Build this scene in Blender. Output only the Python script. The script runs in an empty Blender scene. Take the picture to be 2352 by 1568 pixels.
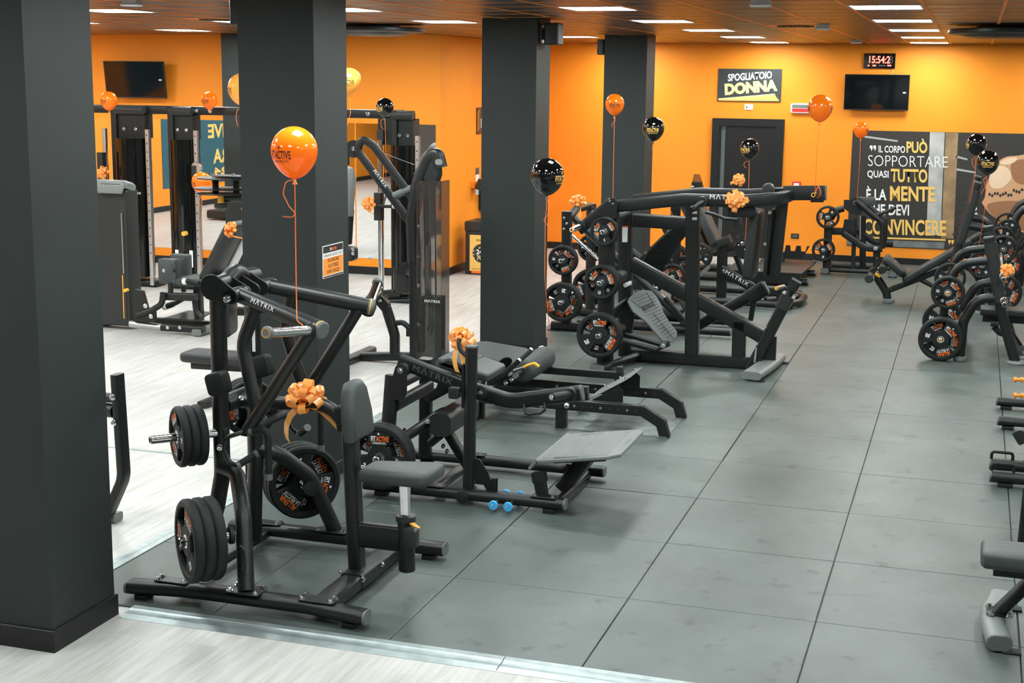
import bpy, math, random
from math import pi, sin, cos, radians
from mathutils import Vector, Matrix
random.seed(7)
S = bpy.context.scene
COL = S.collection
# ---------------------------------------------------------------- camera
FPX = 3268.0; YAW = 0.3104; PITCH = 0.1826; ROLL = 0.0108
CAM = Vector((2.6225, -7.166, 2.759))
FW = Vector((-sin(YAW)*cos(PITCH), cos(YAW)*cos(PITCH), -sin(PITCH)))
R0 = Vector((cos(YAW), sin(YAW), 0)); U0 = R0.cross(FW)
RT = R0*cos(ROLL)+U0*sin(ROLL); UP = U0*cos(ROLL)-R0*sin(ROLL)
cd = bpy.data.cameras.new('camera'); cam = bpy.data.objects.new('camera', cd); COL.objects.link(cam)
cd.sensor_width = 36; cd.lens = 36*FPX/2352; cd.clip_end = 200; cd.clip_start = .05
cam.matrix_world = Matrix(((RT.x, UP.x, -FW.x, CAM.x), (RT.y, UP.y, -FW.y, CAM.y), (RT.z, UP.z, -FW.z, CAM.z), (0, 0, 0, 1)))
S.camera = cam
# ---------------------------------------------------------------- world, exposure
W = bpy.data.worlds.new('world'); S.world = W; W.use_nodes = True
W.node_tree.nodes['Background'].inputs[0].default_value = (.8, .9, 1, 1)
W.node_tree.nodes['Background'].inputs[1].default_value = .15
PANEL_W = 52.0
S.view_settings.view_transform = 'Standard'; S.view_settings.look = 'None'
S.view_settings.exposure = 0.0; S.view_settings.gamma = 1.0; S.view_settings.use_curve_mapping = False
# ---------------------------------------------------------------- pixel -> place
def ray(x, y): return FW+RT*((x-1176)/FPX)-UP*((y-784)/FPX)
def at(x, y, ax, v):
    d = ray(x, y); return CAM+d*((v-CAM[ax])/d[ax])
def G(x, y, z=0.): return at(x, y, 2, z)
def PX(x, y, X): return at(x, y, 0, X)
def PY(x, y, Y): return at(x, y, 1, Y)
def PN(x, y, p, n):
    d = ray(x, y); n = Vector(n); return CAM+d*((Vector(p)-CAM).dot(n)/d.dot(n))
def V(*a): return Vector(a)
def lin(c): return tuple((u/12.92 if u <= .04045 else ((u+.055)/1.055)**2.4) for u in c)
def rgb(r, g, b): return lin((r/255, g/255, b/255))
# ---------------------------------------------------------------- materials
MATS = {}
def mat(name, col, rough=.5, metal=0., emit=None, es=0., spec=.5, trans=0., noise=None, bump=None, coat=0., ior=1.45, alpha=1.):
    m = bpy.data.materials.new(name); m.use_nodes = True; nt = m.node_tree; b = nt.nodes['Principled BSDF']
    b.inputs['Base Color'].default_value = (*col, 1); b.inputs['Roughness'].default_value = rough
    b.inputs['Metallic'].default_value = metal; b.inputs['Specular IOR Level'].default_value = spec
    b.inputs['Transmission Weight'].default_value = trans; b.inputs['Coat Weight'].default_value = coat
    b.inputs['IOR'].default_value = ior; b.inputs['Alpha'].default_value = alpha
    if emit: b.inputs['Emission Color'].default_value = (*emit, 1); b.inputs['Emission Strength'].default_value = es
    if noise or bump:
        tc = nt.nodes.new('ShaderNodeTexCoord'); g = nt.nodes.new('ShaderNodeNewGeometry')
    if noise:      # (scale, amount) brightness mottling
        n = nt.nodes.new('ShaderNodeTexNoise'); n.inputs['Scale'].default_value = noise[0]; n.inputs['Detail'].default_value = 5
        nt.links.new(g.outputs['Position'], n.inputs['Vector'])
        r = nt.nodes.new('ShaderNodeValToRGB'); r.color_ramp.elements[0].position = .3; r.color_ramp.elements[1].position = .7
        a = noise[1]
        r.color_ramp.elements[0].color = (*[c*(1-a) for c in col], 1); r.color_ramp.elements[1].color = (*[min(1, c*(1+a)) for c in col], 1)
        nt.links.new(n.outputs['Fac'], r.inputs['Fac']); nt.links.new(r.outputs['Color'], b.inputs['Base Color'])
    if bump:       # (scale, strength)
        n2 = nt.nodes.new('ShaderNodeTexNoise'); n2.inputs['Scale'].default_value = bump[0]; n2.inputs['Detail'].default_value = 3
        nt.links.new(g.outputs['Position'], n2.inputs['Vector'])
        bp = nt.nodes.new('ShaderNodeBump'); bp.inputs['Strength'].default_value = bump[1]; bp.inputs['Distance'].default_value = .002
        nt.links.new(n2.outputs['Fac'], bp.inputs['Height']); nt.links.new(bp.outputs['Normal'], b.inputs['Normal'])
    MATS[name] = m; return m
mat('steel_black', (.0075, .0092, .009), .38, 0, bump=(900, .12), spec=.55)
mat('steel_black_matt', (.013, .0155, .015), .55, spec=.4)
mat('gloss_black', (.004, .005, .005), .08, spec=.6)
mat('rubber_black', (.0105, .0128, .0125), .62, bump=(500, .25), spec=.35)
mat('vinyl', (.048, .056, .055), .48, bump=(700, .1), spec=.45)
mat('vinyl_dark', (.02, .023, .023), .45, bump=(700, .1))
mat('end_cap', (.11, .125, .122), .5)
mat('chrome', (.78, .79, .8), .12, 1.)
mat('brushed', (.55, .57, .58), .32, 1.)
mat('alu', (.36, .41, .41), .42, .8, noise=(14, .15))
mat('white', (.82, .82, .82), .5)
mat('offwhite', (.62, .61, .58), .45)
mat('print_white', (.85, .85, .84), .6)
mat('print_shade', (.09, .09, .09), .5)
mat('tread_metal', (.22, .25, .245), .42, .6, noise=(9, .25))
mat('print_grey', (.38, .39, .39), .5)
mat('print_orange', (.9, .16, .012), .6)
mat('print_gold', (.85, .52, .13), .55)
mat('print_dark', (.03, .025, .022), .5)
mat('orange_plastic', (.95, .30, .02), .35)
mat('amber', (.9, .42, .04), .4)
mat('ribbon', (1., .46, .12), .25, spec=.8)
mat('string', (.93, .2, .03), .4)
mat('wall_orange', (.93, .285, .012), .62, noise=(1.2, .03), bump=(240, .15))
mat('wall_grey', (.35, .36, .36), .6)
mat('charcoal', (.0175, .0232, .0225), .62, noise=(2, .06), bump=(260, .2))
mat('skirting', (.0065, .0072, .0072), .45)
mat('door_black', (.006, .0062, .0062), .5)
mat('print_amber', (.95, .30, .035), .55)
mat('dark_plastic', (.02, .022, .022), .4)
mat('grey_plastic', (.16, .175, .17), .42)
mat('red', (.75, .03, .02), .45)
mat('blue', (.06, .42, .85), .45)
mat('lilac', (.55, .45, .75), .5)
mat('mirror', (.88, .9, .9), .01, 1.)
mat('screen', (.004, .005, .006), .06, spec=.6)
mat('smoke_acrylic', (.32, .30, .29), .05, trans=.92, spec=.6)
mat('led', (1, 1, 1), .5, emit=(.92, 1., .985), es=PANEL_W)
mat('digit', (.9, .05, .04), .5, emit=(1, .12, .08), es=5)
mat('balloon_orange', (1., .28, .012), .12, spec=.6, coat=.3)
mat('balloon_pale', (.98, .52, .10), .2, spec=.5)
mat('balloon_black', (.004, .004, .004), .06, spec=.6, coat=.4)
mat('wood_light', (.55, .5, .44), .4)
for nm_, c_ in (('balloon_orange', (1., .30, .015)), ('balloon_pale', (1., .55, .14)), ('ribbon', (1., .5, .14))):   # thin skins let light through
    nt = MATS[nm_].node_tree; b = nt.nodes['Principled BSDF']; tr = nt.nodes.new('ShaderNodeBsdfTranslucent'); tr.inputs[0].default_value = (*c_, 1)
    mx = nt.nodes.new('ShaderNodeMixShader'); mx.inputs[0].default_value = .38; nt.links.new(b.outputs[0], mx.inputs[1]); nt.links.new(tr.outputs[0], mx.inputs[2]); nt.links.new(mx.outputs[0], nt.nodes['Material Output'].inputs[0])
# ---------------------------------------------------------------- geometry
def circ(r, n=16): return [(r*cos(2*pi*i/n), r*sin(2*pi*i/n)) for i in range(n)]
def rrect(w, h, r=.012, n=3):
    r = min(r, w/2-1e-4, h/2-1e-4); o = []
    for cx, cy, a0 in ((w/2-r, h/2-r, 0), (-w/2+r, h/2-r, 90), (-w/2+r, -h/2+r, 180), (w/2-r, -h/2+r, 270)):
        for k in range(n+1):
            a = radians(a0+90*k/n); o.append((cx+r*cos(a), cy+r*sin(a)))
    return o
def fillet(P, rad, seg=6):
    P = [Vector(p) for p in P]
    if len(P) < 3 or not rad: return P
    o = [P[0]]
    for i in range(1, len(P)-1):
        a = (P[i-1]-P[i]); b = (P[i+1]-P[i]); la, lb = a.length, b.length; a.normalize(); b.normalize()
        r = rad[i] if isinstance(rad, (list, tuple)) else rad
        c = max(-1, min(1, a.dot(b))); ang = math.acos(c)
        if r <= 0 or ang > 3.12: o.append(P[i]); continue
        t = min(r/math.tan(ang/2), la*.49, lb*.49)
        p0, p1 = P[i]+a*t, P[i]+b*t
        for k in range(seg+1):
            u = k/seg; o.append(p0*(1-u)**2+P[i]*2*u*(1-u)+p1*u*u)
    o.append(P[-1]); return o
class MB:
    def __init__(s): s.v = []; s.f = []
    def sweep(s, path, prof, up=None, rad=0., seg=6, cap=True, closed=False):
        P = fillet(path, rad, seg); n = len(prof); m = len(P); base = len(s.v)
        T = []
        for i in range(m):
            if closed: t = P[(i+1) % m]-P[i-1]
            elif i == 0: t = P[1]-P[0]
            elif i == m-1: t = P[-1]-P[-2]
            else: t = (P[i+1]-P[i]).normalized()+(P[i]-P[i-1]).normalized()
            T.append(t.normalized())
        ref = Vector(up) if up is not None else (Vector((0, 0, 1)) if abs(T[0].z) < .9 else Vector((0, 1, 0)))
        y = (ref-T[0]*ref.dot(T[0])).normalized()
        for i in range(m):
            if up is not None:
                r = Vector(up); y2 = r-T[i]*r.dot(T[i])
                if y2.length > 1e-3: y = y2.normalized()
            else:
                y = (y-T[i]*y.dot(T[i])).normalized()
            x = y.cross(T[i]).normalized()
            sc = 1.; ax = None
            if 0 < i < m-1 and not closed:
                d0 = (P[i]-P[i-1]).normalized(); c = d0.dot(T[i]); sc = 1/max(.4, c)
                ax = (d0-T[i]*c)
                ax = ax.normalized() if ax.length > 1e-4 else None
            for (a, b) in prof:
                o = x*a+y*b
                if ax and sc > 1.001: o = o+ax*(o.dot(ax)*(sc-1))
                s.v.append(P[i]+o)
        for i in range(m-1 if not closed else m):
            for k in range(n):
                a = base+i*n+k; b = base+i*n+(k+1) % n; j = (i+1) % m
                s.f.append((a, b, base+j*n+(k+1) % n, base+j*n+k))
        if cap and not closed:
            s.f.append(tuple(base+k for k in range(n))[::-1]); s.f.append(tuple(base+(m-1)*n+k for k in range(n)))
        return s
    def tube(s, path, r, rad=0., n=14, seg=6, **k): return s.sweep(path, circ(r, n), rad=rad, seg=seg, **k)
    def beam(s, path, w, h, up=(0, 0, 1), rad=0., r=.01, seg=6): return s.sweep(path, rrect(w, h, r), up=up, rad=rad, seg=seg)
    def box(s, a, b):
        a, b = Vector(a), Vector(b); i = len(s.v)
        for x in (a.x, b.x):
            for y in (a.y, b.y):
                for z in (a.z, b.z): s.v.append(Vector((x, y, z)))
        s.f += [(i, i+1, i+3, i+2), (i+4, i+6, i+7, i+5), (i, i+4, i+5, i+1), (i+2, i+3, i+7, i+6), (i, i+2, i+6, i+4), (i+1, i+5, i+7, i+3)]
        return s
    def slab(s, outline, th, o, ux, uy, ch=.0, rings=1, puff=0.):
        """outline (2d list) in plane ux,uy at o, thickness th along ux x uy, edges rounded by ch"""
        o, ux, uy = Vector(o), Vector(ux).normalized(), Vector(uy); uy = (uy-ux*uy.dot(ux)).normalized(); uz = ux.cross(uy)
        n = len(outline); P = [Vector((p[0], p[1])) for p in outline]
        area = sum(P[i].x*P[(i+1) % n].y-P[(i+1) % n].x*P[i].y for i in range(n))
        if area < 0: P = P[::-1]
        N = []
        for i in range(n):
            d0 = (P[i]-P[i-1]); d1 = (P[(i+1) % n]-P[i])
            if d0.length < 1e-9: d0 = d1
            if d1.length < 1e-9: d1 = d0
            d0 = d0.normalized(); d1 = d1.normalized()
            a = Vector((-d0.y, d0.x)); b = Vector((-d1.y, d1.x)); q = a+b
            q = q.normalized() if q.length > 1e-6 else a
            N.append(q/max(.5, q.dot(a)))
        L = []
        ch = min(ch, th/2)
        if ch > 0:
            for k in range(rings+1):
                a = pi/2*k/rings; L.append((ch*(1-sin(a)), ch*(1-cos(a))))
            L = L+[(i, th-z) for i, z in L[::-1]]
        else: L = [(0, 0), (0, th)]
        base = len(s.v)
        for ins, z in L:
            for i in range(n):
                p = P[i]+N[i]*ins; s.v.append(o+ux*p.x+uy*p.y+uz*z)
        for l in range(len(L)-1):
            for i in range(n):
                j = (i+1) % n; a = base+l*n
                s.f.append((a+i, a+j, a+n+j, a+n+i))
        s.f.append(tuple(base+i for i in range(n))[::-1]); t = base+(len(L)-1)*n
        if puff:
            c = sum(P, Vector((0, 0)))/n; prev = t
            for q, hz in ((.82, .5), (.5, .9)):
                nb = len(s.v)
                for i in range(n):
                    p = c+(P[i]+N[i]*ch-c)*q; s.v.append(o+ux*p.x+uy*p.y+uz*(th+puff*hz))
                for i in range(n):
                    j = (i+1) % n; s.f.append((prev+i, prev+j, nb+j, nb+i))
                prev = nb
            s.f.append(tuple(prev+i for i in range(n)))
        else: s.f.append(tuple(t+i for i in range(n)))
        return s
    def lathe(s, prof, o, ax, n=24, close=False):
        o, ax = Vector(o), Vector(ax).normalized()
        h = Vector((0, 0, 1)) if abs(ax.z) < .9 else Vector((1, 0, 0))
        x = (h-ax*h.dot(ax)).normalized(); y = ax.cross(x); base = len(s.v); m = len(prof)
        for r, z in prof:
            for k in range(n):
                a = 2*pi*k/n; s.v.append(o+ax*z+x*(r*cos(a))+y*(r*sin(a)))
        for i in range(m-1 if not close else m):
            for k in range(n):
                a = base+i*n+k; b = base+i*n+(k+1) % n; j = (i+1) % m
                s.f.append((a, b, base+j*n+(k+1) % n, base+j*n+k))
        if not close:
            if prof[0][0] > 1e-5: s.f.append(tuple(base+k for k in range(n))[::-1])
            if prof[-1][0] > 1e-5: s.f.append(tuple(base+(m-1)*n+k for k in range(n)))
        return s
    def cyl(s, a, b, r, n=16, ch=0.):
        a, b = Vector(a), Vector(b); L = (b-a).length
        pr = [(r, 0), (r, L)] if not ch else [(r-ch, 0), (r, ch), (r, L-ch), (r-ch, L)]
        return s.lathe(pr, a, b-a, n)
    def quad(s, *p):
        i = len(s.v); s.v += [Vector(q) for q in p]; s.f.append(tuple(range(i, i+len(p)))); return s
    def mesh(s, name, mt, off=None, ang=35):
        off = off or Vector((0, 0, 0)); me = bpy.data.meshes.new(name)
        me.from_pydata([v-off for v in s.v], [], s.f); me.validate(); me.update()
        import bmesh
        bm = bmesh.new(); bm.from_mesh(me); bmesh.ops.recalc_face_normals(bm, faces=bm.faces); bm.to_mesh(me); bm.free()
        for p in me.polygons: p.use_smooth = True
        me.set_sharp_from_angle(angle=radians(ang))
        me.materials.append(MATS[mt] if isinstance(mt, str) else mt); return me
BASE = {}
def link(o): COL.objects.link(o); return o
def thing(name, label, cat, base, group=None):
    o = link(bpy.data.objects.new(name, None)); o.location = base; o.empty_display_size = .05
    o['label'] = label; o['category'] = cat
    if group: o['group'] = group
    BASE[o.name] = Vector(base); return o
def baseof(p):
    while p.parent: p = p.parent
    return BASE.get(p.name, Vector((0, 0, 0)))
def part(name, par, mb, mt, label=None, kind=None, ang=35):
    o = link(bpy.data.objects.new(name, mb.mesh(name, mt, baseof(par), ang))); o.parent = par
    if label: o['label'] = label
    if kind: o['kind'] = kind
    return o
def solo(name, label, cat, mb, mt, base=None, group=None, kind=None, ang=35):
    """a thing that is one mesh"""
    if base is None:
        base = Vector((sum(v.x for v in mb.v)/len(mb.v), sum(v.y for v in mb.v)/len(mb.v), min(v.z for v in mb.v)))
    base = Vector(base); o = link(bpy.data.objects.new(name, mb.mesh(name, mt, base, ang))); o.location = base; BASE[o.name] = base
    if label: o['label'] = label
    if cat: o['category'] = cat
    if group: o['group'] = group
    if kind: o['kind'] = kind
    return o
def struct(name, mb, mt, par=None, ang=35, label=None):
    o = link(bpy.data.objects.new(name, mb.mesh(name, mt, None, ang)))
    if par: o.parent = par
    else: o['kind'] = 'structure'
    if label: o['label'] = label
    return o
def put(name, par, mesh, M, label=None):
    """shared mesh placed with world matrix M under par (things' empties are unrotated)"""
    o = link(bpy.data.objects.new(name, mesh)); o.parent = par
    o.matrix_local = Matrix.Translation(-baseof(par)) @ M
    if label: o['label'] = label
    return o
def frame(o, ux, uy):
    ux = Vector(ux).normalized(); uy = Vector(uy); uy = (uy-ux*uy.dot(ux)).normalized(); uz = ux.cross(uy)
    return Matrix(((ux.x, uy.x, uz.x, o[0]), (ux.y, uy.y, uz.y, o[1]), (ux.z, uy.z, uz.z, o[2]), (0, 0, 0, 1)))
def zframe(o, z, up=(0, 0, 1)):
    z = Vector(z).normalized(); y = Vector(up)
    if abs(y.normalized().dot(z)) > .97: y = Vector((1, 0, 0)) if abs(z.x) < .9 else Vector((0, 1, 0))
    y = (y-z*y.dot(z)).normalized(); x = y.cross(z)
    return frame(o, x, y)
# bolts
def bolt_mesh():
    b = MB(); b.lathe([(.016, 0), (.016, .003), (.0105, .003), (.0105, .013), (.008, .015), (.006, .015), (.005, .008)], (0, 0, 0), (0, 0, 1), 12)
    return b.mesh('bolt', 'chrome')
BOLT = bolt_mesh()
def bolt(par, p, n, s=1.): return put('bolt', par, BOLT, zframe(p, n) @ Matrix.Scale(s, 4))
# text -> meshes
TXT = {}
def textmesh(txt, mt, bold=0., sx=1., shear=0., align='CENTER', space=1.):
    """mesh of height ~1 (cap height .7) centred on x"""
    key = (txt, mt, bold, sx, shear, align, space)
    if key in TXT: return TXT[key]
    cu = bpy.data.curves.new('lettering', 'FONT'); cu.body = txt; cu.align_x = align; cu.offset = bold; cu.shear = shear; cu.resolution_u = 3
    cu.space_character = space
    ob = bpy.data.objects.new('tmp', cu); COL.objects.link(ob)
    me = bpy.data.meshes.new_from_object(ob.evaluated_get(bpy.context.evaluated_depsgraph_get()))
    bpy.data.objects.remove(ob); bpy.data.curves.remove(cu)
    for v in me.vertices: v.co.x *= sx
    me.materials.clear(); me.materials.append(MATS[mt]); me.name = 'lettering'
    TXT[key] = me; return me
def text(par, txt, mt, o, ux, uy, h, name='lettering', **k):
    """lettering with cap height h; o is the baseline centre"""
    me = textmesh(txt, mt, **k); M = frame(o, ux, uy) @ Matrix.Scale(h/.7, 4)
    return put(name, par, me, M)
def text_bent(par, items, fn, name='lettering'):
    """items: (txt, mat, x, y, h, kwargs); fn(x,y)->point, all joined per material"""
    for (txt, mt, x, y, h, k) in items:
        me = textmesh(txt, mt, **k).copy(); off = baseof(par)
        for v in me.vertices: v.co = fn(x+v.co.x*h/.7, y+v.co.y*h/.7)-off
        o = link(bpy.data.objects.new(name, me)); o.parent = par
def star(r, mt, o, ux, uy, par, th=.0):
    pts = [((r if i % 2 == 0 else r*.42)*sin(pi*i/5), (r if i % 2 == 0 else r*.42)*cos(pi*i/5)) for i in range(10)]
    ux, uy = Vector(ux).normalized(), Vector(uy).normalized()
    b = MB(); b.quad(*[Vector(o)+ux*x+uy*y for x, y in pts]); return part('star', par, b, mt)
def arc_pts(c, r, a0, a1, n): return [(c[0]+r*cos(radians(a0+(a1-a0)*i/n)), c[1]+r*sin(radians(a0+(a1-a0)*i/n))) for i in range(n+1)]
# ---------------------------------------------------------------- the room
ZC = 3.335; YB = 15.5; YM = 11.4; XS = -4.4; XL = -13.2; XR = 6.5; YF = -10.
def pbox(a, b): return MB().box(a, b)
# light vinyl plank floor
m = mat('vinyl_planks', (.5, .47, .43), .38)
nt = m.node_tree; bs = nt.nodes['Principled BSDF']; geo = nt.nodes.new('ShaderNodeNewGeometry')
mp = nt.nodes.new('ShaderNodeMapping'); mp.inputs['Rotation'].default_value = (0, 0, pi/2); nt.links.new(geo.outputs['Position'], mp.inputs['Vector'])
br = nt.nodes.new('ShaderNodeTexBrick'); nt.links.new(mp.outputs['Vector'], br.inputs['Vector'])
br.inputs['Scale'].default_value = 1; br.inputs['Brick Width'].default_value = 1.3; br.inputs['Row Height'].default_value = .19
br.inputs['Mortar Size'].default_value = .0012; br.inputs['Mortar Smooth'].default_value = .3; br.offset = .37
br.inputs['Color1'].default_value = (.47, .455, .435, 1); br.inputs['Color2'].default_value = (.53, .52, .50, 1); br.inputs['Mortar'].default_value = (.38, .37, .35, 1)
mp2 = nt.nodes.new('ShaderNodeMapping'); mp2.inputs['Scale'].default_value = (9, .7, 1); nt.links.new(geo.outputs['Position'], mp2.inputs['Vector'])
nz = nt.nodes.new('ShaderNodeTexNoise'); nz.inputs['Scale'].default_value = 2.2; nz.inputs['Detail'].default_value = 8; nz.inputs['Roughness'].default_value = .65
nt.links.new(mp2.outputs['Vector'], nz.inputs['Vector'])
rp = nt.nodes.new('ShaderNodeValToRGB'); rp.color_ramp.elements[0].position = .3; rp.color_ramp.elements[0].color = (.72, .7, .68, 1); rp.color_ramp.elements[1].position = .62; rp.color_ramp.elements[1].color = (1.04, 1.04, 1.04, 1)
nt.links.new(nz.outputs['Fac'], rp.inputs['Fac'])
mx = nt.nodes.new('ShaderNodeMix'); mx.data_type = 'RGBA'; mx.blend_type = 'MULTIPLY'; mx.inputs[0].default_value = 1
nt.links.new(br.outputs['Color'], mx.inputs[6]); nt.links.new(rp.outputs['Color'], mx.inputs[7]); nt.links.new(mx.outputs[2], bs.inputs['Base Color'])
# rubber mat material: dull grey with smears
m = mat('rubber_mat', (.1, .115, .11), .47, spec=.8)
nt = m.node_tree; bs = nt.nodes['Principled BSDF']; geo = nt.nodes.new('ShaderNodeNewGeometry')
n1 = nt.nodes.new('ShaderNodeTexNoise'); n1.inputs['Scale'].default_value = 1.7; n1.inputs['Detail'].default_value = 6; n1.inputs['Roughness'].default_value = .6
n2 = nt.nodes.new('ShaderNodeTexNoise'); n2.inputs['Scale'].default_value = 170; n2.inputs['Detail'].default_value = 2
mp = nt.nodes.new('ShaderNodeMapping'); mp.inputs['Scale'].default_value = (1, .8, 1); nt.links.new(geo.outputs['Position'], mp.inputs['Vector']); nt.links.new(mp.outputs['Vector'], n1.inputs['Vector'])
nt.links.new(geo.outputs['Position'], n2.inputs['Vector'])
r1 = nt.nodes.new('ShaderNodeValToRGB'); r1.color_ramp.elements[0].position = .3; r1.color_ramp.elements[1].position = .72
r1.color_ramp.elements[0].color = (.040, .053, .048, 1); r1.color_ramp.elements[1].color = (.088, .108, .100, 1)
nt.links.new(n1.outputs['Fac'], r1.inputs['Fac'])
r2 = nt.nodes.new('ShaderNodeValToRGB'); r2.color_ramp.elements[0].color = (.72, .72, .72, 1); r2.color_ramp.elements[1].color = (1.28, 1.28, 1.28, 1)
nt.links.new(n2.outputs['Fac'], r2.inputs['Fac'])
mx = nt.nodes.new('ShaderNodeMix'); mx.data_type = 'RGBA'; mx.blend_type = 'MULTIPLY'; mx.inputs[0].default_value = 1
n3 = nt.nodes.new('ShaderNodeTexNoise'); n3.inputs['Scale'].default_value = 5.5; n3.inputs['Detail'].default_value = 5; n3.inputs['Roughness'].default_value = .55; nt.links.new(geo.outputs['Position'], n3.inputs['Vector'])
r3 = nt.nodes.new('ShaderNodeValToRGB'); r3.color_ramp.elements[0].position = .30; r3.color_ramp.elements[0].color = (.45, .45, .45, 1); r3.color_ramp.elements[1].position = .40; r3.color_ramp.elements[1].color = (1, 1, 1, 1)
nt.links.new(n3.outputs['Fac'], r3.inputs['Fac'])
mx0 = nt.nodes.new('ShaderNodeMix'); mx0.data_type = 'RGBA'; mx0.blend_type = 'MULTIPLY'; mx0.inputs[0].default_value = 1
nt.links.new(r1.outputs['Color'], mx0.inputs[6]); nt.links.new(r3.outputs['Color'], mx0.inputs[7])
nt.links.new(mx0.outputs[2], mx.inputs[6]); nt.links.new(r2.outputs['Color'], mx.inputs[7]); nt.links.new(mx.outputs[2], bs.inputs['Base Color'])
bp = nt.nodes.new('ShaderNodeBump'); bp.inputs['Strength'].default_value = .35; bp.inputs['Distance'].default_value = .002
nt.links.new(n2.outputs['Fac'], bp.inputs['Height']); nt.links.new(bp.outputs['Normal'], bs.inputs['Normal'])
floor = struct('floor', pbox((XL-.2, YF-.2, -.2), (XR+.2, YB+.2, -.012)), 'vinyl_planks')
struct('mat_underlay', MB().box((-1.865, -.98, -.0121), (XR, 14.39, -.0117)), 'skirting', floor)
def tile(x0, x1, y0, y1):
    g = .0025; b = MB(); w, h = x1-x0-2*g, y1-y0-2*g
    b.slab([(0, 0), (w, 0), (w, h), (0, h)], .0119, (x0+g, y0+g, -.0119), (1, 0, 0), (0, 1, 0), ch=.003); return b.mesh('rubber_tile', 'rubber_mat')
TL = tile(0, 1, 0, 1)
XT = -1.87
for iy in range(-1, 16):
    for ix in range(-2, 7):
        x0, x1, y0, y1 = max(ix, XT), min(ix+1, XR), max(iy, -.985), min(iy+1, YB)
        if iy >= 14 and ix < 1:
            if ix < 0: 
                y1 = 14.4
                if iy > 14: continue
            else:
                if iy == 14: struct('rubber_tile', MB().slab([(0, 0), (1, 0), (1, 1), (.35, 1), (.35, .4), (0, .4)], .0119, (0, 14, -.0119), (1, 0, 0), (0, 1, 0), ch=.003), 'rubber_mat', floor); continue
                x0 = .35
        if (x1-x0, y1-y0) == (1, 1):
            o = link(bpy.data.objects.new('rubber_tile', TL)); o.location = (x0+random.uniform(-.0015, .0015), y0+random.uniform(-.0015, .0015), random.uniform(-.0006, .0006)); o.parent = floor
            o.rotation_euler.z = random.uniform(-.0012, .0012)
        else: struct('rubber_tile', tile(x0, x1, y0, y1) if False else MB().slab([(0, 0), (x1-x0-.005, 0), (x1-x0-.005, y1-y0-.005), (0, y1-y0-.005)], .0119, (x0+.0025, y0+.0025, -.0119), (1, 0, 0), (0, 1, 0), ch=.003), 'rubber_mat', floor)
# aluminium edge trims, stepped profile
def edge_trim(name, a, b, side, w=.13):
    """a,b line of the mat edge; side = outward direction"""
    a, b, s = Vector(a), Vector(b), Vector(side); M = MB(); up = Vector((0, 0, 1))
    pr = [(-.012, .0015), (-.012, .005), (.03, .006), (.034, .002), (.05, -.001), (.085, -.003), (.089, -.001), (.097, -.001), (w, -.0105), (w, -.0118), (-.0, -.0118), (0, .0015)]
    n = len(pr); i = 0
    for p in (a, b):
        for u, h in pr: M.v.append(p+s*u+up*h)
    for k in range(n): M.f.append((k, (k+1) % n, n+(k+1) % n, n+k))
    M.f.append(tuple(range(n))[::-1]); M.f.append(tuple(range(n, 2*n)))
    return struct(name, M, 'alu')
edge_trim('trim_1', (-1.44, -.985, 0), (.62, -.985, 0), (0, -1, 0), .14)
edge_trim('trim_2', (.625, -.985, 0), (XR, -.985, 0), (0, -1, 0), .14)
edge_trim('trim_3', (-1.87, -.95, 0), (-1.87, 3.2, 0), (-1, 0, 0), .105)
edge_trim('trim_4', (-1.87, 3.205, 0), (-1.87, 6.36, 0), (-1, 0, 0), .105)
edge_trim('trim_5', (-1.87, 6.92, 0), (-1.87, 11.25, 0), (-1, 0, 0), .105)
edge_trim('trim_6', (-1.87, 11.85, 0), (-1.87, 14.4, 0), (-1, 0, 0), .105)
edge_trim('trim_7', (.35, 14.4, 0), (.35, YB-.03, 0), (-1, 0, 0), .105)
edge_trim('trim_8', (-1.87, 14.4, 0), (.245, 14.4, 0), (0, 1, 0), .105)
# floor joint strips on the planks
a = G(284, 1029, -.011); b = G(400, 1040, -.011)
struct('trim_9', MB().beam([(-3.9, a.y, -.0095), (-1.98, a.y, -.0095)], .035, .004, r=.001), 'alu')
# walls
struct('wall_back', pbox((XS, YB, -.1), (XR, YB+.2, 3.6)), 'wall_orange')
struct('wall_recess_left', pbox((XS-.2, YM+.2, -.1), (XS, YB+.2, 3.6)), 'wall_orange')
struct('wall_back_left', pbox((XL, YM, -.1), (XS, YM+.2, 3.6)), 'wall_orange')
struct('wall_left', pbox((XL-.2, YF, -.1), (XL, YM+.2, 3.6)), 'wall_orange')
struct('wall_right', pbox((XR, YF, -.1), (XR+.2, YB+.2, 3.6)), 'wall_grey')
struct('wall_front', pbox((XL, YF-.2, -.1), (XR, YF, 3.6)), 'wall_grey')
def skirt(name, a, b, n, h=.1, par=None):
    a, b, n = Vector(a), Vector(b), Vector(n); M = MB(); t = .014
    pr = [(0, -.012), (t, -.012), (t, h-.004), (t-.004, h), (0, h)]; k = len(pr)
    for p in (a, b):
        for u, z in pr: M.v.append(Vector((p.x+n.x*u, p.y+n.y*u, z)))
    for i in range(k): M.f.append((i, (i+1) % k, k+(i+1) % k, k+i))
    M.f.append(tuple(range(k))[::-1]); M.f.append(tuple(range(k, 2*k)))
    return struct(name, M, 'skirting', par)
skirt('baseboard_back', (-.23, YB, 0), (XR, YB, 0), (0, -1, 0), .1); skirt('baseboard_back', (XS, YB, 0), (-1.34, YB, 0), (0, -1, 0), .1)
skirt('baseboard_recess_left', (XS, YM, 0), (XS, YB, 0), (1, 0, 0)); skirt('baseboard_back_left', (XL, YM, 0), (XS+.014, YM, 0), (0, -1, 0))
skirt('baseboard_left', (XL, YF, 0), (XL, YM, 0), (1, 0, 0))
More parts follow.
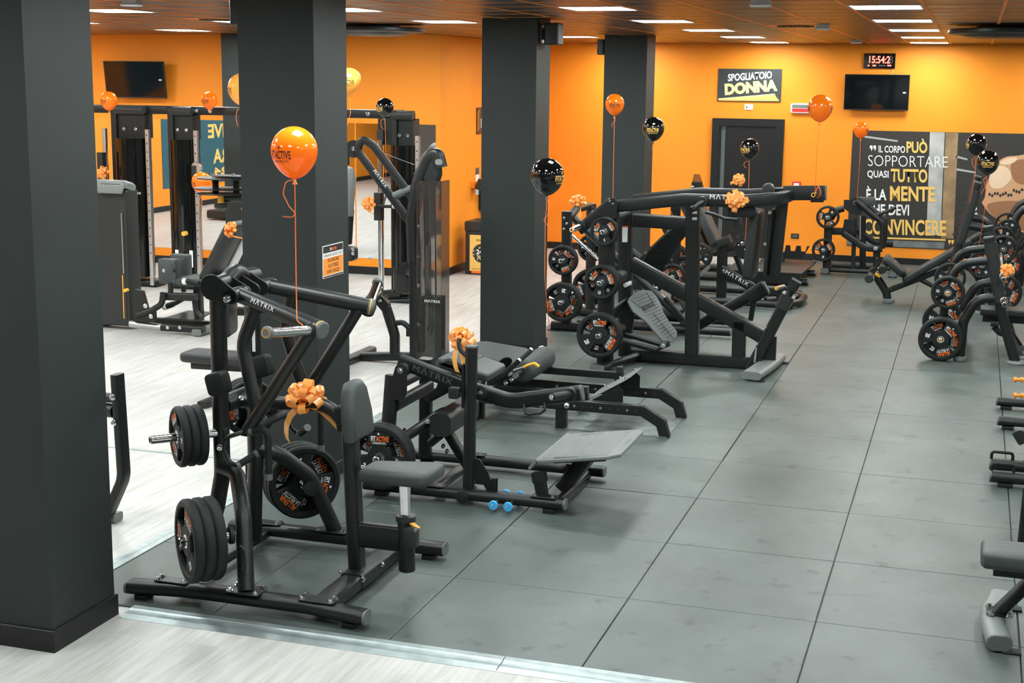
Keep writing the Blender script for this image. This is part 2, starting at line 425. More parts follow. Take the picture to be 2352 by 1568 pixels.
def column(x0, x1, y0, y1):
    b = MB(); b.slab([(0, 0), (x1-x0, 0), (x1-x0, y1-y0), (0, y1-y0)], ZC+.02, (x0, y0, -.012), (1, 0, 0), (0, 1, 0)); 
    c = struct('column', b, 'charcoal')
    s = MB(); e = .013
    ring = [(x0-e, y0-e), (x1+e, y0-e), (x1+e, y1+e), (x0-e, y1+e)]; inn = [(x0, y0), (x1, y0), (x1, y1), (x0, y1)]
    for z, q in ((-.012, ring), (.096, ring), (.1, [(u*.3+p*.7, v*.3+w*.7) for (u, v), (p, w) in zip(inn, ring)]), (.1, inn)):
        for u, v in q: s.v.append(Vector((u, v, z)))
    for l in range(3):
        for i in range(4): s.f.append((l*4+i, l*4+(i+1) % 4, l*4+4+(i+1) % 4, l*4+4+i))
    struct('baseboard', s, 'skirting', c); return c
column(-2.02, -1.485, -1.615, -1.09)
column(-2.05, -1.5, 1.405, 1.915)
column(-2.08, -1.515, 6.42, 6.89)
column(-2.07, -1.5, 11.29, 11.79)
column(-7.42, -6.87, 10.78, 11.39)
# ---------------------------------------------------------------- ceiling: dark tiles in an orange grid
PXT, PYT, LX0, LY0 = .575, .6375, 2.19, 4.158
ceil = struct('ceiling', pbox((XL-.2, YF-.2, ZC+.03), (XR+.2, YB+.2, ZC+.2)), 'skirting')
mat('ceiling_tile', (.010, .010, .0105), .33, .0, spec=.45, noise=(3, .15))
mat('grid_orange', (.85, .25, .03), .4)
kx0 = math.ceil((LX0-XR)/PXT); kx1 = int((LX0-XL)/PXT)
ky0 = math.ceil((YF-LY0)/PYT); ky1 = int((YB-LY0)/PYT)
for k in range(kx0, kx1+1):
    x = LX0-PXT*k
    struct('ceiling_rail', MB().beam([(x, YF, ZC+.002), (x, YB-.001, ZC+.002)], .026, .012, r=.001), 'grid_orange', ceil)
for k in range(ky0, ky1+1):
    y = LY0+PYT*k
    struct('ceiling_crossbar', MB().beam([(XL, y, ZC+.0035), (XR, y, ZC+.0035)], .018, .012, r=.001), 'grid_orange', ceil)
LIGHTX = {0: 1, 4: 1, 8: 1, 12: 1, 16: 1, 20: 1, -4: 1, 24: 1}
lit = set(); vents = {(2, 6), (12, 3)}
for k in LIGHTX:
    for j in range(-12, 20, 4): lit.add((k, j))
def cell(k, j): return (LX0-PXT*(k+1), LX0-PXT*k, LY0+PYT*j, LY0+PYT*(j+1))
ct = MB(); ct.slab([(0, 0), (PXT-.02, 0), (PXT-.02, PYT-.016), (0, PYT-.016)], .012, (.01, .008, 0), (1, 0, 0), (0, 1, 0), ch=.003)
CT = ct.mesh('ceiling_tile', 'ceiling_tile'); rest = MB(); cells = []
for k in range(kx0, kx1+1):
    for j in range(ky0, ky1+1):
        if (k, j) in lit or (k, j) in vents: continue
        x0, x1, y0, y1 = cell(k, j)
        if x0 < XL-.6 or x1 > XR+.6 or y1 > YB+.6: continue
        c = Vector(((x0+x1)/2, (y0+y1)/2, ZC)); d = c-CAM; z = d.dot(FW)
        u, v = (1176+FPX*d.dot(RT)/z, 784-FPX*d.dot(UP)/z) if z > .1 else (-9e9, 0)
        vis = (-60 < u < 2412 and -12 < v < 300 and not (y0 > YM and x0 < XS))
        cells.append((0 if vis else 1, z, x0, y0))
cells.sort()
for i, (nv, z, x0, y0) in enumerate(cells):
    if i < 290 and not nv:
        o = link(bpy.data.objects.new('ceiling_tile', CT)); o.location = (x0, y0, ZC); o.parent = ceil
    else: rest.box((x0+.01, y0+.008, ZC), (x0+PXT-.01, y0+PYT-.008, ZC+.012))
r = struct('ceiling_tiles_far', rest, 'ceiling_tile', ceil); r['kind'] = 'stuff'
# LED panels
fr = MB(); w, h = PXT-.02, PYT-.016
fr.sweep([(.012, .012, .0), (w-.012, .012, .0), (w-.012, h-.012, .0), (.012, h-.012, .0)], rrect(.022, .012, .003), up=(0, 0, 1), closed=True)
FR = fr.mesh('panel_frame', 'white')
di = MB(); di.slab([(.02, .02), (w-.02, .02), (w-.02, h-.02), (.02, h-.02)], .008, (0, 0, .0), (1, 0, 0), (0, 1, 0)); DI = di.mesh('diffuser', 'led')
for (k, j) in sorted(lit):
    x0, x1, y0, y1 = cell(k, j)
    if x0 < XL or x1 > XR or y0 < YF or y1 > YB or (x0 < XS and y1 > YM) or (x1 < XS and y0 > YM): continue
    t = thing('ceiling_light', 'square white LED panel set flush in the dark tiled ceiling', 'ceiling light', (x0+.01, y0+.008, ZC), 'LED panels in the ceiling')
    a = link(bpy.data.objects.new('panel_frame', FR)); a.parent = t; a = link(bpy.data.objects.new('diffuser', DI)); a.parent = t
# ---------------------------------------------------------------- repeated small things
def merge_text(items, mt):
    """items: (mesh, Matrix) joined to one mesh"""
    vs, fs = [], []
    for me, M in items:
        b = len(vs); vs += [M @ v.co for v in me.vertices]; fs += [tuple(b+i for i in p.vertices) for p in me.polygons]
    o = bpy.data.meshes.new('lettering'); o.from_pydata(vs, [], fs); o.materials.append(MATS[mt]); return o
def starmesh(mt):
    pts = [((1 if i % 2 == 0 else .42)*sin(pi*i/5), (1 if i % 2 == 0 else .42)*cos(pi*i/5), 0) for i in range(10)]
    o = bpy.data.meshes.new('star'); o.from_pydata(pts, [], [tuple(range(10))[::-1]]); o.materials.append(MATS[mt]); return o
STARW = starmesh('print_white')
PLATES = {}
def plate_meshes(R, T, num):
    key = (R, T, num)
    if key in PLATES: return PLATES[key]
    b = MB(); h = T/2; rim = R*.80; hub = R*.40; hs = h*.80
    e = min(.014, h*.45)
    b.lathe([(rim, -h*.7), (rim+.008, -h), (R-e, -h), (R-.004, -h+e*.6), (R, -h+e*1.2), (R, h-e*1.2), (R-.004, h-e*.6), (R-e, h), (rim+.008, h), (rim, h*.7)], (0, 0, 0), (0, 0, 1), 48, close=True)
    b.lathe([(.027, -hs), (hub*.92, -hs), (hub, -hs+.006), (hub, hs-.006), (hub*.92, hs), (.027, hs)], (0, 0, 0), (0, 0, 1), 36, close=True)
    hw = 33
    for a in (90, 210, 330):
        o = []
        for k in range(7): t = radians(a-hw*.92+2*hw*.92*k/6); o.append(((rim+.004)*cos(t), (rim+.004)*sin(t)))
        for k in range(6, -1, -1): t = radians(a-hw*1.12+2*hw*1.12*k/6); o.append((hub*.96*cos(t), hub*.96*sin(t)))
        b.slab(o, 2*hs, (0, 0, -hs), (1, 0, 0), (0, 1, 0), ch=.004)
    body = b.mesh('disc', 'rubber_black', ang=40)
    c = MB(); c.lathe([(.0255, -hs-.002), (.036, -hs-.002), (.036, hs+.002), (.0255, hs+.002)], (0, 0, 0), (0, 0, 1), 24, close=True); bush = c.mesh('bushing', 'chrome')
    z = hs+.0009; W_, O_ = [], []
    rm = (rim+hub)/2; sp = rim-hub
    def spot(ang, r, up, x=0):
        t = radians(ang); rad_ = Vector((cos(t), sin(t), 0)); u = rad_*up; rx = u.cross(Vector((0, 0, 1)))
        return frame(rad_*r+rx*x+Vector((0, 0, z)), rx, u)
    kb = dict(bold=.025, sx=.55); hc = R*.155
    f1 = textmesh('FIT', 'print_white', align='RIGHT', **kb); f2 = textmesh('ACTIVE', 'print_orange', align='LEFT', **kb)
    s = Matrix.Scale(hc/.7, 4)
    W_.append((f1, spot(90, rm-hc*.62, 1, -hc*.62) @ s)); O_.append((f2, spot(90, rm-hc*.62, 1, -hc*.55) @ s))
    W_.append((STARW, spot(90, rm+hc*.85, 1) @ Matrix.Scale(R*.05, 4)))
    W_.append((textmesh('- IL FITNESS PER TUTTI -', 'print_white', bold=.03, sx=.62), spot(90, rm-hc*1.15, 1) @ Matrix.Scale(R*.05/.7, 4)))
    W_.append((textmesh(num, 'print_white', bold=.035, sx=.72), spot(210, rm+R*.09, -1) @ Matrix.Scale(R*.19/.7, 4)))
    O_.append((textmesh('ALLENA', 'print_orange', bold=.03, sx=.72), spot(330, rm+R*.02, 1) @ Matrix.Scale(R*.15/.7, 4)))
    W_.append((textmesh('LA FELICITA\u2019', 'print_white', bold=.015, sx=.55, shear=.25), spot(330, rm-R*.13, 1) @ Matrix.Scale(R*.13/.7, 4)))
    PLATES[key] = (body, bush, merge_text(W_, 'print_white'), merge_text(O_, 'print_orange')); return PLATES[key]
PSIZE = {'20': (.22, .055), '15': (.2, .05), '10': (.165, .045), '5': (.137, .04)}
def plate(num, c, axis, rot, label, group, up=(0, 0, 1)):
    """weight plate centred at c, printed face towards axis, turned by rot degrees"""
    R, T = PSIZE[num]; ms = plate_meshes(R, T, num)
    t = link(bpy.data.objects.new('weight_plate', None)); t.empty_display_size = .05
    t.matrix_world = zframe(c, axis, up) @ Matrix.Rotation(radians(rot), 4, 'Z')
    t['label'] = label; t['category'] = 'weight plate'; t['group'] = group
    for n, me in zip(('disc', 'bushing', 'lettering', 'lettering'), ms):
        o = link(bpy.data.objects.new(n, me)); o.parent = t
    return t
def plates(nums, tip_c, axis, rots, where, group, gap=.002):
    """row of plates on a horn; first is the outermost, centred at tip_c, the rest go back along -axis"""
    ax = Vector(axis).normalized(); c = Vector(tip_c); n = len(nums); prev = None
    ords = ['outermost', 'second', 'third', 'fourth']
    for i, num in enumerate(nums):
        T = PSIZE[num][1]
        if prev is not None: c = c-ax*(prev/2+T/2+gap)
        lab = ('black %s kilo rubber plate, ' % {'20': 'twenty', '15': 'fifteen', '10': 'ten', '5': 'five'}[num]) + ((ords[i]+' ') if n > 1 else 'alone ')+where
        plate(num, c, ax, rots[i % len(rots)], lab, group); prev = T
def horn(par, a, b, r=.0245, cap='chrome', collar=True, mt='chrome'):
    a, b = Vector(a), Vector(b); d = (b-a).normalized()
    h = part('horn', par, MB().lathe([(r-.003, 0), (r, .003), (r, (b-a).length-.006), (r-.003, (b-a).length-.002), (r*.72, (b-a).length), (r*.7, (b-a).length-.02), (0, (b-a).length-.02)], a, d, 20), mt)
    if collar: part('collar', par, MB().lathe([(r, -.01), (r*1.9, -.008), (r*1.9, .014), (r*1.2, .018), (r, .018)], a, d, 20), 'rubber_black')
    return h
# pull bows
def loop_mesh(L, w, fat):
    b = MB(); n = 12; pts = []
    for i in range(n+1):
        t = i/n; a = 2*pi*t
        pts.append(Vector((fat*L*.5*sin(a)*sin(a/2), 0, L*(.5-.5*cos(a)))))
    for p in pts: b.v += [p+Vector((0, -w/2, 0)), p+Vector((0, w/2, 0))]
    for i in range(n): b.f.append((2*i, 2*i+1, 2*i+3, 2*i+2))
    return b.mesh('loop', 'ribbon', ang=80)
LOOP = loop_mesh(.085, .034, .62)
def tail_mesh(curve, w):
    b = MB(); n = len(curve)-1
    for i, p in enumerate(curve):
        b.v += [Vector(p)+Vector((0, -w/2, 0)), Vector(p)+Vector((0, w/2, 0))]
    for i in range(n): b.f.append((2*i, 2*i+1, 2*i+3, 2*i+2))
    return b.mesh('tail', 'ribbon', ang=80)
TAIL = tail_mesh([(.0, 0, 0), (.04, 0, -.005), (.075, 0, -.03), (.095, 0, -.07), (.10, 0, -.115), (.096, 0, -.15)], .036)
TAIL2 = tail_mesh([(0, 0, 0), (.03, 0, 0), (.07, 0, -.012), (.11, 0, -.04), (.145, 0, -.075)], .036)
def bow(c, axis, label, s=1., seed=1, tails=(180, 20), group='orange pull bows tied to the machines', up=(0, 0, 1), nl=17):
    rnd = random.Random(seed); t = link(bpy.data.objects.new('gift_bow', None)); t.empty_display_size = .05
    M = zframe(c, axis, up) @ Matrix.Scale(s, 4); t.matrix_world = M
    t['label'] = label; t['category'] = 'bow'; t['group'] = group
    for i in range(nl):
        u = i/nl; el = radians(8+80*(1-math.sqrt(1-u)) if False else 6+78*u**1.15); az = i*2.399963+rnd.uniform(-.2, .2)
        d = Vector((cos(az)*cos(el), sin(az)*cos(el), sin(el)))
        o = link(bpy.data.objects.new('loop', LOOP)); o.parent = t
        o.matrix_local = zframe((0, 0, .004), d, (-sin(az), cos(az), .4*rnd.uniform(-1, 1))) @ Matrix.Scale(rnd.uniform(.9, 1.08), 4)
    for k, a in enumerate(tails):
        o = link(bpy.data.objects.new('tail', TAIL if k % 2 == 0 else TAIL2)); o.parent = t
        o.matrix_local = Matrix.Rotation(radians(a), 4, 'Z')
    return t
# balloons
def balloon(c, D, kind, label, face=0., string=None, cat='balloon', tilt=0., print_=True, sr=.0022, curl=None):
    """c centre of the fat part, D diameter; face = compass angle (deg) of the print; string list of points"""
    c = Vector(c); R = D/2; mt = {'o': 'balloon_orange', 'k': 'balloon_black', 'p': 'balloon_pale'}[kind]
    pr = []; n = 20
    for i in range(n+1):
        a = pi*i/n; z = -cos(a); r = sin(a)
        if z < 0: zz = z*1.22; r = r*(1-.16*(z*z)) if z > -.8 else r*(1-.16*z*z)
        else: zz = z*1.02
        pr.append((max(.006, r*R), zz*R))
    zb = pr[0][1]
    pr = [(.0045, zb-.004)]+[(.006, zb)]+pr[1:-1]+[(0.0, pr[-1][1])]
    b = MB(); b.lathe(pr, c, (0, 0, 1), 40)
    t = thing('balloon', label, cat, c+Vector((0, 0, zb-.03)), 'printed party balloons tied to machines')
    part('skin', t, b, mt, ang=60)
    k = MB(); k.lathe([(.004, zb-.002), (.0075, zb-.008), (.007, zb-.014), (.013, zb-.024), (.0135, zb-.027), (.002, zb-.02)], c, (0, 0, 1), 12); part('knot', t, k, mt)
    for f_ in ((face, face+180) if print_ else ()):
        def fn(x, y):
            rr = R*math.sqrt(max(.05, 1-(y/(R*(1.22 if y < 0 else 1.02)))**2))+.0012
            a = radians(f_)+x/rr
            return c+Vector((rr*cos(a), rr*sin(a), y))
        tm = 'print_dark' if kind != 'k' else 'print_gold'; u = D*.165
        text_bent(t, [('FITACTIVE', tm, 0, -D*.16, u, dict(bold=.025, sx=.52)), ('IL FITNESS PER TUTTI', tm, 0, -D*.16-u*.5, u*.3, dict(bold=.02, sx=.66))], fn)
        pts = [((1 if i % 2 == 0 else .42)*sin(pi*i/5)*D*.05, (1 if i % 2 == 0 else .42)*cos(pi*i/5)*D*.05+D*.075) for i in range(10)]
        q = MB(); q.quad(*[fn(*p) for p in pts]); part('star', t, q, tm)
    if string:
        P = [c+Vector((0, 0, zb-.02))]+[Vector(p) for p in string]
        part('string', t, MB().tube(P, sr, rad=.05, n=6, seg=5), 'string')
    if curl:
        part('curl', t, MB().tube(curl, sr*.9, rad=.03, n=6, seg=5), 'string')
    return t
def spiral(p, r, turns, drop, a0=0., n=26, ax=None):
    """loose ribbon curl hanging from p, in the plane facing the room"""
    ax = ax or RT; o = []
    for i in range(n+1):
        t = i/n; a = a0+2*pi*turns*t
        o.append(Vector(p)+Vector((ax.x, ax.y, 0)).normalized()*(r*(cos(a)-cos(a0)))+Vector((0, 0, 1))*(r*.9*(sin(a)-sin(a0))-drop*t))
    return o
# padded cushions
def rr_out(w, h, r, n=5): return rrect(w, h, r, n)
def cushion(par, outline, th, o, ux, uy, mt='vinyl', name='seat', ch=.022, puff=.006, base=.012):
    p = part(name, par, MB().slab(outline, th, o, ux, uy, ch=ch, rings=4, puff=puff), mt, ang=50)
    return p
def capend(par, p, d, w, h, r, mt='end_cap', t=.012):
    d = Vector(d).normalized(); p = Vector(p)
    return part('end_cap', par, MB().sweep([p-d*.001, p+d*t*.5, p+d*t], rrect(w, h, r), up=(0, 0, 1)), mt)
def foot(par, p, w=.09, l=.06, h=.02, ang=0.):
    x = Vector((cos(ang), sin(ang), 0)); b = MB(); b.beam([Vector(p)-x*(l/2)+Vector((0, 0, h/2)), Vector(p)+x*(l/2)+Vector((0, 0, h/2))], w, h, r=.004); return part('foot', par, b, 'rubber_black')
# ---------------------------------------------------------------- seated row machine by the front trim
YC = -.3
m1 = thing('row_machine', 'black plate-loaded seated row machine standing beside the front aluminium trim', 'gym machine', (-.8, YC, 0))
def mirY(p, yc=YC): return Vector((p[0], 2*yc-p[1], p[2]))
def half(path, s, yc=YC): return [Vector(p) if s < 0 else mirY(p, yc) for p in path]
# base rails (flattened oval section, slightly bowed)
for s in (-1, 1):
    yr = -.835
    b = MB(); b.beam(half([(-1.535, yr-.03, .062), (-1.2, yr, .072), (-.5, yr, .072), (-.165, yr-.03, .062)], s), .105, .075, r=.034, rad=.4); part('base_rail', m1, b, 'steel_black')
    for x, d in ((-.165, (1, 0, 0)), (-1.535, (-1, 0, 0))):
        p = half([(x, yr-.03, .062)], s)[0]; capend(m1, p, d, .103, .073, .033)
    for x in (-1.46, -.25): foot(m1, half([(x, yr-.02, 0)], s)[0], .08, .07, .026)
# cross beams along Y
part('cross_beam', m1, MB().beam([(-.44, -.80, .062), (-.44, .20, .062)], .125, .08, r=.02), 'steel_black')
part('cross_beam', m1, MB().beam([(-1.285, -.80, .055), (-1.285, .20, .055)], .07, .05, r=.02), 'steel_black')
part('sleeve', m1, MB().beam([(-.44, -.42, .064), (-.44, -.18, .064)], .132, .088, r=.02), 'steel_black')
for x, y in ((-.53, -.84), (-.36, -.84), (-.53, .24), (-.36, .24)):
    pass
def plate_flange(par, c, w, l, ang=0, bolts=True, z=.0):
    x = Vector((cos(ang), sin(ang), 0)); y = Vector((-sin(ang), cos(ang), 0)); c = Vector(c)
    part('flange', par, MB().slab(rrect(w, l, .012), .008, c, x, y, ch=.002), 'steel_black')
    if bolts:
        for a in (-1, 1):
            for e in (-1, 1): bolt(par, c+x*a*(w/2-.02)+y*e*(l/2-.02)+Vector((0, 0, .008)), (0, 0, 1), 1.1)
for s in (-1, 1):
    plate_flange(m1, half([(-.44, -.835, .108)], s)[0], .2, .09); plate_flange(m1, half([(-1.29, -.835, .108)], s)[0], .2, .08)
    plate_flange(m1, half([(-.85, -.84, .109)], s)[0], .19, .13)
for y in (-.43, -.17): bolt(m1, (-.372, y, .09), (1, 0, .3)); bolt(m1, (-.50, y, .11), (0, 0, 1))
# columns, bent out at the bottom
for s in (-1, 1):
    b = MB(); b.tube(half([(-1.172, -.492, 1.60), (-1.172, -.492, .62), (-1.20, -.52, .42), (-1.285, -.66, .06)], s), .045, rad=[0, .3, .3, 0], n=20); part('column', m1, b, 'steel_black')
    b = MB(); b.tube(half([(-1.17, -.50, .66), (-1.06, -.53, .645), (-.935, -.70, .47), (-.85, -.845, .11)], s), .044, rad=[0, .12, .22, 0], n=20); part('brace_leg', m1, b, 'steel_black')
    # small hook on the leg
    if s < 0:
        p0 = V(-.865, -.868, .36); b = MB(); b.tube([p0, p0+V(.035, -.03, .0), p0+V(.045, -.035, -.10), p0+V(.01, -.005, -.12)], .007, rad=.012, n=8); part('hook', m1, b, 'steel_black')
    bolt(m1, half([(-1.16, -.537, .78)], s)[0], half([(.3, -1, 0)], s, 0)[0], 1.1)
# top cross tube, arched in the middle, cap plates
b = MB(); b.tube([(-1.172, -.53, 1.66), (-1.172, -.40, 1.665), (-1.165, -.3, 1.715), (-1.172, -.2, 1.665), (-1.172, -.07, 1.66)], .047, rad=.1, n=20, seg=8); part('top_tube', m1, b, 'steel_black')
def pear(r0, r1, d, n=10):
    a = math.acos((r0-r1)/d); o = []
    for k in range(n+1): t = a+(2*pi-2*a)*k/n; o.append((r0*cos(t), r0*sin(t)))
    for k in range(n+1): t = -a+2*a*k/n; o.append((d+r1*cos(t), r1*sin(t)))
    return o
for s in (-1, 1):
    for yy in (-.548, -.40, -.30) if s < 0 else (-.40,):
        p = half([(-1.172, yy, 1.655)], s)[0]
        part('bracket_plate', m1, MB().slab(pear(.07 if yy < -.5 else .055, .042, .118), .012, p+V(0, .006, 0), (.93, 0, -.36), (.36, 0, .93), ch=.002), 'steel_black')
    # arm hub
    a, e = half([(-1.065, -.535, 1.612), (-1.065, -.405, 1.612)], s)
    part('pivot_hub', m1, MB().cyl(a, e, .042, 20, .004), 'steel_black')
    part('pivot_ring', m1, MB().cyl(half([(-1.065, -.56, 1.612)], s)[0], a, .036, 18), 'gloss_black')
    bolt(m1, half([(-1.075, -.562, 1.60)], s)[0], half([(0, -1, 0)], s, 0)[0], 1.4)
    # arm: top tube, curved strut, diagonal
    xe = -.485 if s < 0 else -.55
    top = half([(-1.05, -.47, 1.610), (xe, -.685, 1.497)], s)
    arm = thing if False else None
    part('lever_arm', m1, MB().tube(top, .0435, n=20), 'steel_black')
    d = (top[1]-top[0]).normalized(); capend_ = MB().lathe([(.0435, 0), (.046, .004), (.046, .028), (.04, .034), (0, .034)], top[1]-d*.004, d, 20); part('end_cap', m1, capend_, 'end_cap')
    part('cap_band', m1, MB().lathe([(.0466, 0), (.0466, .006)], top[1]+d*.006, d, 20), 'amber')
    part('strut', m1, MB().tube(half([(-.93, -.515, 1.57), (-1.0, -.55, 1.36), (-.93, -.575, 1.10), (-.89, -.59, .97)], s), .036, rad=.2, n=18, seg=8), 'steel_black')
    low = half([(-.955, -.60, .905)], s)[0]
    part('diagonal', m1, MB().tube([half([(xe-.045, -.665, 1.495)], s)[0], low], .0345, n=18), 'steel_black')
    # loading horn on the arm end
    a, e = half([(-.515, -.72, 1.495), (-.525, -1.16, 1.555)], s)
    if s > 0: a, e = V(xe-.01, .12, 1.495), V(xe-.02, .26, 1.60)
    dd = (e-a).normalized()
    part('horn_socket', m1, MB().lathe([(.04, -.05), (.042, .0), (.036, .02), (.028, .022)], a, dd, 20), 'steel_black')
    part('horn', m1, MB().cyl(a, e, .0255, 22), 'chrome')
    part('horn_cap', m1, MB().lathe([(.0255, 0), (.032, .003), (.032, .02), (.027, .028), (0, .028)], e-dd*.003, dd, 22), 'end_cap')
    part('cap_band', m1, MB().lathe([(.020, .0), (.0225, .0), (.0225, .0012), (.020, .0012)], e+dd*.0255, dd, 22, close=True), 'amber')
    # handles
    h1 = half([low]+[PY(x, y, -.67) for x, y in ((545, 996), (520, 1004), (514, 1032), (527, 1062), (546, 1069))]+[PY(592, 1040, -.60)], s)
    part('handle_bar', m1, MB().tube(h1, .0125, rad=.045, n=12), 'steel_black')
    part('grip', m1, MB().cyl(h1[-1]+(h1[-2]-h1[-1])*.95, h1[-1], .0195, 16, .003), 'rubber_black')
    for u in (.95, .06): 
        q = h1[-1]+(h1[-2]-h1[-1])*u; dd = (h1[-2]-h1[-1]).normalized(); part('grip_ring', m1, MB().cyl(q-dd*.009, q+dd*.009, .0212, 16), 'end_cap')
    h2 = half([low]+[PY(x, y, -.62) for x, y in ((578, 990), (602, 982), (616, 1000), (617, 1092))], s)
    part('handle_bar', m1, MB().tube(h2, .0195, rad=.06, n=14), 'rubber_black')
    part('grip_ring', m1, MB().cyl(h2[-1]+V(0, 0, .012), h2[-1]-V(0, 0, .022), .0215, 16), 'end_cap')
    q = h2[1]; part('grip_ring', m1, MB().cyl(q-V(.012, 0, 0), q+V(.01, 0, 0), .0215, 16), 'end_cap')
    # stops on the columns
    b = MB(); b.slab(rrect(.11, .12, .025), .09, half([(-1.10, -.545, 1.16)], s)[0]+V(0, -.045 if s < 0 else -.045, 0), (1, 0, .25), (-.25, 0, 1), ch=.012, rings=2); part('stop_bumper', m1, b, 'rubber_black')
    if s < 0:
        part('warning_mark', m1, MB().quad((-1.105, -.5915, 1.135), (-1.08, -.5915, 1.14), (-1.095, -.5915, 1.168)), 'amber')
# clamp tube between columns, arch over the chest pad
part('clamp_tube', m1, MB().tube([(-1.172, -.47, 1.0), (-1.172, -.13, 1.0)], .05, n=20), 'steel_black')
b = MB(); b.tube([(-1.15, YC, .985), (-.62, YC, 1.01), (-.50, YC, .88), (-.482, YC, .70)], .037, rad=[0, .17, .17, 0], n=20, seg=10); part('arch', m1, b, 'steel_black')
part('upright', m1, MB().beam([(-.495, YC, .90), (-.462, YC, .10)], .075, .10, up=(0, 1, 0), r=.02), 'steel_black')
for y in (-.36, -.25): bolt(m1, (-1.12, y, 1.02), (.8, -.3, .5))
# chest pad facing the seat
part('pad_mount', m1, MB().beam([(-.56, YC, .94), (-.49, YC, .95)], .09, .14, r=.02), 'steel_black_matt')
cushion(m1, [(-.13, -.15), (.13, -.15), (.135, -.02), (.10, .12), (.05, .165), (-.05, .165), (-.10, .12), (-.135, -.02)], .085, (-.50, YC, .985), (0, 1, .0), (-.12, 0, 1), 'vinyl', 'chest_pad', ch=.03)
# seat
part('seat_beam', m1, MB().beam([(-.45, YC, .30), (-.20, YC, .30)], .075, .14, r=.02), 'steel_black')
part('seat_sleeve', m1, MB().cyl((-.165, YC, .12), (-.172, YC, .43), .046, 24, .006), 'steel_black')
part('sleeve_collar', m1, MB().cyl((-.172, YC, .40), (-.172, YC, .435), .055, 24, .004), 'dark_plastic')
part('seat_post', m1, MB().beam([(-.172, YC, .42), (-.178, YC, .63)], .052, .052, up=(0, 1, 0), r=.008), 'chrome')
part('adjuster', m1, MB().slab(rrect(.08, .11, .02), .07, (-.115, YC-.035, .335), (1, 0, 0), (0, 0, 1), ch=.012, rings=2), 'dark_plastic'); bolt(m1, (-.115, YC-.037, .33), (0, -1, 0), 1.3)
part('lever', m1, MB().beam([(-.15, YC-.02, .41), (-.085, YC-.03, .375)], .03, .014, r=.005), 'amber')
cushion(m1, [(-.215, -.09), (-.16, -.115), (.16, -.15), (.195, -.115), (.2, .115), (.16, .15), (-.16, .115), (-.215, .09)], .08, (-.19, YC, .625), (1, 0, .04), (0, 1, 0), 'vinyl', 'seat', ch=.03)
# storage horns with plates
n1 = V(-.70, -.71, 0).normalized()
def put_storage(c, s, back, tip):
    c = half([c], s)[0]; n = n1 if s < 0 else V(n1.x, -n1.y, 0)
    horn(m1, c-n*back, c+n*tip); return c, n
c, n = put_storage(V(-1.325, -.66, .855), -1, .24, .165)
plates(['10', '10', '10'], c, n, [150, 100, 60], 'on the row machine upper horn over the planks', 'plates on the row machine')
c, n = put_storage(V(-1.115, -.945, .385), -1, .22, .06)
plates(['20', '20', '20'], c, n, [95, 60, 20], 'on the row machine low horn by the front trim', 'plates on the row machine')
c, n = put_storage(V(-1.325, -.66, .875), 1, .24, .165)
plates(['10', '10', '10'], c-n*.105, -n, [215, 100, 60], 'on the row machine horn behind its columns', 'plates on the row machine')
c, n = put_storage(V(-1.07, -.83, .41), 1, .22, .06)
plates(['20', '20', '20'], c-n*.09, -n, [255, 60, 20], 'on the row machine low horn behind its leg', 'plates on the row machine')
# lettering, stickers
t0, t1 = V(-1.05, -.47, 1.610), V(-.485, -.685, 1.497); d = (t1-t0).normalized(); p = t0+(t1-t0)*.36
nn = (V(1.2, -6.3, 1.6)); nn = (nn-d*nn.dot(d)).normalized(); u = nn.cross(d)
text(m1, 'M\u039bTRIX', 'print_white', p+nn*.0445-u*.012, d, u, .026, bold=0, sx=1.15, space=1.25)
part('sticker', m1, MB().quad(*[mirY(p)+V(0, -.046, 0) for p in [(-1.155, -.492, 1.24), (-1.135, -.492, 1.24), (-1.135, -.492, 1.40), (-1.155, -.492, 1.40)]]), 'print_white')
bow(G(0, 0) if False else PY(704, 925, YC), (.15, -.45, .9), 'glossy orange pull bow on the arched tube of the row machine', 1.4, 3, tails=(215, 335))
balloon(PY(676, 345, -.72), .232, 'o', 'large orange balloon tied to the chrome horn of the row machine', -105, [PY(679, 560, -.72), PY(681, 690, -.76), PY(682, 738, -.82), V(-.517, -.80, 1.535), V(-.517, -.80, 1.48)], sr=.003,
        curl=[PY(x, y, -.72) for x, y in ((677, 412), (656, 417), (650, 445), (664, 474), (679, 490), (672, 499), (649, 497))])
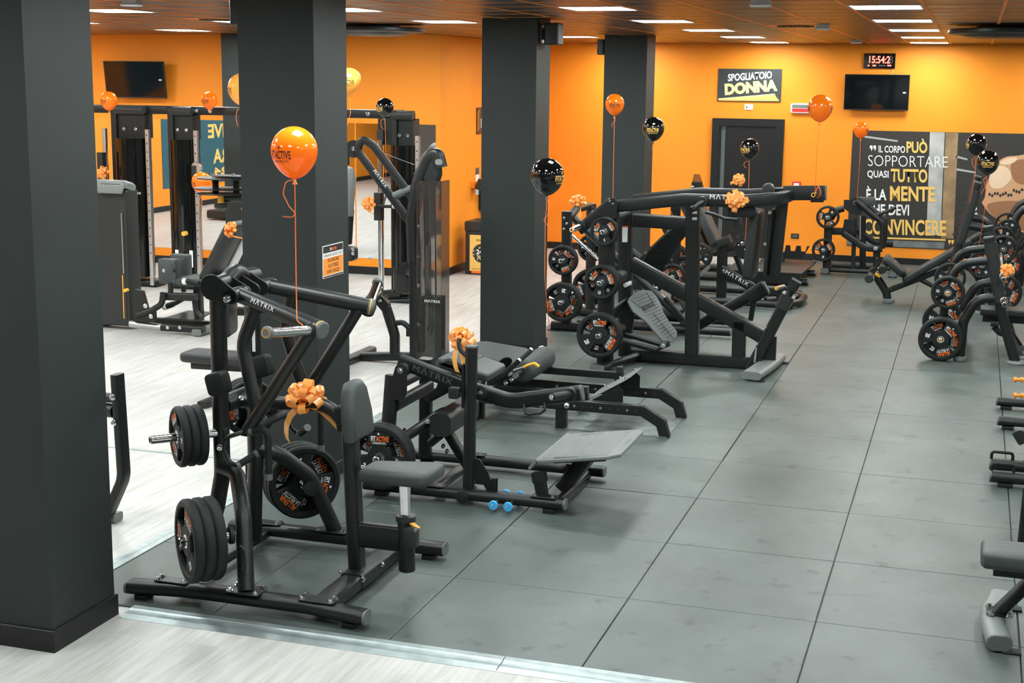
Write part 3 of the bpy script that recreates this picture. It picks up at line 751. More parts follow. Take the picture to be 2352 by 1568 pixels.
# ---------------------------------------------------------------- glute lever machine with tilted foot plate
Y2 = 1.78
m2 = thing('glute_machine', 'black lever glute machine with a ribbed grey foot plate and blue band pegs', 'gym machine', (-.4, Y2, 0))
def h2(path, s): return half(path, s, Y2)
for s in (-1, 1):
    x0, x1 = (-1.13, .255) if s < 0 else (-1.10, .30)
    part('base_rail', m2, MB().beam(h2([(x0, 1.36, .062), (x1, 1.36, .062)], s), .10, .072, r=.034), 'steel_black')
    capend(m2, h2([(x1, 1.36, .062)], s)[0], (1, 0, 0), .098, .07, .033); capend(m2, h2([(x0, 1.36, .062)], s)[0], (-1, 0, 0), .098, .07, .033, 'rubber_black')
    for x in (-1.02, .16): foot(m2, h2([(x, 1.36, 0)], s)[0], .08, .08, .028)
    part('flange', m2, MB().slab(rrect(.18, .085, .012), .007, h2([(-.66, 1.36, .098)], s)[0], (1, 0, 0), (0, 1, 0), ch=.002), 'steel_black')
    for x in (-.73, -.59): bolt(m2, h2([(x, 1.34, .105)], s)[0], (0, 0, 1))
    part('flange', m2, MB().slab(rrect(.17, .085, .012), .007, h2([(.12, 1.36, .098)], s)[0], (1, 0, 0), (0, 1, 0), ch=.002), 'steel_black')
    for x in (.06, .18): bolt(m2, h2([(x, 1.345, .105)], s)[0], (0, 0, 1))
    # rear legs
    part('rear_leg', m2, MB().beam(h2([(-1.02, 1.40, .06), (-.985, 1.47, .80)], s), .09, .075, up=(0, 1, 0), r=.02), 'steel_black')
part('cross_beam', m2, MB().tube([(-.65, 1.38, .065), (-.65, 2.18, .065)], .038, n=18), 'steel_black')
part('cross_beam', m2, MB().tube([(.19, 1.38, .05), (.19, 2.18, .05)], .03, n=18), 'steel_black')
part('diagonal', m2, MB().beam([(-.80, Y2, .50), (-.52, Y2, .08)], .07, .07, up=(0, 1, 0), r=.02), 'steel_black')
part('cross_tube', m2, MB().tube([(-.975, 1.45, .72), (-.975, 2.1, .72)], .038, n=18), 'steel_black')
part('cross_tube', m2, MB().beam([(-.96, 1.45, .60), (-.96, 2.1, .60)], .06, .085, r=.02), 'steel_black')
# upright with hook
part('upright', m2, MB().beam([(-.41, 1.385, .03), (-.395, 1.385, 1.045)], .078, .078, up=(0, 1, 0), r=.03), 'steel_black')
part('top_cap', m2, MB().beam([(-.395, 1.385, 1.043), (-.395, 1.385, 1.056)], .078, .078, up=(0, 1, 0), r=.03), 'end_cap')
part('pivot_hub', m2, MB().lathe([(.036, 0), (.044, .004), (.044, .03), (.04, .03), (.04, .2), (0, .2)], (-.425, 1.285, .062), (0, 1, 0), 24), 'steel_black_matt')
part('hook', m2, MB().tube([(-.43, 1.385, .985), (-.475, 1.39, 1.02), (-.49, 1.40, 1.07), (-.485, 1.41, 1.09)], .015, rad=.04), 'steel_black')
part('slide_plate', m2, MB().box((-.455, 1.36, .64), (-.437, 1.41, .93)), 'steel_black')
part('latch', m2, MB().slab(rrect(.07, .075, .012), .05, (-.495, 1.36, .745), (1, 0, 0), (0, 0, 1), ch=.006), 'dark_plastic')
part('stop_bracket', m2, MB().slab([(0, 0), (0, .17), (.03, .17), (.09, .09), (.12, .0), (.12, -.05), (.09, -.05), (.06, .0)], .01, (-.365, 1.39, .13), (1, 0, 0), (0, 0, 1)), 'steel_black')
part('stop_cup', m2, MB().tube([(-.23, 1.385, .08), (-.23, 1.385, .185)], .022), 'steel_black')
# lever arm
L = [PY(918, 828, 1.5), PY(1098, 897, 1.5), PY(1175, 922, 1.5), PY(1335, 902, 1.5)]
part('lever_arm', m2, MB().sweep(L, rrect(.06, .105, .028), up=(0, 0, 1), rad=.3, seg=10), 'steel_black')
d = (L[3]-L[2]).normalized(); part('end_cap', m2, MB().sweep([L[3], L[3]+d*.012], rrect(.06, .105, .028), up=(0, 0, 1)), 'end_cap')
part('pivot_cap', m2, MB().lathe([(.05, 0), (.05, .012), (.042, .014), (.042, .022), (.03, .024), (0, .024)], PY(1103, 901, 1.47), (0, -1, 0), 24), 'steel_black_matt')
bolt(m2, PY(1103, 901, 1.446), (0, -1, 0), 1.2)
a = PY(1312, 905, 1.47); e = PY(1268, 912, 1.27)
part('horn_socket', m2, MB().cyl(a+V(0, .01, 0), a-V(0, .035, 0), .045, 20, .006), 'steel_black'); part('horn', m2, MB().cyl(a, e, .026, 20, .003), 'steel_black_matt'); bolt(m2, e, (0, -1, 0), 1.2)
part('loop_handle', m2, MB().tube([PY(1203, 928, 1.47), PY(1206, 948, 1.45), PY(1215, 952, 1.45), PY(1242, 949, 1.45), PY(1252, 940, 1.45), PY(1251, 925, 1.47)], .008, rad=.012), 'steel_black')
# rear link plate
p = PY(920, 850, 1.42)
part('link_plate', m2, MB().slab(pear(.062, .043, .145), .014, p+V(-.02, .012, -.145), (.14, 0, .99), (-.99, 0, .14), ch=.002), 'steel_black')
part('pivot_hub', m2, MB().cyl(p+V(.01, .0, .0), p+V(.01, .10, 0), .046, 20, .004), 'steel_black'); bolt(m2, p+V(0, -.004, 0), (0, -1, 0), 1.4)
# back cushion with rolled lower end
prof = [PY(x, y, 1.60) for x, y in ((1005, 830), (1030, 822), (1068, 840), (1075, 870), (1030, 902), (984, 926), (974, 918), (974, 908), (1000, 890), (1006, 872))]
o = prof[0]; part('back_pad', m2, MB().slab([((q-o).x, (q-o).z) for q in prof], .40, o+V(0, .40, 0), (1, 0, 0), (0, 0, 1), ch=.02, rings=3), 'vinyl_dark', ang=50)
q0 = PY(1012, 828, 1.60); cushion(m2, [(0, 0), (.34, .0), (.36, .03), (.36, .37), (.34, .4), (0, .4), (-.02, .37), (-.02, .03)], .06, PY(1005, 842, 1.60), (.94, 0, -.24), (0, 1, 0), 'vinyl', 'seat_pad', ch=.02)
# hip pad on its tube
part('hip_pad', m2, MB().sweep([(-.655, 1.50, .475), (-.655, 1.512, .475), (-.655, 2.06, .475), (-.655, 2.075, .475)], rrect(.15, .155, .045, 5), up=(0, 0, 1)), 'vinyl_dark')
part('pad_tube', m2, MB().tube([(-.72, 1.62, .36), (-.655, 1.62, .45)], .026), 'steel_black')
part('pad_tube', m2, MB().tube([(-.79, Y2-.1, .30), (-.70, 1.62, .375)], .03), 'steel_black')
for p in ((-.80, 1.73, .38), (-.72, 1.73, .27), (-.775, 1.735, .345), (-.695, 1.735, .235)): bolt(m2, p, (-.2, -1, .3), 1.1)
# loading tube and horn with plates
part('load_tube', m2, MB().tube([PY(930, 1003, 1.42), PY(1022, 945, 1.72)], .036, n=18), 'steel_black')
for x, y in ((982, 968), (1004, 958)): bolt(m2, PY(x, y, 1.52), (.3, -1, .4))
pc = V(-.965, 1.215, .30)
horn(m2, pc+V(0, .30, 0), pc+V(-.0, -.085, 0))
plates(['20', '20'], pc, (0, -1, 0), [2, 50], 'on the glute machine horn behind the grey seat', 'plates on the glute machine')
part('horn_arm', m2, MB().beam([(-.965, 1.52, .30), (-.88, 1.52, .42)], .07, .08, r=.02), 'steel_black')
# foot plate
A, B_, C_, D_ = V(.06, 1.40, .325), V(.60, 1.40, .405), V(.585, 2.16, .40), V(.05, 2.16, .325)
ux = (B_-A).normalized(); part('foot_plate', m2, MB().slab([(0, 0), (.47, 0), (.545, .06), (.545, .70), (.50, .76), (0, .76)], .022, A-V(0, 0, .022), ux, (0, 1, 0), ch=.004), 'grey_plastic')
for i in range(24):
    t = .03+i*.019
    if t > .46: break
    part('tread_rib', m2, MB().beam([A+ux*t+V(0, .04, .001), A+ux*t+V(0, .72, .001)], .009, .005, r=.002), 'grey_plastic')
part('plate_lip', m2, MB().slab([(0, 0), (.76, 0), (.76, .085), (0, .085)], .02, A+V(0, 0, -.004), (0, 1, 0), (-.62, 0, -.78), ch=.004), 'grey_plastic')
part('plate_support', m2, MB().beam([V(.16, 1.45, .325), V(.50, 1.45, .37)], .05, .035, r=.006), 'steel_black'); part('plate_support', m2, MB().beam([V(.16, 2.1, .325), V(.50, 2.1, .37)], .05, .035, r=.006), 'steel_black')
part('plate_post', m2, MB().beam([(.145, 1.70, .06), (.325, 1.74, .318)], .14, .095, up=(1, 0, 0), r=.015), 'steel_black')
tw = textmesh('M\u039bTRIX', 'print_dark', bold=0, sx=1.1, space=1.2); put('lettering', m2, tw, frame(A+ux*.497+V(0, .38, .003), (0, -1, 0), ux) @ Matrix.Scale(.035, 4))
part('stop_post', m2, MB().beam([(.095, 1.40, .09), (.075, 1.40, .19)], .075, .06, up=(0, 1, 0), r=.01), 'steel_black'); part('stop_block', m2, MB().beam([(.077, 1.40, .185), (.068, 1.40, .245)], .09, .07, up=(0, 1, 0), r=.01), 'rubber_black')
for x in (-.185, -.085):
    for s, yy in ((-1, 1.31), (1, 1.41)):
        a = V(x, yy, .05); e = a+V(0, s*.075, -.002); part('band_peg', m2, MB().cyl(a, e, .013, 12), 'steel_black_matt')
        part('peg_disc', m2, MB().cyl(e, e+V(0, s*.016, 0), .031, 24, .003), 'blue', 'light blue disc on the end of a band peg'); bolt(m2, e+V(0, s*.016, 0), (0, s, 0), .5)
d = (L[1]-L[0]).normalized(); u = V(0, -1, 0).cross(d); u = u if u.z > 0 else -u
text(m2, 'M\u039bTRIX', 'print_shade', L[0]+(L[1]-L[0])*.44+V(0, -.0305, 0)-u*.02, d, u, .04, sx=1.25, space=1.2)
bow(PY(1062, 785, 1.56), (-.1, -.4, .9), 'pale orange pull bow hanging on the upright of the glute machine', 1.15, 11, tails=(260, 300))
# ---------------------------------------------------------------- hip thrust bench on perforated rails
m3 = thing('hip_thrust_bench', 'black hip thrust bench with perforated rails and a chequer plate step', 'gym machine', (-.4, 3.9, 0))
for y, hx in ((3.57, 0), (4.24, 0)):
    part('rail', m3, MB().sweep([(-1.25, y, .195), (.27, y, .195), (.42, y, .11), (.455, y, .0)], rrect(.06, .085, .006), up=(0, 1, 0) if False else (0, 0, 1)), 'steel_black')
    part('rail_post', m3, MB().beam([(-.395, y, 0), (-.395, y, .16)], .09, .06, up=(0, 1, 0), r=.005), 'steel_black')
    part('rail_post', m3, MB().beam([(-1.15, y, 0), (-1.15, y, .16)], .09, .06, up=(0, 1, 0), r=.005), 'steel_black')
    for i in range(11): part('rail_hole', m3, MB().cyl((-.50+i*.072 if i > 0 else -.62, y-.0315, .195), (-.50+i*.072 if i > 0 else -.62, y-.0302, .195), .011, 14), 'brushed' if i % 3 == 0 else 'print_dark')
    for i in range(4): part('rail_hole', m3, MB().cyl((.03+i*.05, y, .2375), (.03+i*.05, y, .2385), .011, 12), 'print_dark')
part('pin_knob', m3, MB().lathe([(.008, 0), (.008, .02), (.022, .022), (.022, .045), (.012, .052), (0, .052)], (-.335, 3.54, .2), (0, -1, 0), 16), 'brushed')
part('pin_knob', m3, MB().lathe([(.008, 0), (.008, .02), (.018, .022), (.018, .04), (0, .042)], (-.55, 3.54, .185), (0, -1, 0), 16), 'brushed')
# chequer plate
part('step_plate', m3, MB().box((-.36, 3.535, .0), (.47, 4.275, .006)), 'tread_metal')
b = MB()
for i in range(28):
    for j in range(25):
        x = -.345+i*.029; y = 3.55+j*.029; a = .6 if (i+j) % 2 else -.6
        dx, dy = .011*cos(a), .011*sin(a); px_, py_ = -sin(a)*.003, cos(a)*.003; k = len(b.v)
        b.v += [V(x-dx, y-dy, .006), V(x+px_, y+py_, .006), V(x+dx, y+dy, .006), V(x-px_, y-py_, .006), V(x, y, .0078)]
        b.f += [(k, k+1, k+4), (k+1, k+2, k+4), (k+2, k+3, k+4), (k+3, k, k+4)]
part('tread_pattern', m3, b, 'tread_metal', kind='stuff')
# sliding bars over the rails
for y, x0, x1, z in ((3.66, -.95, -.20, .26), (4.15, -1.0, -.03, .34)):
    part('slide_bar', m3, MB().beam([(x0, y, z), (x1, y, z)], .05, .06, r=.005), 'steel_black')
    part('bar_block', m3, MB().beam([(x1-.03, y, z+.03), (x1-.03, y, z+.075)], .055, .055, up=(0, 1, 0), r=.004), 'dark_plastic')
    part('bar_foot', m3, MB().beam([(x1-.05, y, .23), (x1-.05, y, z-.025)], .05, .05, up=(0, 1, 0), r=.004), 'steel_black')
    part('bar_foot', m3, MB().beam([(x0+.05, y, .23), (x0+.05, y, z-.025)], .05, .05, up=(0, 1, 0), r=.004), 'steel_black')
# tilted foot board with rounded ends
fa = V(-.20, 3.90, .225); fu = V(.33, 0, .2).normalized()
part('foot_board', m3, MB().slab(rrect(.41, .56, .10, 6), .008, fa+fu*.19, fu, (0, 1, 0), ch=.002), 'grey_plastic')
for i in (-1, 0, 1):
    for j in (-1, 1): bolt(m3, fa+fu*(.19+i*.15)+V(0, j*.2, 0)+fu.cross(V(0, 1, 0))*.008, fu.cross(V(0, 1, 0)), .9)
for y in (3.6, 4.2): part('board_bracket', m3, MB().slab([(0, 0), (.26, 0), (.26, .1), (.22, .13), (.0, .0)], .008, (-.16, y, .24), (1, 0, 0), (0, 0, 1)), 'steel_black')
# bench pad, roll pad, yoke
part('bench_frame', m3, MB().beam([(-1.10, 3.64, .40), (-1.10, 4.2, .40)], .3, .10, r=.01), 'steel_black_matt')
for y in (3.66, 4.16): part('bench_leg', m3, MB().beam([(-1.12, y, .0), (-1.12, y, .38)], .07, .06, up=(0, 1, 0), r=.006), 'steel_black')
cushion(m3, [(-.22, -.30), (.22, -.30), (.25, -.27), (.25, .24), (.18, .31), (-.18, .31), (-.25, .24), (-.25, -.27)], .085, (-1.085, 3.92, .435), (.985, 0, -.10), (0, 1, .02), 'vinyl', 'bench_pad', ch=.03)
part('roll_pad', m3, MB().lathe([(.02, 0), (.075, .004), (.095, .025), (.098, .08), (.098, .58), (.095, .635), (.075, .655), (0, .66)], (-.735, 3.58, .435), (0, 1, 0), 28), 'vinyl', ang=50)
part('yoke_bar', m3, MB().tube([(-.86, 3.50, .36), (-.735, 3.50, .435), (-.735, 4.3, .435)], .02, rad=.03), 'steel_black')
part('yoke_drum', m3, MB().cyl(PY(1130, 868, 3.5), PY(1160, 852, 3.5), .055, 24, .006), 'steel_black')
dsk = PY(1147, 842, 3.48); part('yoke_disc', m3, MB().slab(rrect(.24, .12, .055, 6), .008, dsk, (.72, 0, .68), (-.4, -.8, .4)), 'steel_black')
part('yoke_plate', m3, MB().beam([PY(1155, 862, 3.47), PY(1192, 828, 3.47)], .05, .04, r=.01), 'steel_black')
for a, e in (((1193, 828), (1222, 802)),):
    p, q = PY(a[0], a[1], 3.46), PY(e[0], e[1], 3.56); part('grip', m3, MB().cyl(p, q, .019, 16), 'rubber_black')
    for u in (.0, .95): c = p+(q-p)*u; dd = (q-p).normalized(); part('grip_ring', m3, MB().cyl(c-dd*.008, c+dd*.008, .021, 16), 'brushed')
p, q = PY(1240, 802, 4.28), PY(1252, 797, 4.36); part('grip', m3, MB().cyl(V(-.735, 4.25, .47), p, .019), 'rubber_black'); part('grip_end', m3, MB().cyl(p, q+V(0, -.05, 0), .024, 16, .003), 'white')
part('release_lever', m3, MB().beam([PY(1203, 843, 3.43), PY(1212, 838, 3.43), PY(1228, 834, 3.43), PY(1238, 842, 3.43)], .028, .02, rad=.02, r=.007), 'amber', 'amber plastic release lever')
part('lever_rod', m3, MB().tube([PY(1180, 850, 3.44), PY(1204, 842, 3.43)], .007), 'brushed')
part('latch_plate', m3, MB().slab(rrect(.05, .035, .006), .01, PY(1185, 863, 3.42), (.8, 0, .6), (-.6, 0, .8)), 'brushed')
for x, y in ((1162, 880), (1175, 872), (1105, 873), (1112, 868)): bolt(m3, PY(x, y, 3.44), (-.1, -1, .3), 1.2)
# ---------------------------------------------------------------- pendulum squat machine
Y4 = 6.5
m4 = thing('squat_machine', 'tall black pendulum squat machine with long back pad and grey toe board', 'gym machine', (.1, Y4, 0))
P4 = lambda x, y, Y=Y4: PY(x, y, Y)
part('spine', m4, MB().beam([(-.60, Y4, .065), (.80, Y4, .065)], .10, .12, r=.012), 'steel_black')
part('column', m4, MB().beam([(.105, Y4, .10), (.065, Y4, 1.60)], .13, .13, up=(0, 1, 0), r=.02), 'steel_black')
part('column', m4, MB().beam([(-.565, Y4, .05), (-.605, Y4, 1.52)], .13, .13, up=(0, 1, 0), r=.02), 'steel_black')
part('top_beam', m4, MB().beam([P4(1455, 505), P4(1580, 513)], .10, .13, r=.02), 'steel_black')
part('diagonal_beam', m4, MB().beam([P4(1450, 605), P4(1752, 772)], .10, .14, up=(0, 0, 1), r=.02), 'steel_black')
part('short_post', m4, MB().beam([(.565, Y4, .11), (.56, Y4, .46)], .13, .10, up=(0, 1, 0), r=.015), 'steel_black')
part('front_post', m4, MB().beam([P4(1722, 852), P4(1806, 690)], .11, .16, up=(0, 1, 0), r=.02), 'steel_black')
part('post_sleeve', m4, MB().beam([P4(1796, 706), P4(1812, 677)], .13, .19, up=(0, 1, 0), r=.02), 'dark_plastic')
part('post_tube', m4, MB().tube([P4(1808, 685), P4(1822, 658)], .035), 'steel_black'); part('stop_pad', m4, MB().beam([P4(1818, 664), P4(1830, 644)], .10, .13, up=(0, 1, 0), r=.02), 'rubber_black')
part('gusset', m4, MB().slab([(0, 0), (.18, 0), (.18, .32), (.12, .32)], .05, (.74, Y4+.06, .01), (1, 0, 0), (0, 0, 1)), 'steel_black')
part('rod', m4, MB().tube([P4(1733, 832, 6.4), P4(1737, 797, 6.4)], .012), 'chrome')
for x, y in ((1761, 752), (1770, 757), (1739, 790), (1748, 796)): bolt(m4, P4(x, y, 6.435), (0, -1, 0), .9)
part('front_foot', m4, MB().beam([(.775, 5.92, .052), (.82, 6.2, .06), (.855, 6.5, .062), (.87, 6.95, .052)], .20, .075, r=.035, rad=.4, seg=8), 'grey_plastic')
foot(m4, (.85, 5.95, 0), .06, .1, .012); foot(m4, (.93, 6.9, 0), .08, .14, .012)
a, e = G(1372, 846, .045), V(-.42, Y4, .06)
part('rear_foot', m4, MB().beam([a, e], .09, .07, r=.034), 'steel_black'); d = (a-e).normalized()
part('end_cap', m4, MB().sweep([a, a+d*.012], rrect(.16, .075, .035), up=(0, 0, 1)), 'end_cap'); part('foot_end', m4, MB().beam([a, a-d*.14], .16, .075, r=.035), 'steel_black'); foot(m4, a+V(-.05, .02, -.045), .07, .1, .012)
part('rear_foot', m4, MB().beam([V(-.42, Y4, .06), V(-.70, 7.05, .045)], .09, .07, r=.034), 'steel_black')
# storage post with plates
px4, py4 = -.655, 6.02
part('storage_post', m4, MB().beam([(px4, py4, .05), (px4-.01, py4, 1.47)], .15, .08, up=(0, 1, 0), r=.012), 'steel_black')
part('pivot_plate', m4, MB().slab([(0, 0), (.08, 0), (.085, .16), (.06, .19), (.02, .19), (-.02, .14), (-.1, .02)], .012, P4(1398, 500, 6.0), (1, 0, 0), (0, 0, 1)), 'steel_black')
for x, y in ((1400, 462), (1407, 468)): bolt(m4, P4(x, y, 5.985), (0, -1, 0), .8)
part('pivot_tube', m4, MB().tube([P4(1413, 500, 6.02), P4(1440, 490, 6.45)], .045, n=18), 'steel_black_matt')
part('counter_arm', m4, MB().beam([P4(1406, 464, 6.08), P4(1330, 528, 6.08)], .08, .10, r=.012), 'steel_black')
hb = P4(1336, 518, 6.03); horn(m4, hb, hb+V(-.03, -.25, -.02), .026); 
b = part('horn_band', m4, MB().lathe([(.012, 0), (.019, 0), (.019, .002), (.012, .002)], hb+V(-.03, -.25, -.02), (-.1, -1, -.1), 16, close=True), 'amber')
for num, x, y, k, rot in (('5', 1388, 531, 1, 65), ('10', 1381, 648, 3, 52), ('20', 1376, 770, 2, 0)):
    c = P4(x, y, 5.86); horn(m4, c+V(0, .16, 0), c+V(0, -.09 if num != '20' else -.06, 0))
    plates([num]*k, c, (0, -1, 0), [rot, rot+45, 10], 'on the squat machine storage post', 'plates on the squat machine')
part('cross_stub', m4, MB().tube([P4(1430, 632, 6.30), P4(1415, 637, 6.02)], .055, n=18), 'steel_black_matt')
part('cross_stub', m4, MB().tube([P4(1430, 752, 6.30), P4(1415, 758, 6.02)], .04, n=18), 'steel_black_matt')
part('roller', m4, MB().cyl(P4(1436, 655, 6.30), P4(1447, 650, 6.42), .022, 16, .003), 'white'); part('roller', m4, MB().cyl(P4(1439, 653, 6.34), P4(1450, 648, 6.45), .018), 'steel_black')
# yoke
def yoke(s):
    y0 = Y4+s*.40
    zz = lambda x, y: PY(x, y, 6.10)
    pts = [zz(1412, 474), zz(1570, 458), zz(1690, 462), zz(1757, 458)]
    pts = [V(p.x, y0, p.z) for p in pts]
    pts += [V(.93, Y4+s*.33, pts[-1].z+.01), V(.985, Y4+s*.06, pts[-1].z+.015)]
    return part('yoke_arm', m4, MB().sweep(pts, rrect(.07, .115, .02), up=(0, 0, 1), rad=[0, .5, .5, .25, .2, 0], seg=8), 'steel_black')
yoke(-1); yoke(1)
part('end_beam', m4, MB().beam([(.93, Y4, 1.72), (1.315, Y4, 1.735)], .09, .135, r=.015), 'steel_black'); capend(m4, (1.315, Y4, 1.735), (1, 0, .03), .09, .135, .015)
a = P4(1880, 443, 6.44); e = a+V(-.02, -.26, -.0); part('horn', m4, MB().cyl(a, e, .025, 18, .003), 'gloss_black'); part('horn_band', m4, MB().lathe([(.013, 0), (.021, 0), (.021, .002), (.013, .002)], e, (-.1, -1, 0), 16, close=True), 'amber')
part('horn_socket', m4, MB().beam([P4(1862, 456, 6.42), P4(1892, 456, 6.42)], .03, .07, r=.01), 'steel_black')
# pads
part('shoulder_pad', m4, MB().slab(rrect(.26, .115, .03), .12, P4(1706, 483, 6.30), (1, 0, .03), (0, 0, 1), ch=.02, rings=3), 'vinyl_dark', ang=50)
part('shoulder_pad', m4, MB().slab(rrect(.11, .20, .05), .12, P4(1767, 443, 6.85), (1, 0, .03), (0, 0, 1), ch=.02, rings=3), 'vinyl_dark', ang=50)
part('pad_bracket', m4, MB().beam([P4(1700, 470, 6.2), P4(1765, 462, 6.2)], .05, .05, r=.01), 'steel_black')
t0, t1 = P4(1757, 482), P4(1738, 640); d = (t1-t0); L_ = d.length; d.normalize()
cushion(m4, rrect(.40, L_, .05), .10, t0+d*(L_/2)+V(-.02, 0, 0), (0, -1, 0), d*-1, 'vinyl_dark', 'back_pad', ch=.03)
part('back_rail', m4, MB().beam([P4(1797, 462), P4(1778, 632)], .11, .10, up=(0, 1, 0), r=.015), 'steel_black')
part('back_plate', m4, MB().beam([P4(1776, 480), P4(1760, 632)], .30, .03, up=(1, 0, 0), r=.005), 'steel_black')
for x, y in ((1768, 488), (1757, 560), (1745, 620)): bolt(m4, P4(x, y, 6.3), (.3, -1, 0), 1.1)
# link arm behind the frame
part('link_arm', m4, MB().beam([P4(1600, 748, 6.85), P4(1730, 675, 6.85)], .10, .11, r=.03), 'steel_black')
part('link_sleeve', m4, MB().beam([P4(1720, 684, 6.85), P4(1758, 660, 6.85)], .13, .15, r=.04), 'rubber_black'); part('end_cap', m4, MB().beam([P4(1757, 660, 6.85), P4(1761, 658, 6.85)], .10, .12, r=.04), 'end_cap')
part('link_bar', m4, MB().beam([P4(1732, 690, 6.85), P4(1724, 735, 6.85)], .05, .06, up=(0, 1, 0), r=.01), 'steel_black')
# toe board
n = V(.72, -.42, .55); o = P4(1495, 725, 6.35)
out = [(1443, 692), (1449, 680), (1463, 671), (1485, 666), (1497, 668), (1508, 680), (1518, 697), (1524, 716), (1540, 742), (1555, 760), (1555, 772), (1541, 786), (1534, 783), (1524, 784), (1505, 762), (1484, 738), (1470, 727), (1455, 715)]
ux = V(0, 1, .3); ux = (ux-n*(ux.dot(n)/n.dot(n))).normalized(); uy = n.normalized().cross(ux)
pl = [(PN(x, y, o, n)-o) for x, y in out]
part('toe_board', m4, MB().slab([(p.dot(ux), p.dot(uy)) for p in pl], .02, o-n.normalized()*.02, ux, uy, ch=.003), 'grey_plastic')
def onb(x, y, e=.001): return PN(x, y, o, n)+n.normalized()*e
for i in range(15):
    t = i/14; ga = (1453+t*75, 690+t*90); l = (1500+t*52, 672+t*92)
    w = abs(t-.5)
    part('groove', m4, MB().tube([onb(ga[0]+2, ga[1]-4), onb(l[0]-2, l[1]-2)], .0022, n=5), 'print_dark')
for q in (((1448, 688), (1469, 706), (1478, 704)), ((1483, 669), (1505, 704)), ((1500, 720), (1515, 737)), ((1518, 742), (1546, 777))): part('groove', m4, MB().tube([onb(*p, .002) for p in q], .003, n=5), 'print_dark')
d = (onb(1502, 697)-onb(1478, 712)).normalized(); text(m4, 'M\u039bTRIX', 'print_dark', onb(1490, 709, .004), d, n.normalized().cross(d), .045, sx=.75, bold=.03)
part('board_tube', m4, MB().tube([P4(1430, 765, 6.3), P4(1522, 792, 6.3)], .025), 'steel_black'); part('board_tube', m4, MB().tube([P4(1430, 782, 6.1), P4(1506, 803, 6.2)], .03), 'steel_black')
part('board_pivot', m4, MB().tube([P4(1500, 806, 6.2), P4(1536, 790, 6.35)], .022), 'steel_black'); bolt(m4, P4(1523, 793, 6.2), (.2, -1, 0), 1.6)
part('board_bracket', m4, MB().beam([P4(1408, 718, 6.2), P4(1445, 690, 6.35)], .04, .08, r=.01), 'steel_black'); part('board_bracket', m4, MB().slab([(0, 0), (.18, .07), (.14, -.2)], .02, P4(1420, 720, 6.4), (1, 0, 0), (0, 0, 1)), 'steel_black')
# prints
part('sticker', m4, MB().quad(P4(1429, 522, 6.43), P4(1442, 522, 6.43), P4(1441, 556, 6.43), P4(1429, 556, 6.43)), 'print_white'); part('sticker_band', m4, MB().quad(P4(1430, 519, 6.429), P4(1442, 519, 6.429), P4(1442, 522, 6.429), P4(1430, 522, 6.429)), 'print_orange')
for y in (491, 505):
    part('sticker', m4, MB().quad(P4(1590, y, 6.43), P4(1601, y, 6.43), P4(1601, y-6, 6.43), P4(1590, y-6, 6.43)), 'print_grey')
text(m4, 'M\u039bTRIX', 'print_white', P4(1664, 458, 6.0635), (1, 0, 0), (0, 0, 1), .042, sx=1.15, space=1.2)
part('handle', m4, MB().tube([P4(1614, 463, 6.0), P4(1590, 480, 5.85)], .018), 'steel_black'); part('handle_end', m4, MB().cyl(P4(1594, 476, 5.87), P4(1588, 482, 5.84), .03, 16, .004), 'rubber_black'); part('handle_boss', m4, MB().cyl(P4(1614, 462, 6.06), P4(1612, 464, 6.0), .05, 18, .005), 'dark_plastic')
bow(P4(1692, 462, 5.99), (0, -.95, .3), 'big pale orange bow over the lettering of the squat machine yoke', 1.25, 5, tails=(20,), nl=20)
# string loop on the end horn
part('ribbon_knot', m4, MB().tube([a+V(0, -.03, .07), a+V(.03, -.05, .0), a+V(.0, -.06, -.05), a+V(-.03, -.05, .0), a+V(0, -.03, .07)], .004, rad=.02, n=6), 'string')
# ---------------------------------------------------------------- leg press behind the squat machine
m5 = thing('leg_press', 'black angled leg press with twin sloping rails and chrome rods', 'gym machine', (-.9, 8.5, 0))
for y, g_ in ((7.93, 0), (8.98, 0)):
    part('rear_post', m5, MB().beam([(-1.585, y, .04), (-1.60, y, 1.33)], .10, .10, up=(0, 1, 0), r=.01), 'steel_black')
    for k in range(3): bolt(m5, (-1.60+(.015 if k % 2 else -.015), y-.052, 1.26-k*.06), (0, -1, 0), 1.1)
    part('post_foot', m5, MB().beam([(-1.75, y, .05), (-1.42, y, .05)], .12, .09, r=.03), 'rubber_black'); foot(m5, (-1.72, y-.05, 0), .06, .12, .012)
    ys = y+.17 if y < 8.5 else y-.17
    part('rail', m5, MB().tube([(-1.57, ys, 1.24), (-.30, ys, .17)], .045, n=18), 'steel_black')
    part('guide_rod', m5, MB().tube([(-1.58, ys-.1, 1.08), (-.55, ys-.1, .24)], .018), 'chrome'); part('rod_sleeve', m5, MB().tube([(-1.17, ys-.1, .745), (-.95, ys-.1, .565)], .036), 'rubber_black')
    part('floor_rail', m5, MB().tube([(-1.5, y+.17 if y < 8.5 else y-.17, .065), (.22, y+.17 if y < 8.5 else y-.17, .065)], .042, n=18), 'steel_black')
    capend(m5, (.22, y+.17 if y < 8.5 else y-.17, .065), (1, 0, 0), .08, .08, .039)
    s = -1 if y < 8.5 else 1
    for num, z, k, rot in (('10', .80, 2, -38), ('20', .335, 2, -130)):
        c = V(-1.61, y+s*.105, z); horn(m5, c-V(0, s*.06, 0), c+V(0, s*(.09 if s < 0 else .02), 0))
        if s < 0: plates([num]*k, c, (0, -1, 0), [rot, rot+50], 'on the near leg press rear post', 'plates on the leg press')
        else: plates([num]*k, c-V(0, .03, 0), (0, -1, 0), [rot, rot+50], 'on the far leg press rear post', 'plates on the leg press')
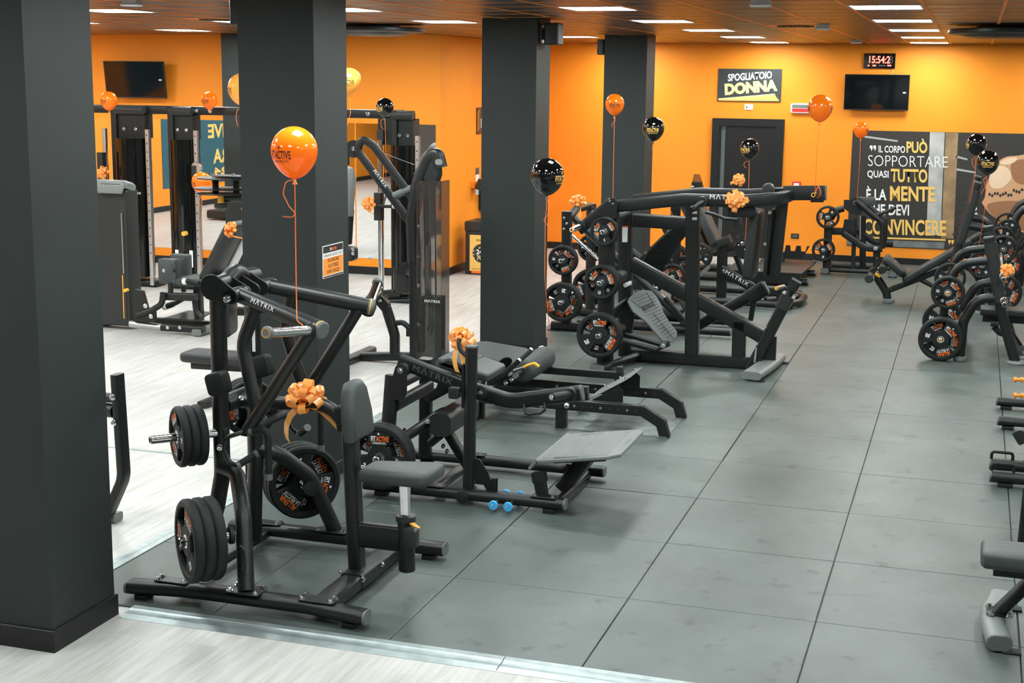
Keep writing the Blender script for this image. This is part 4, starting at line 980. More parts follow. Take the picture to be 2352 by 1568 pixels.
part('top_tube', m5, MB().tube([(-1.59, 7.95, 1.26), (-1.57, 8.2, 1.33), (-1.57, 8.7, 1.33), (-1.59, 8.96, 1.26)], .045, rad=.15, n=18), 'steel_black')
part('floor_rail', m5, MB().tube([(-.35, 8.1, .065), (-.35, 8.81, .065)], .042), 'steel_black')
# sled with ribbed foot plate
n = V(.62, -.52, -.58).normalized(); o = PY(1530, 585, 8.35); u = V(.7, 0, .7)
out = [(1466, 655), (1472, 612), (1490, 578), (1520, 548), (1548, 524), (1592, 514), (1588, 528), (1560, 560), (1535, 600), (1510, 645), (1492, 660)]
ux = V(0, 1, 0); ux = (ux-n*ux.dot(n)).normalized(); uy = n.cross(ux)
part('sled_plate', m5, MB().slab([((PN(x, y, o, n)-o).dot(ux), (PN(x, y, o, n)-o).dot(uy)) for x, y in out], .03, o-n*.03, ux, uy, ch=.004), 'rubber_black')
for i in range(9):
    t = i/8; p, q = PN(1474+t*58, 640-t*100, o, n), PN(1500+t*70, 640-t*112, o, n)
    part('tread_rib', m5, MB().beam([p+n*.002, q+n*.002], .012, .006, up=n, r=.002), 'rubber_black')
u = V(.7, 0, .7); n = V(-.7, 0, .7); o = V(-.95, 8.45, .75)
part('sled_frame', m5, MB().beam([o-n*.05-u*.3, o-n*.05+u*.2], .4, .06, up=n, r=.02), 'steel_black')
part('sled_side', m5, MB().slab([(0, 0), (.2, .02), (.26, .3), (.05, .16)], .02, o+V(-.22, -.34, -.22), (1, 0, 0), (0, 0, 1)), 'steel_black')
c = V(-.62, 8.13, .50); horn(m5, c+V(0, .12, 0), c-V(0, .03, 0))
# seat
cushion(m5, rrect(.42, .5, .05), .08, V(-.34, 8.45, .27), (0, 1, 0), V(-.55, 0, .83), 'vinyl', 'back_pad')
cushion(m5, rrect(.42, .34, .05), .07, V(-.56, 8.45, .20), (0, 1, 0), V(-.9, 0, .3), 'vinyl', 'seat')
part('hand_grip', m5, MB().tube([(-.36, 8.12, .20), (-.15, 8.12, .12)], .02), 'rubber_black'); part('grip_ring', m5, MB().cyl((-.16, 8.12, .123), (-.13, 8.12, .113), .024), 'white')
part('hand_grip', m5, MB().tube([(-.50, 8.05, .42), (-.24, 8.05, .14)], .022), 'rubber_black'); part('grip_ring', m5, MB().cyl((-.245, 8.05, .145), (-.225, 8.05, .125), .026), 'white')
bow(V(-1.57, 8.28, 1.38), (0, -.3, .95), 'pale orange bow on the top tube of the leg press', 1.2, 21, tails=(255, 290))
# ---------------------------------------------------------------- kickback machine further back
m6 = thing('kickback_machine', 'black plate-loaded leg machine with printed lever, tilted seat pad and perforated gauge', 'gym machine', (0, 10.8, 0))
Q = lambda x, y, Y=10.6: PY(x, y, Y)
for y in (10.32, 11.35):
    part('floor_rail', m6, MB().tube([(-.85, y, .06), (.48, y, .06), (.62, y+.02, .06)], .045, n=18), 'steel_black'); foot(m6, (.5, y, 0), .08, .1, .015)
part('front_bar', m6, MB().tube([(.52, 10.34, .06), (.68, 10.6, .06), (.68, 11.1, .06), (.52, 11.35, .06)], .045, rad=.2, n=18), 'steel_black')
part('column', m6, MB().beam([Q(1656, 705), Q(1660, 560)], .12, .12, up=(0, 1, 0), r=.015), 'steel_black')
pts = [Q(1655, 618, 10.4), Q(1735, 664, 10.4), Q(1768, 669, 10.4), Q(1815, 668, 10.4)]
part('lever_arm', m6, MB().sweep(pts, rrect(.07, .12, .02), up=(0, 0, 1), rad=.2), 'steel_black'); bolt(m6, Q(1663, 622, 10.35), (0, -1, 0), 1.6)
d = (pts[1]-pts[0]).normalized(); text(m6, 'M\u039bTRIX', 'print_white', Q(1690, 642, 10.363), d, V(0, -1, 0).cross(d)*-1 if V(0, -1, 0).cross(d).z < 0 else V(0, -1, 0).cross(d), .05, sx=1.1, space=1.2)
a = Q(1800, 658, 10.35); e = Q(1783, 662, 10.12); part('horn', m6, MB().cyl(a, e, .026, 18), 'brushed'); part('horn_band', m6, MB().lathe([(.01, 0), (.022, 0), (.022, .003), (.01, .003)], e, e-a, 16, close=True), 'amber')
part('lever_foot', m6, MB().beam([Q(1792, 672, 10.4), Q(1792, 700, 10.4)], .09, .09, up=(0, 1, 0), r=.01), 'steel_black')
part('brace', m6, MB().tube([Q(1738, 665, 10.7), Q(1745, 705, 10.7)], .035), 'steel_black'); part('brace', m6, MB().tube([Q(1690, 585, 10.9), Q(1722, 670, 10.9)], .04), 'steel_black')
part('foot_tube', m6, MB().tube([Q(1758, 690, 10.5), Q(1830, 682, 10.9)], .04), 'steel_black')
t0, t1 = Q(1594, 447, 10.9), Q(1650, 568, 10.9); d = (t1-t0); L_ = d.length; d.normalize()
cushion(m6, rrect(.40, L_, .06), .11, (t0+t1)/2+V(-.06, 0, 0), (0, 1, 0), d*-1, 'vinyl', 'seat_pad', ch=.03)
part('pad_shell', m6, MB().beam([t0+V(-.16, 0, -.02), t1+V(-.16, 0, 0)], .34, .1, up=(1, 0, 1), r=.03), 'vinyl_dark')
part('head_roll', m6, MB().sweep([(Q(1572, 455, 10.7)), (Q(1583, 452, 11.1))], rrect(.16, .2, .06, 4), up=(0, 0, 1)), 'vinyl_dark')
part('handle_bar', m6, MB().tube([Q(1620, 487), Q(1640, 492), Q(1665, 502), Q(1695, 504)], .022, rad=.1), 'steel_black'); part('stay', m6, MB().tube([Q(1697, 500), Q(1702, 520), Q(1702, 548)], .03, rad=.1), 'steel_black')
part('seat_arm', m6, MB().beam([Q(1640, 582), Q(1692, 565)], .09, .07, r=.015), 'steel_black'); part('tray', m6, MB().beam([Q(1650, 560), Q(1678, 548)], .2, .10, r=.01), 'steel_black_matt')
c = Q(1711, 572, 10.5); part('cam_disc', m6, MB().cyl(c, c+V(0, .02, 0), .13, 36, .003), 'steel_black'); bolt(m6, Q(1706, 559, 10.49), (0, -1, 0), 2.2)
for x, y in ((1697, 563), (1722, 564), (1711, 573)): bolt(m6, Q(x, y, 10.49), (0, -1, 0), .6)
gp = [((.14 if i < 12 else .08)*cos(radians(40+(i if i < 12 else 23-i)*10)), (.14 if i < 12 else .08)*sin(radians(40+(i if i < 12 else 23-i)*10))) for i in range(24)]
part('gauge', m6, MB().slab(gp, .006, Q(1712, 556, 10.52), (1, 0, 0), (0, 0, 1)), 'chrome')
part('pull_pin', m6, MB().tube([Q(1727, 528, 10.5), Q(1736, 509, 10.5)], .026), 'rubber_black'); part('pin_ring', m6, MB().cyl(Q(1735, 510, 10.5), Q(1738, 505, 10.5), .03), 'white'); part('pin_tip', m6, MB().cyl(Q(1738, 505, 10.5), Q(1740, 500, 10.5), .018, 12, .003), 'amber')
part('pin_base', m6, MB().cyl(Q(1724, 533, 10.5), Q(1729, 526, 10.5), .04), 'chrome')
part('hook_tube', m6, MB().tube([Q(1688, 438, 10.8), Q(1688, 415, 10.8), Q(1693, 408, 10.8), Q(1698, 412, 10.8)], .03, rad=.08), 'steel_black')
part('hook_post', m6, MB().tube([Q(1690, 520, 10.8), Q(1688, 436, 10.8)], .03), 'steel_black')
c = Q(1605, 588, 10.3); horn(m6, c+V(0, .2, 0), c-V(0, .06, 0)); plates(['10', '10'], c, (0, -1, 0), [130, 20], 'on the leg machine under its seat pad', 'plates on the leg machine')
c = Q(1545, 636, 10.2); horn(m6, c+V(0, .2, 0), c-V(0, .04, 0)); plates(['10', '10'], c, (0, -1, 0), [60, 10], 'low on the leg machine rear side', 'plates on the leg machine')
part('rear_post', m6, MB().beam([V(c.x, c.y+.2, .03), V(c.x, c.y+.2, .9)], .09, .09, up=(0, 1, 0), r=.01), 'steel_black'); part('cross_bar', m6, MB().beam([V(c.x, c.y+.2, .55), Q(1605, 588, 10.45)], .07, .07, r=.01), 'steel_black')
part('chain_plate', m6, MB().slab(rrect(.18, .05, .02), .01, Q(1618, 622, 10.25), (.7, 0, .7), (-.7, 0, .7)), 'brushed')
bow(Q(1697, 413, 10.72), (.2, -.9, .2), 'orange bow on the hooked tube in front of the dark door', 1.05, 8, tails=(200,))
# ---------------------------------------------------------------- platform machine by the door
m7 = thing('platform_row', 'black platform machine with two broad foot boards beside the dark door', 'gym machine', (-.3, 13.1, 0))
for (x0, x1, y0, y1, z) in ((-.50, .50, 12.35, 12.75, .17), (-.25, .50, 13.3, 13.75, .13)):
    part('foot_board', m7, MB().slab([(x0, 0), (x1, 0), (x1+.05, (y1-y0)*.9), (x1-.02, y1-y0), (x0, y1-y0)], .025, (0, y0, z), (1, 0, 0), (0, 1, .12), ch=.004), 'vinyl_dark')
    part('board_front', m7, MB().box((x0, y0, .04), (x1-.03, y0+.02, z)), 'steel_black')
    part('floor_rail', m7, MB().tube([(-1.3, (y0+y1)/2, .05), (x1+.06, (y0+y1)/2, .05)], .045, n=16), 'steel_black'); capend(m7, (x1+.06, (y0+y1)/2, .05), (1, 0, 0), .08, .08, .039)
part('rear_post', m7, MB().beam([(-1.42, 13.1, .03), (-1.42, 13.1, .98)], .13, .12, up=(0, 1, 0), r=.01), 'steel_black')
part('floor_rail', m7, MB().tube([(-1.42, 12.5, .05), (-1.42, 13.6, .05)], .045), 'steel_black')
part('back_post', m7, MB().beam([PY(1600, 430, 13.0)-V(0, 0, 1.9), PY(1601, 418, 13.0)], .14, .12, up=(0, 1, 0), r=.01), 'steel_black')
part('guard', m7, MB().slab([(0, 0), (.22, 0), (.13, .25), (.05, .25)], .02, PY(1585, 440, 12.9), (1, 0, 0), (0, 0, 1)), 'smoke_acrylic'); bolt(m7, PY(1591, 430, 12.88), (0, -1, 0), 2)
part('cross_bar', m7, MB().tube([(-1.42, 13.1, .8), (-.9, 13.1, .75)], .045), 'steel_black'); part('cross_bar', m7, MB().tube([(-1.42, 13.1, .65), (-.9, 13.1, .6)], .045), 'steel_black')
part('bar_rack', m7, MB().slab([(0, 0), (.38, .02), (.48, .2), (.44, .2), (.42, .12), (.36, .12), (.35, .2), (.29, .2), (.27, .12), (.21, .12), (.2, .2), (.14, .2), (.12, .1), (.04, .1), (-.1, .3)], .02, PY(1782, 593, 13.6), (1, 0, 0), (0, 0, 1)), 'steel_black')
part('rack_stem', m7, MB().beam([PY(1782, 593, 13.6)+V(.1, .01, .05), V(PY(1782, 593, 13.6).x+.1, 13.6, .05)], .06, .06, up=(0, 1, 0)), 'steel_black')
c = PY(1546, 520, 12.95); horn(m7, c+V(0, .1, 0), c-V(0, .07, 0)); plates(['10'], c, (0, -1, 0), [15], 'on the platform machine post by the door', 'plates on the platform machine')
c = PY(1548, 596, 12.9); horn(m7, c+V(0, .15, 0), c-V(0, .07, 0)); plates(['20', '20'], c, (0, -1, 0), [-25, 40], 'low on the platform machine post', 'plates on the platform machine')
# ---------------------------------------------------------------- flat bench rack
GRP8 = 'plates on the flat bench rack'
m8 = thing('bench_rack', 'black flat press bench rack with curved plate horns and two barbells', 'gym bench', (2.8, 8.27, 0))
def padfoot(par, p, r=.06): return part('foot', par, MB().lathe([(r*.8, 0), (r, .006), (r, .04), (r*.9, .05), (0, .05)], V(p[0], p[1], 0), (0, 0, 1), 20), 'grey_plastic')
for y in (7.69, 8.84):
    part('upright', m8, MB().sweep([(3.15, y, .03), (2.985, y, .52), (2.93, y, .80), (2.815, y, 1.255)], rrect(.085, .105, .035), up=(1, 0, 0), rad=[0, .25, .4, 0], seg=6), 'steel_black')
    part('top_cap', m8, MB().sweep([(2.815, y, 1.253), (2.812, y, 1.268)], rrect(.085, .105, .035), up=(1, 0, 0)), 'end_cap')
    part('upright_guard', m8, MB().sweep([(2.968, y-.012, .62), (2.83, y-.012, 1.21)], rrect(.08, .115, .03), up=(1, 0, 0)), 'dark_plastic')
    part('storage_tube', m8, MB().tube([(2.43, y+.04, .03), (2.44, y+.04, .62), (2.53, y+.02, .98), (2.84, y, 1.03)], .042, rad=[0, .4, .3, 0], n=18, seg=8), 'steel_black')
    part('rear_tube', m8, MB().tube([(2.62, y, .03), (2.63, y, .40), (2.74, y, .64), (2.95, y, .66)], .048, rad=[0, .25, .22, 0], n=18, seg=8), 'steel_black')
    padfoot(m8, (2.43, y+.04)); padfoot(m8, (2.62, y), .065); part('foot', m8, MB().lathe([(.09, 0), (.095, .02), (.07, .04), (0, .04)], (3.165, y, 0), (0, 0, 1), 20), 'grey_plastic')
    for num, z, k, rot in (('10', .70, 2, -40), ('20', .225, 2, -45)):
        c = V(2.465 if z > .5 else 2.425, y-.10, z)
        horn(m8, c+V(0, .10, 0), c+V(0, -.05, 0), .022)
        part('horn_band', m8, MB().lathe([(.008, 0), (.017, 0), (.017, .002), (.008, .002)], c+V(0, -.051, 0), (0, -1, 0), 16, close=True), 'amber')
        plates([num]*k if y < 8 else [num], c, (0, -1, 0), [rot, rot+70], 'on the near bench rack side' if y < 8 else 'on the far bench rack side', GRP8)
for z in (.10,): part('cross_tube', m8, MB().tube([(2.62, 7.69, .30), (2.62, 8.84, .30)], .04), 'steel_black')
for k, (x, z) in enumerate(((2.975, .90), (3.0, .655))):
    for y in (7.69, 8.84): part('bar_hook', m8, MB().slab([(-.08, 0), (.05, -.03), (.055, .05), (.03, .05), (.025, 0), (-.08, .05)], .03, (x, y+.015, z-.035), (1, 0, 0), (0, 0, 1)), 'dark_plastic')
    t = thing('barbell', 'chrome barbell on the %s hooks of the flat bench rack' % ('upper', 'lower')[k], 'barbell', (x, 8.3, z-.025), 'barbells on the bench rack')
    part('shaft', t, MB().tube([(x, 7.55, z), (x, 9.1, z)], .014), 'brushed')
    for s, y0 in ((-1, 7.55), (1, 9.1)):
        part('collar', t, MB().cyl((x, y0, z), (x, y0+s*.03, z), .038, 20, .003), 'chrome'); part('sleeve', t, MB().cyl((x, y0+s*.03, z), (x, y0+s*.28, z), .025, 20, .002), 'chrome'); part('end_label', t, MB().cyl((x, y0+s*.28, z), (x, y0+s*.281, z), .017, 16), 'print_dark')
for (x0, x1, l) in ((2.79, 3.03, 0), (3.045, 3.9, 1)):
    cushion(m8, [(x0, -.14), (x1, -.14), (x1, .14), (x0, .14)], .075, (0, 8.27, .405), (1, 0, 0), (0, 1, 0), 'vinyl_dark', 'bench_pad', ch=.022)
part('bench_beam', m8, MB().beam([(2.82, 8.27, .365), (3.9, 8.27, .365)], .10, .075, r=.01), 'steel_black'); part('bench_leg', m8, MB().beam([(3.02, 8.27, .34), (3.22, 8.6, .03)], .06, .06, up=(0, 1, 0)), 'steel_black')
padfoot(m8, (3.24, 8.63), .09); padfoot(m8, (3.24, 7.9), .09); part('bench_leg', m8, MB().beam([(3.02, 8.27, .34), (3.22, 7.93, .03)], .06, .06, up=(0, 1, 0)), 'steel_black')
part('pull_knob', m8, MB().tube([(2.93, 8.12, .30), (2.99, 8.12, .24), (3.05, 8.13, .22)], .03, rad=.05), 'steel_black'); part('knob_block', m8, MB().beam([(2.90, 8.1, .33), (2.98, 8.1, .33)], .06, .05), 'dark_plastic')
bow(V(3.0, 7.43, .97), (.25, -.9, .3), 'small orange bow on the upper barbell of the bench rack', .95, 31, tails=(), nl=14)
# ---------------------------------------------------------------- incline bench rack
m9 = thing('incline_bench', 'black incline press bench with leg rollers and tall hooked uprights', 'gym bench', (2.2, 11.42, 0))
P9 = lambda x, y, Y=11.42: PY(x, y, Y)
for y in (10.85, 12.0):
    part('upright', m9, MB().sweep([(2.40, y, .03), (2.47, y, .57), (2.55, y, 1.03), (2.685, y, 1.59)], rrect(.09, .10, .03), up=(1, 0, 0), rad=.5, seg=5), 'steel_black'); part('top_cap', m9, MB().sweep([(2.685, y, 1.588), (2.69, y, 1.605)], rrect(.09, .10, .03), up=(1, 0, 0)), 'end_cap')
    part('upright_guard', m9, MB().sweep([(2.53, y-.012, .86), (2.68, y-.012, 1.50)], rrect(.085, .11, .03), up=(1, 0, 0)), 'dark_plastic')
    for z in (.92, 1.12, 1.30):
        x = 2.48+(z-.75)*.25; part('bar_hook', m9, MB().slab([(.03, -.04), (-.05, -.02), (-.09, .05), (-.07, .05), (-.04, .01), (.03, .01)], .03, (x, y+.015, z), (1, 0, 0), (0, 0, 1)), 'dark_plastic')
    part('arch_tube', m9, MB().tube([(2.56, y, 1.08), (2.80, y, 1.05), (2.98, y, .85), (3.02, y, .03)], .05, rad=[0, .2, .2, 0], n=16, seg=7), 'steel_black')
    part('arch_tube', m9, MB().tube([(2.50, y, .60), (2.68, y, .58), (2.80, y, .42), (2.82, y, .03)], .05, rad=[0, .2, .2, 0], n=16, seg=7), 'steel_black')
    padfoot(m9, (3.02, y)); padfoot(m9, (2.82, y)); padfoot(m9, (2.40, y))
    for num, x, z, rot in (('10', 3.03, .82, 200), ('20', 3.06, .30, 10), ('10', 2.80, .62, 90)):
        c = V(x, y-.12, z); horn(m9, c+V(0, .1, 0), c+V(0, -.05, 0), .022)
        plates([num, num] if y < 11.5 and num != '20' else [num], c, (0, -1, 0), [rot, rot+60], {'10': 'on the %s incline rack side', '20': 'on the %s incline rack side'}[num] % ('near' if y < 11.5 else 'far')+(' mid horn' if x < 2.9 else ' end horn'), 'plates on the incline bench rack')
part('cross_tube', m9, MB().tube([(2.46, 10.85, .45), (2.46, 12.0, .45)], .045), 'steel_black')
t0, t1 = P9(2080, 640), P9(2240, 548); d = t1-t0; L_ = d.length; d.normalize()
cushion(m9, rrect(L_, .30, .05), .09, (t0+t1)/2-V(0, 0, .06), d, (0, 1, 0), 'vinyl_dark', 'back_pad', ch=.028)
cushion(m9, rrect(.28, .26, .05), .07, t1+d*.08-V(0, 0, .03), d, (0, 1, 0), 'vinyl_dark', 'head_pad', ch=.025)
part('pad_beam', m9, MB().beam([P9(2032, 670), P9(2110, 640), P9(2180, 612), t1-V(0, 0, .1)], .07, .07, r=.01), 'steel_black')
s0, s1 = P9(2036, 590), P9(2074, 624); d2 = (s1-s0).normalized()
cushion(m9, rrect((s1-s0).length+.06, .34, .06), .09, (s0+s1)/2-V(.03, 0, .05), d2, (0, 1, 0), 'vinyl_dark', 'seat', ch=.03)
part('front_leg', m9, MB().tube([P9(2006, 625), P9(2026, 655), P9(2036, 672), P9(2041, 695)-V(0, 0, .03)], .05, rad=.15, n=18), 'steel_black'); padfoot(m9, P9(2040, 700), .075)
for s in (-1, 1):
    a = P9(2008, 630, 11.42); part('leg_roller', m9, MB().cyl(a+V(-.02, s*.07, 0), a+V(-.04, s*.38, -.01), .055, 20, .01), 'vinyl_dark'); 
    part('leg_roller', m9, MB().cyl(P9(2030, 612)+V(0, s*.07, 0), P9(2030, 612)+V(0, s*.36, 0), .05, 20, .01), 'rubber_black')
part('roller_axle', m9, MB().tube([P9(2008, 630)+V(0, -.36, 0), P9(2008, 630)+V(0, .36, 0)], .025), 'chrome')
part('seat_post', m9, MB().tube([P9(2008, 630), P9(2032, 612), P9(2060, 605)], .04), 'brushed'); part('lever', m9, MB().beam([P9(2010, 628, 11.2), P9(2022, 635, 11.2)], .03, .04), 'amber', 'amber lever')
part('bracket', m9, MB().slab(rrect(.1, .06, .01), .02, P9(2008, 620, 11.25), (.8, 0, .6), (-.6, 0, .8)), 'steel_black')
part('strut', m9, MB().tube([P9(2110, 640), P9(2140, 655), P9(2160, 668)], .03), 'steel_black')
part('sticker', m9, MB().quad(V(2.845, 10.80, .38), V(2.88, 10.80, .38), V(2.88, 10.80, .52), V(2.845, 10.80, .52)), 'print_white')
# ---------------------------------------------------------------- third rack by the poster
m10 = thing('decline_rack', 'black bench rack with curved horns below the quote poster', 'gym bench', (3.5, 13.9, 0))
for y in (13.3, 14.3):
    part('arch_tube', m10, MB().tube([(3.15, y, .03), (3.16, y, .8), (3.28, y, 1.12), (3.6, y, 1.16)], .05, rad=[0, .35, .3, 0], n=16, seg=8), 'steel_black'); padfoot(m10, (3.15, y))
    part('arch_tube', m10, MB().tube([(3.33, y, .03), (3.34, y, .45), (3.45, y, .68), (3.7, y, .72)], .05, rad=[0, .35, .3, 0], n=16, seg=8), 'steel_black'); padfoot(m10, (3.33, y))
    part('upright', m10, MB().sweep([(3.8, y, .03), (3.62, y, .8), (3.5, y, 1.3)], rrect(.09, .1, .03), up=(1, 0, 0), rad=.4), 'steel_black')
    for num, z, rot in (('10', .80, 210), ('20', .34, 20)):
        c = V(3.13, y-.12, z); horn(m10, c+V(0, .1, 0), c+V(0, -.05, 0), .022); plates([num], c, (0, -1, 0), [rot], 'on the %s side of the poster rack' % ('near' if y < 14 else 'far'), 'plates on the rack by the poster')
part('cross_tube', m10, MB().tube([(3.34, 13.3, .4), (3.34, 14.3, .4)], .045), 'steel_black')
# ---------------------------------------------------------------- seated triceps machine below the quote poster
m11 = thing('dip_machine', 'black plate-loaded seated dip machine with swan neck handles under the quote', 'gym machine', (1.1, 14.2, 0))
K = lambda x, y, Y=14.0: PY(x, y, Y)
for y, x1 in ((13.98, 1.45), (14.5, 1.75)): part('floor_rail', m11, MB().tube([(.66, y, .055), (x1, y, .055)], .035, n=16), 'steel_black')
for x in (.66, 1.62): part('floor_foot', m11, MB().beam([(x, 13.85, .05), (x, 14.6, .05)], .12, .08, r=.035), 'steel_black'); capend(m11, (x, 13.85, .05), (0, -1, 0), .115, .075, .033); foot(m11, (x, 13.9, 0), .12, .12, .012)
part('rear_post', m11, MB().beam([(.68, 13.95, .05), (.67, 13.95, .78)], .11, .11, up=(0, 1, 0), r=.01), 'steel_black')
part('cross_beam', m11, MB().beam([K(1895, 530), K(1965, 532)], .10, .10, r=.01), 'steel_black')
part('side_plate', m11, MB().slab([(0, 0), (.17, .02), (.17, .17), (.02, .17)], .02, K(1935, 530, 13.95), (1, 0, 0), (0, 0, 1)), 'steel_black')
part('mast', m11, MB().beam([(1.05, 14.0, .05), (1.04, 14.0, .82)], .06, .06, up=(0, 1, 0), r=.01), 'steel_black'); part('mast', m11, MB().beam([(1.16, 14.4, .05), (1.12, 14.4, .82)], .09, .06, up=(0, 1, 0), r=.01), 'steel_black')
hd = [(1938, 463), (1938, 459), (1952, 459), (1968, 452), (1978, 457), (1983, 473), (1978, 493), (1964, 494), (1956, 492), (1938, 478)]
o = K(1960, 475, 13.93); part('head_plate', m11, MB().slab([((K(x, y, 13.93)-o).x, (K(x, y, 13.93)-o).z) for x, y in hd], .05, o+V(0, .05, 0), (1, 0, 0), (0, 0, 1)), 'steel_black'); bolt(m11, K(1965, 465, 13.92), (0, -1, 0), 2.5)
part('pad', m11, MB().slab(rrect(.26, .12, .03), .2, K(1990, 461, 14.2), (1, 0, 0), (0, 0, 1), ch=.02, rings=2), 'vinyl')
for y, dz in ((13.88, 0), (14.4, 0)):
    pts = [K(1968, 460), K(2008, 494), K(2026, 507), K(2029, 520), K(2027, 568)]
    part('swan_arm', m11, MB().tube([V(p.x, y, p.z) for p in pts], .042, rad=[0, .02, .12, .1, 0], n=16), 'steel_black')
    pts = [K(1938, 533), K(1960, 548), K(1988, 568), K(2028, 569)]
    part('press_arm', m11, MB().sweep([V(p.x+(.0 if y < 14 else .12), y, p.z+(.0 if y < 14 else .02)) for p in pts], rrect(.06, .095, .025), up=(0, 0, 1), rad=.25), 'steel_black')
part('handle_bar', m11, MB().tube([K(2014, 494, 13.9), K(2040, 485, 13.9), K(2058, 476, 13.9)], .025), 'steel_black')
part('arch_tube', m11, MB().tube([K(1938, 478), K(1925, 482), K(1915, 490), K(1908, 502)], .05, rad=.1), 'steel_black')
part('seat_post', m11, MB().beam([K(2013, 625), K(2014, 572)], .10, .09, up=(0, 1, 0), r=.01), 'steel_black'); bolt(m11, K(2011, 570, 13.83), (0, -1, 0), 2)
part('warning_mark', m11, MB().quad(K(2012, 594, 13.94), K(2016, 594, 13.94), K(2014, 590, 13.94)), 'amber')
part('pin_chain', m11, MB().tube([K(1976, 495, 13.85), K(1976, 550, 13.85)], .012), 'brushed')
for num, x, y, k, rot in (('10', 1901, 499, 2, 200), ('10', 1891, 574, 2, 60)):
    c = K(x, y, 13.82); horn(m11, c+V(0, .12, 0), c+V(0, -.06, 0)); plates([num]*k, c, (0, -1, 0), [rot, rot], ('at the top' if y < 540 else 'low')+' on the dip machine post', 'plates on the dip machine')
# ---------------------------------------------------------------- things cut by the right edge of the view
mA = thing('press_machine', 'black machine on two floor rails with orange knobs', 'gym machine', (3.4, 5.1, 0))
for y in (4.80, 5.56):
    part('floor_rail', mA, MB().beam([(2.955, y, .062), (4.3, y, .062)], .10, .072, r=.034), 'steel_black'); capend(mA, (2.955, y, .062), (-1, 0, 0), .098, .07, .033); foot(mA, (3.03, y-.01, 0), .08, .09, .028)
part('cross_beam', mA, MB().beam([(3.6, 4.8, .062), (3.6, 5.56, .062)], .1, .07), 'steel_black')
part('column', mA, MB().tube([(3.45, 5.18, .06), (3.30, 5.0, .45), (3.34, 5.0, 1.2)], .05, rad=.2, n=18), 'steel_black')
for z in (.30, .42): part('pull_knob', mA, MB().lathe([(.02, 0), (.022, .02), (.012, .022), (.012, .05), (.022, .055), (.022, .075), (0, .08)], PY(2350, 872 if z < .4 else 908, 5.0), (-1, -.2, 0), 14), 'orange_plastic', 'orange pull knob'); 
mB = thing('calf_machine', 'black low machine with looped handles on its rail ends', 'gym machine', (3.4, 3.3, 0))
for y in (3.02, 3.36):
    part('floor_rail', mB, MB().beam([(2.885, y, .065), (4.2, y, .065)], .11, .08, r=.036), 'steel_black'); capend(mB, (2.885, y, .065), (-1, 0, 0), .108, .078, .035); foot(mB, (2.98, y-.01, 0), .08, .1, .028)
    part('loop_handle', mB, MB().tube([(2.885, y, .09), (2.885, y, .155), (3.03, y, .155), (3.03, y, .09)], .011, rad=.025), 'rubber_black')
    for x in (3.12, 3.17): bolt(mB, (x, y-.03, .105), (0, -.3, 1), 1.3)
part('cross_beam', mB, MB().beam([(3.2, 3.02, .065), (3.2, 3.36, .065)], .1, .07), 'steel_black'); part('column', mB, MB().beam([(3.22, 3.2, .06), (3.18, 3.2, .9)], .1, .09, up=(0, 1, 0), r=.02), 'steel_black')
part('placard', mB, MB().slab(rrect(.07, .10, .012), .012, (3.06, 3.14, .33), (.75, -.3, .5), (-.5, .0, .75)), 'dark_plastic'); part('placard_stem', mB, MB().tube([(3.08, 3.15, .36), (3.18, 3.2, .34)], .015), 'steel_black')
mC = thing('dumbbell_stand', 'small black dumbbell stand beside the foreground bench', 'rack', (3.25, 1.75, 0))
part('side_panel', mC, MB().slab([(0, 0), (.34, 0), (.30, .30), (.06, .36)], .02, (3.025, 1.62, 0), (.2, 1, 0), (0, 0, 1)), 'steel_black'); part('shelf', mC, MB().box((3.045, 1.63, .22), (3.9, 1.95, .25)), 'steel_black'); part('side_panel', mC, MB().box((3.05, 1.63, .0), (3.9, 1.65, .22)), 'steel_black')
part('side_panel', mC, MB().box((3.88, 1.63, 0), (3.9, 1.95, .25)), 'steel_black')
for i in range(3):
    y = 1.70+i*.09; t = thing('dumbbell', 'small lilac dumbbell lying on the black dumbbell stand', 'dumbbell', (3.2, y, .25), 'lilac dumbbells on the stand')
    part('shaft', t, MB().cyl((3.10, y, .29), (3.32, y, .29), .015), 'brushed')
    for x in (3.07, 3.28): part('head', t, MB().cyl((x, y, .29), (x+.06, y, .29), .04, 6, .004), 'lilac')
mD = thing('foreground_bench', 'grey padded flat bench on a broad foot beside the dumbbell stand', 'gym bench', (3.2, .1, 0))
part('floor_foot', mD, MB().beam([(2.90, -.11, .05), (2.872, .1, .055), (2.872, .3, .055), (2.915, .57, .05)], .125, .08, r=.036, rad=.4, seg=8), 'grey_plastic')
capend(mD, (2.90, -.11, .05), (.13, -1, 0), .122, .077, .035); foot(mD, (2.96, -.09, 0), .07, .09, .012); foot(mD, (2.98, .53, 0), .07, .09, .012)
part('leg_tube', mD, MB().tube([(2.885, .19, .09), (3.10, .2, .36)], .036, n=18), 'steel_black'); part('flange', mD, MB().slab(rrect(.13, .13, .015), .008, (2.90, .2, .094), (1, 0, 0), (0, 1, 0)), 'steel_black')
for x, y in ((2.85, .25), (2.86, .14), (2.945, .25), (2.945, .14)): bolt(mD, (x, y, .10), (0, 0, 1), 1.2)
part('frame_beam', mD, MB().beam([(2.85, .06, .385), (4.1, .06, .385)], .12, .07, r=.01), 'steel_black')
cushion(mD, [(2.80, -.13), (4.1, -.13), (4.1, .13), (2.80, .13), (2.785, .1), (2.785, -.1)], .09, (0, .045, .405), (1, 0, 0), (0, 1, 0), 'vinyl', 'bench_pad', ch=.03)
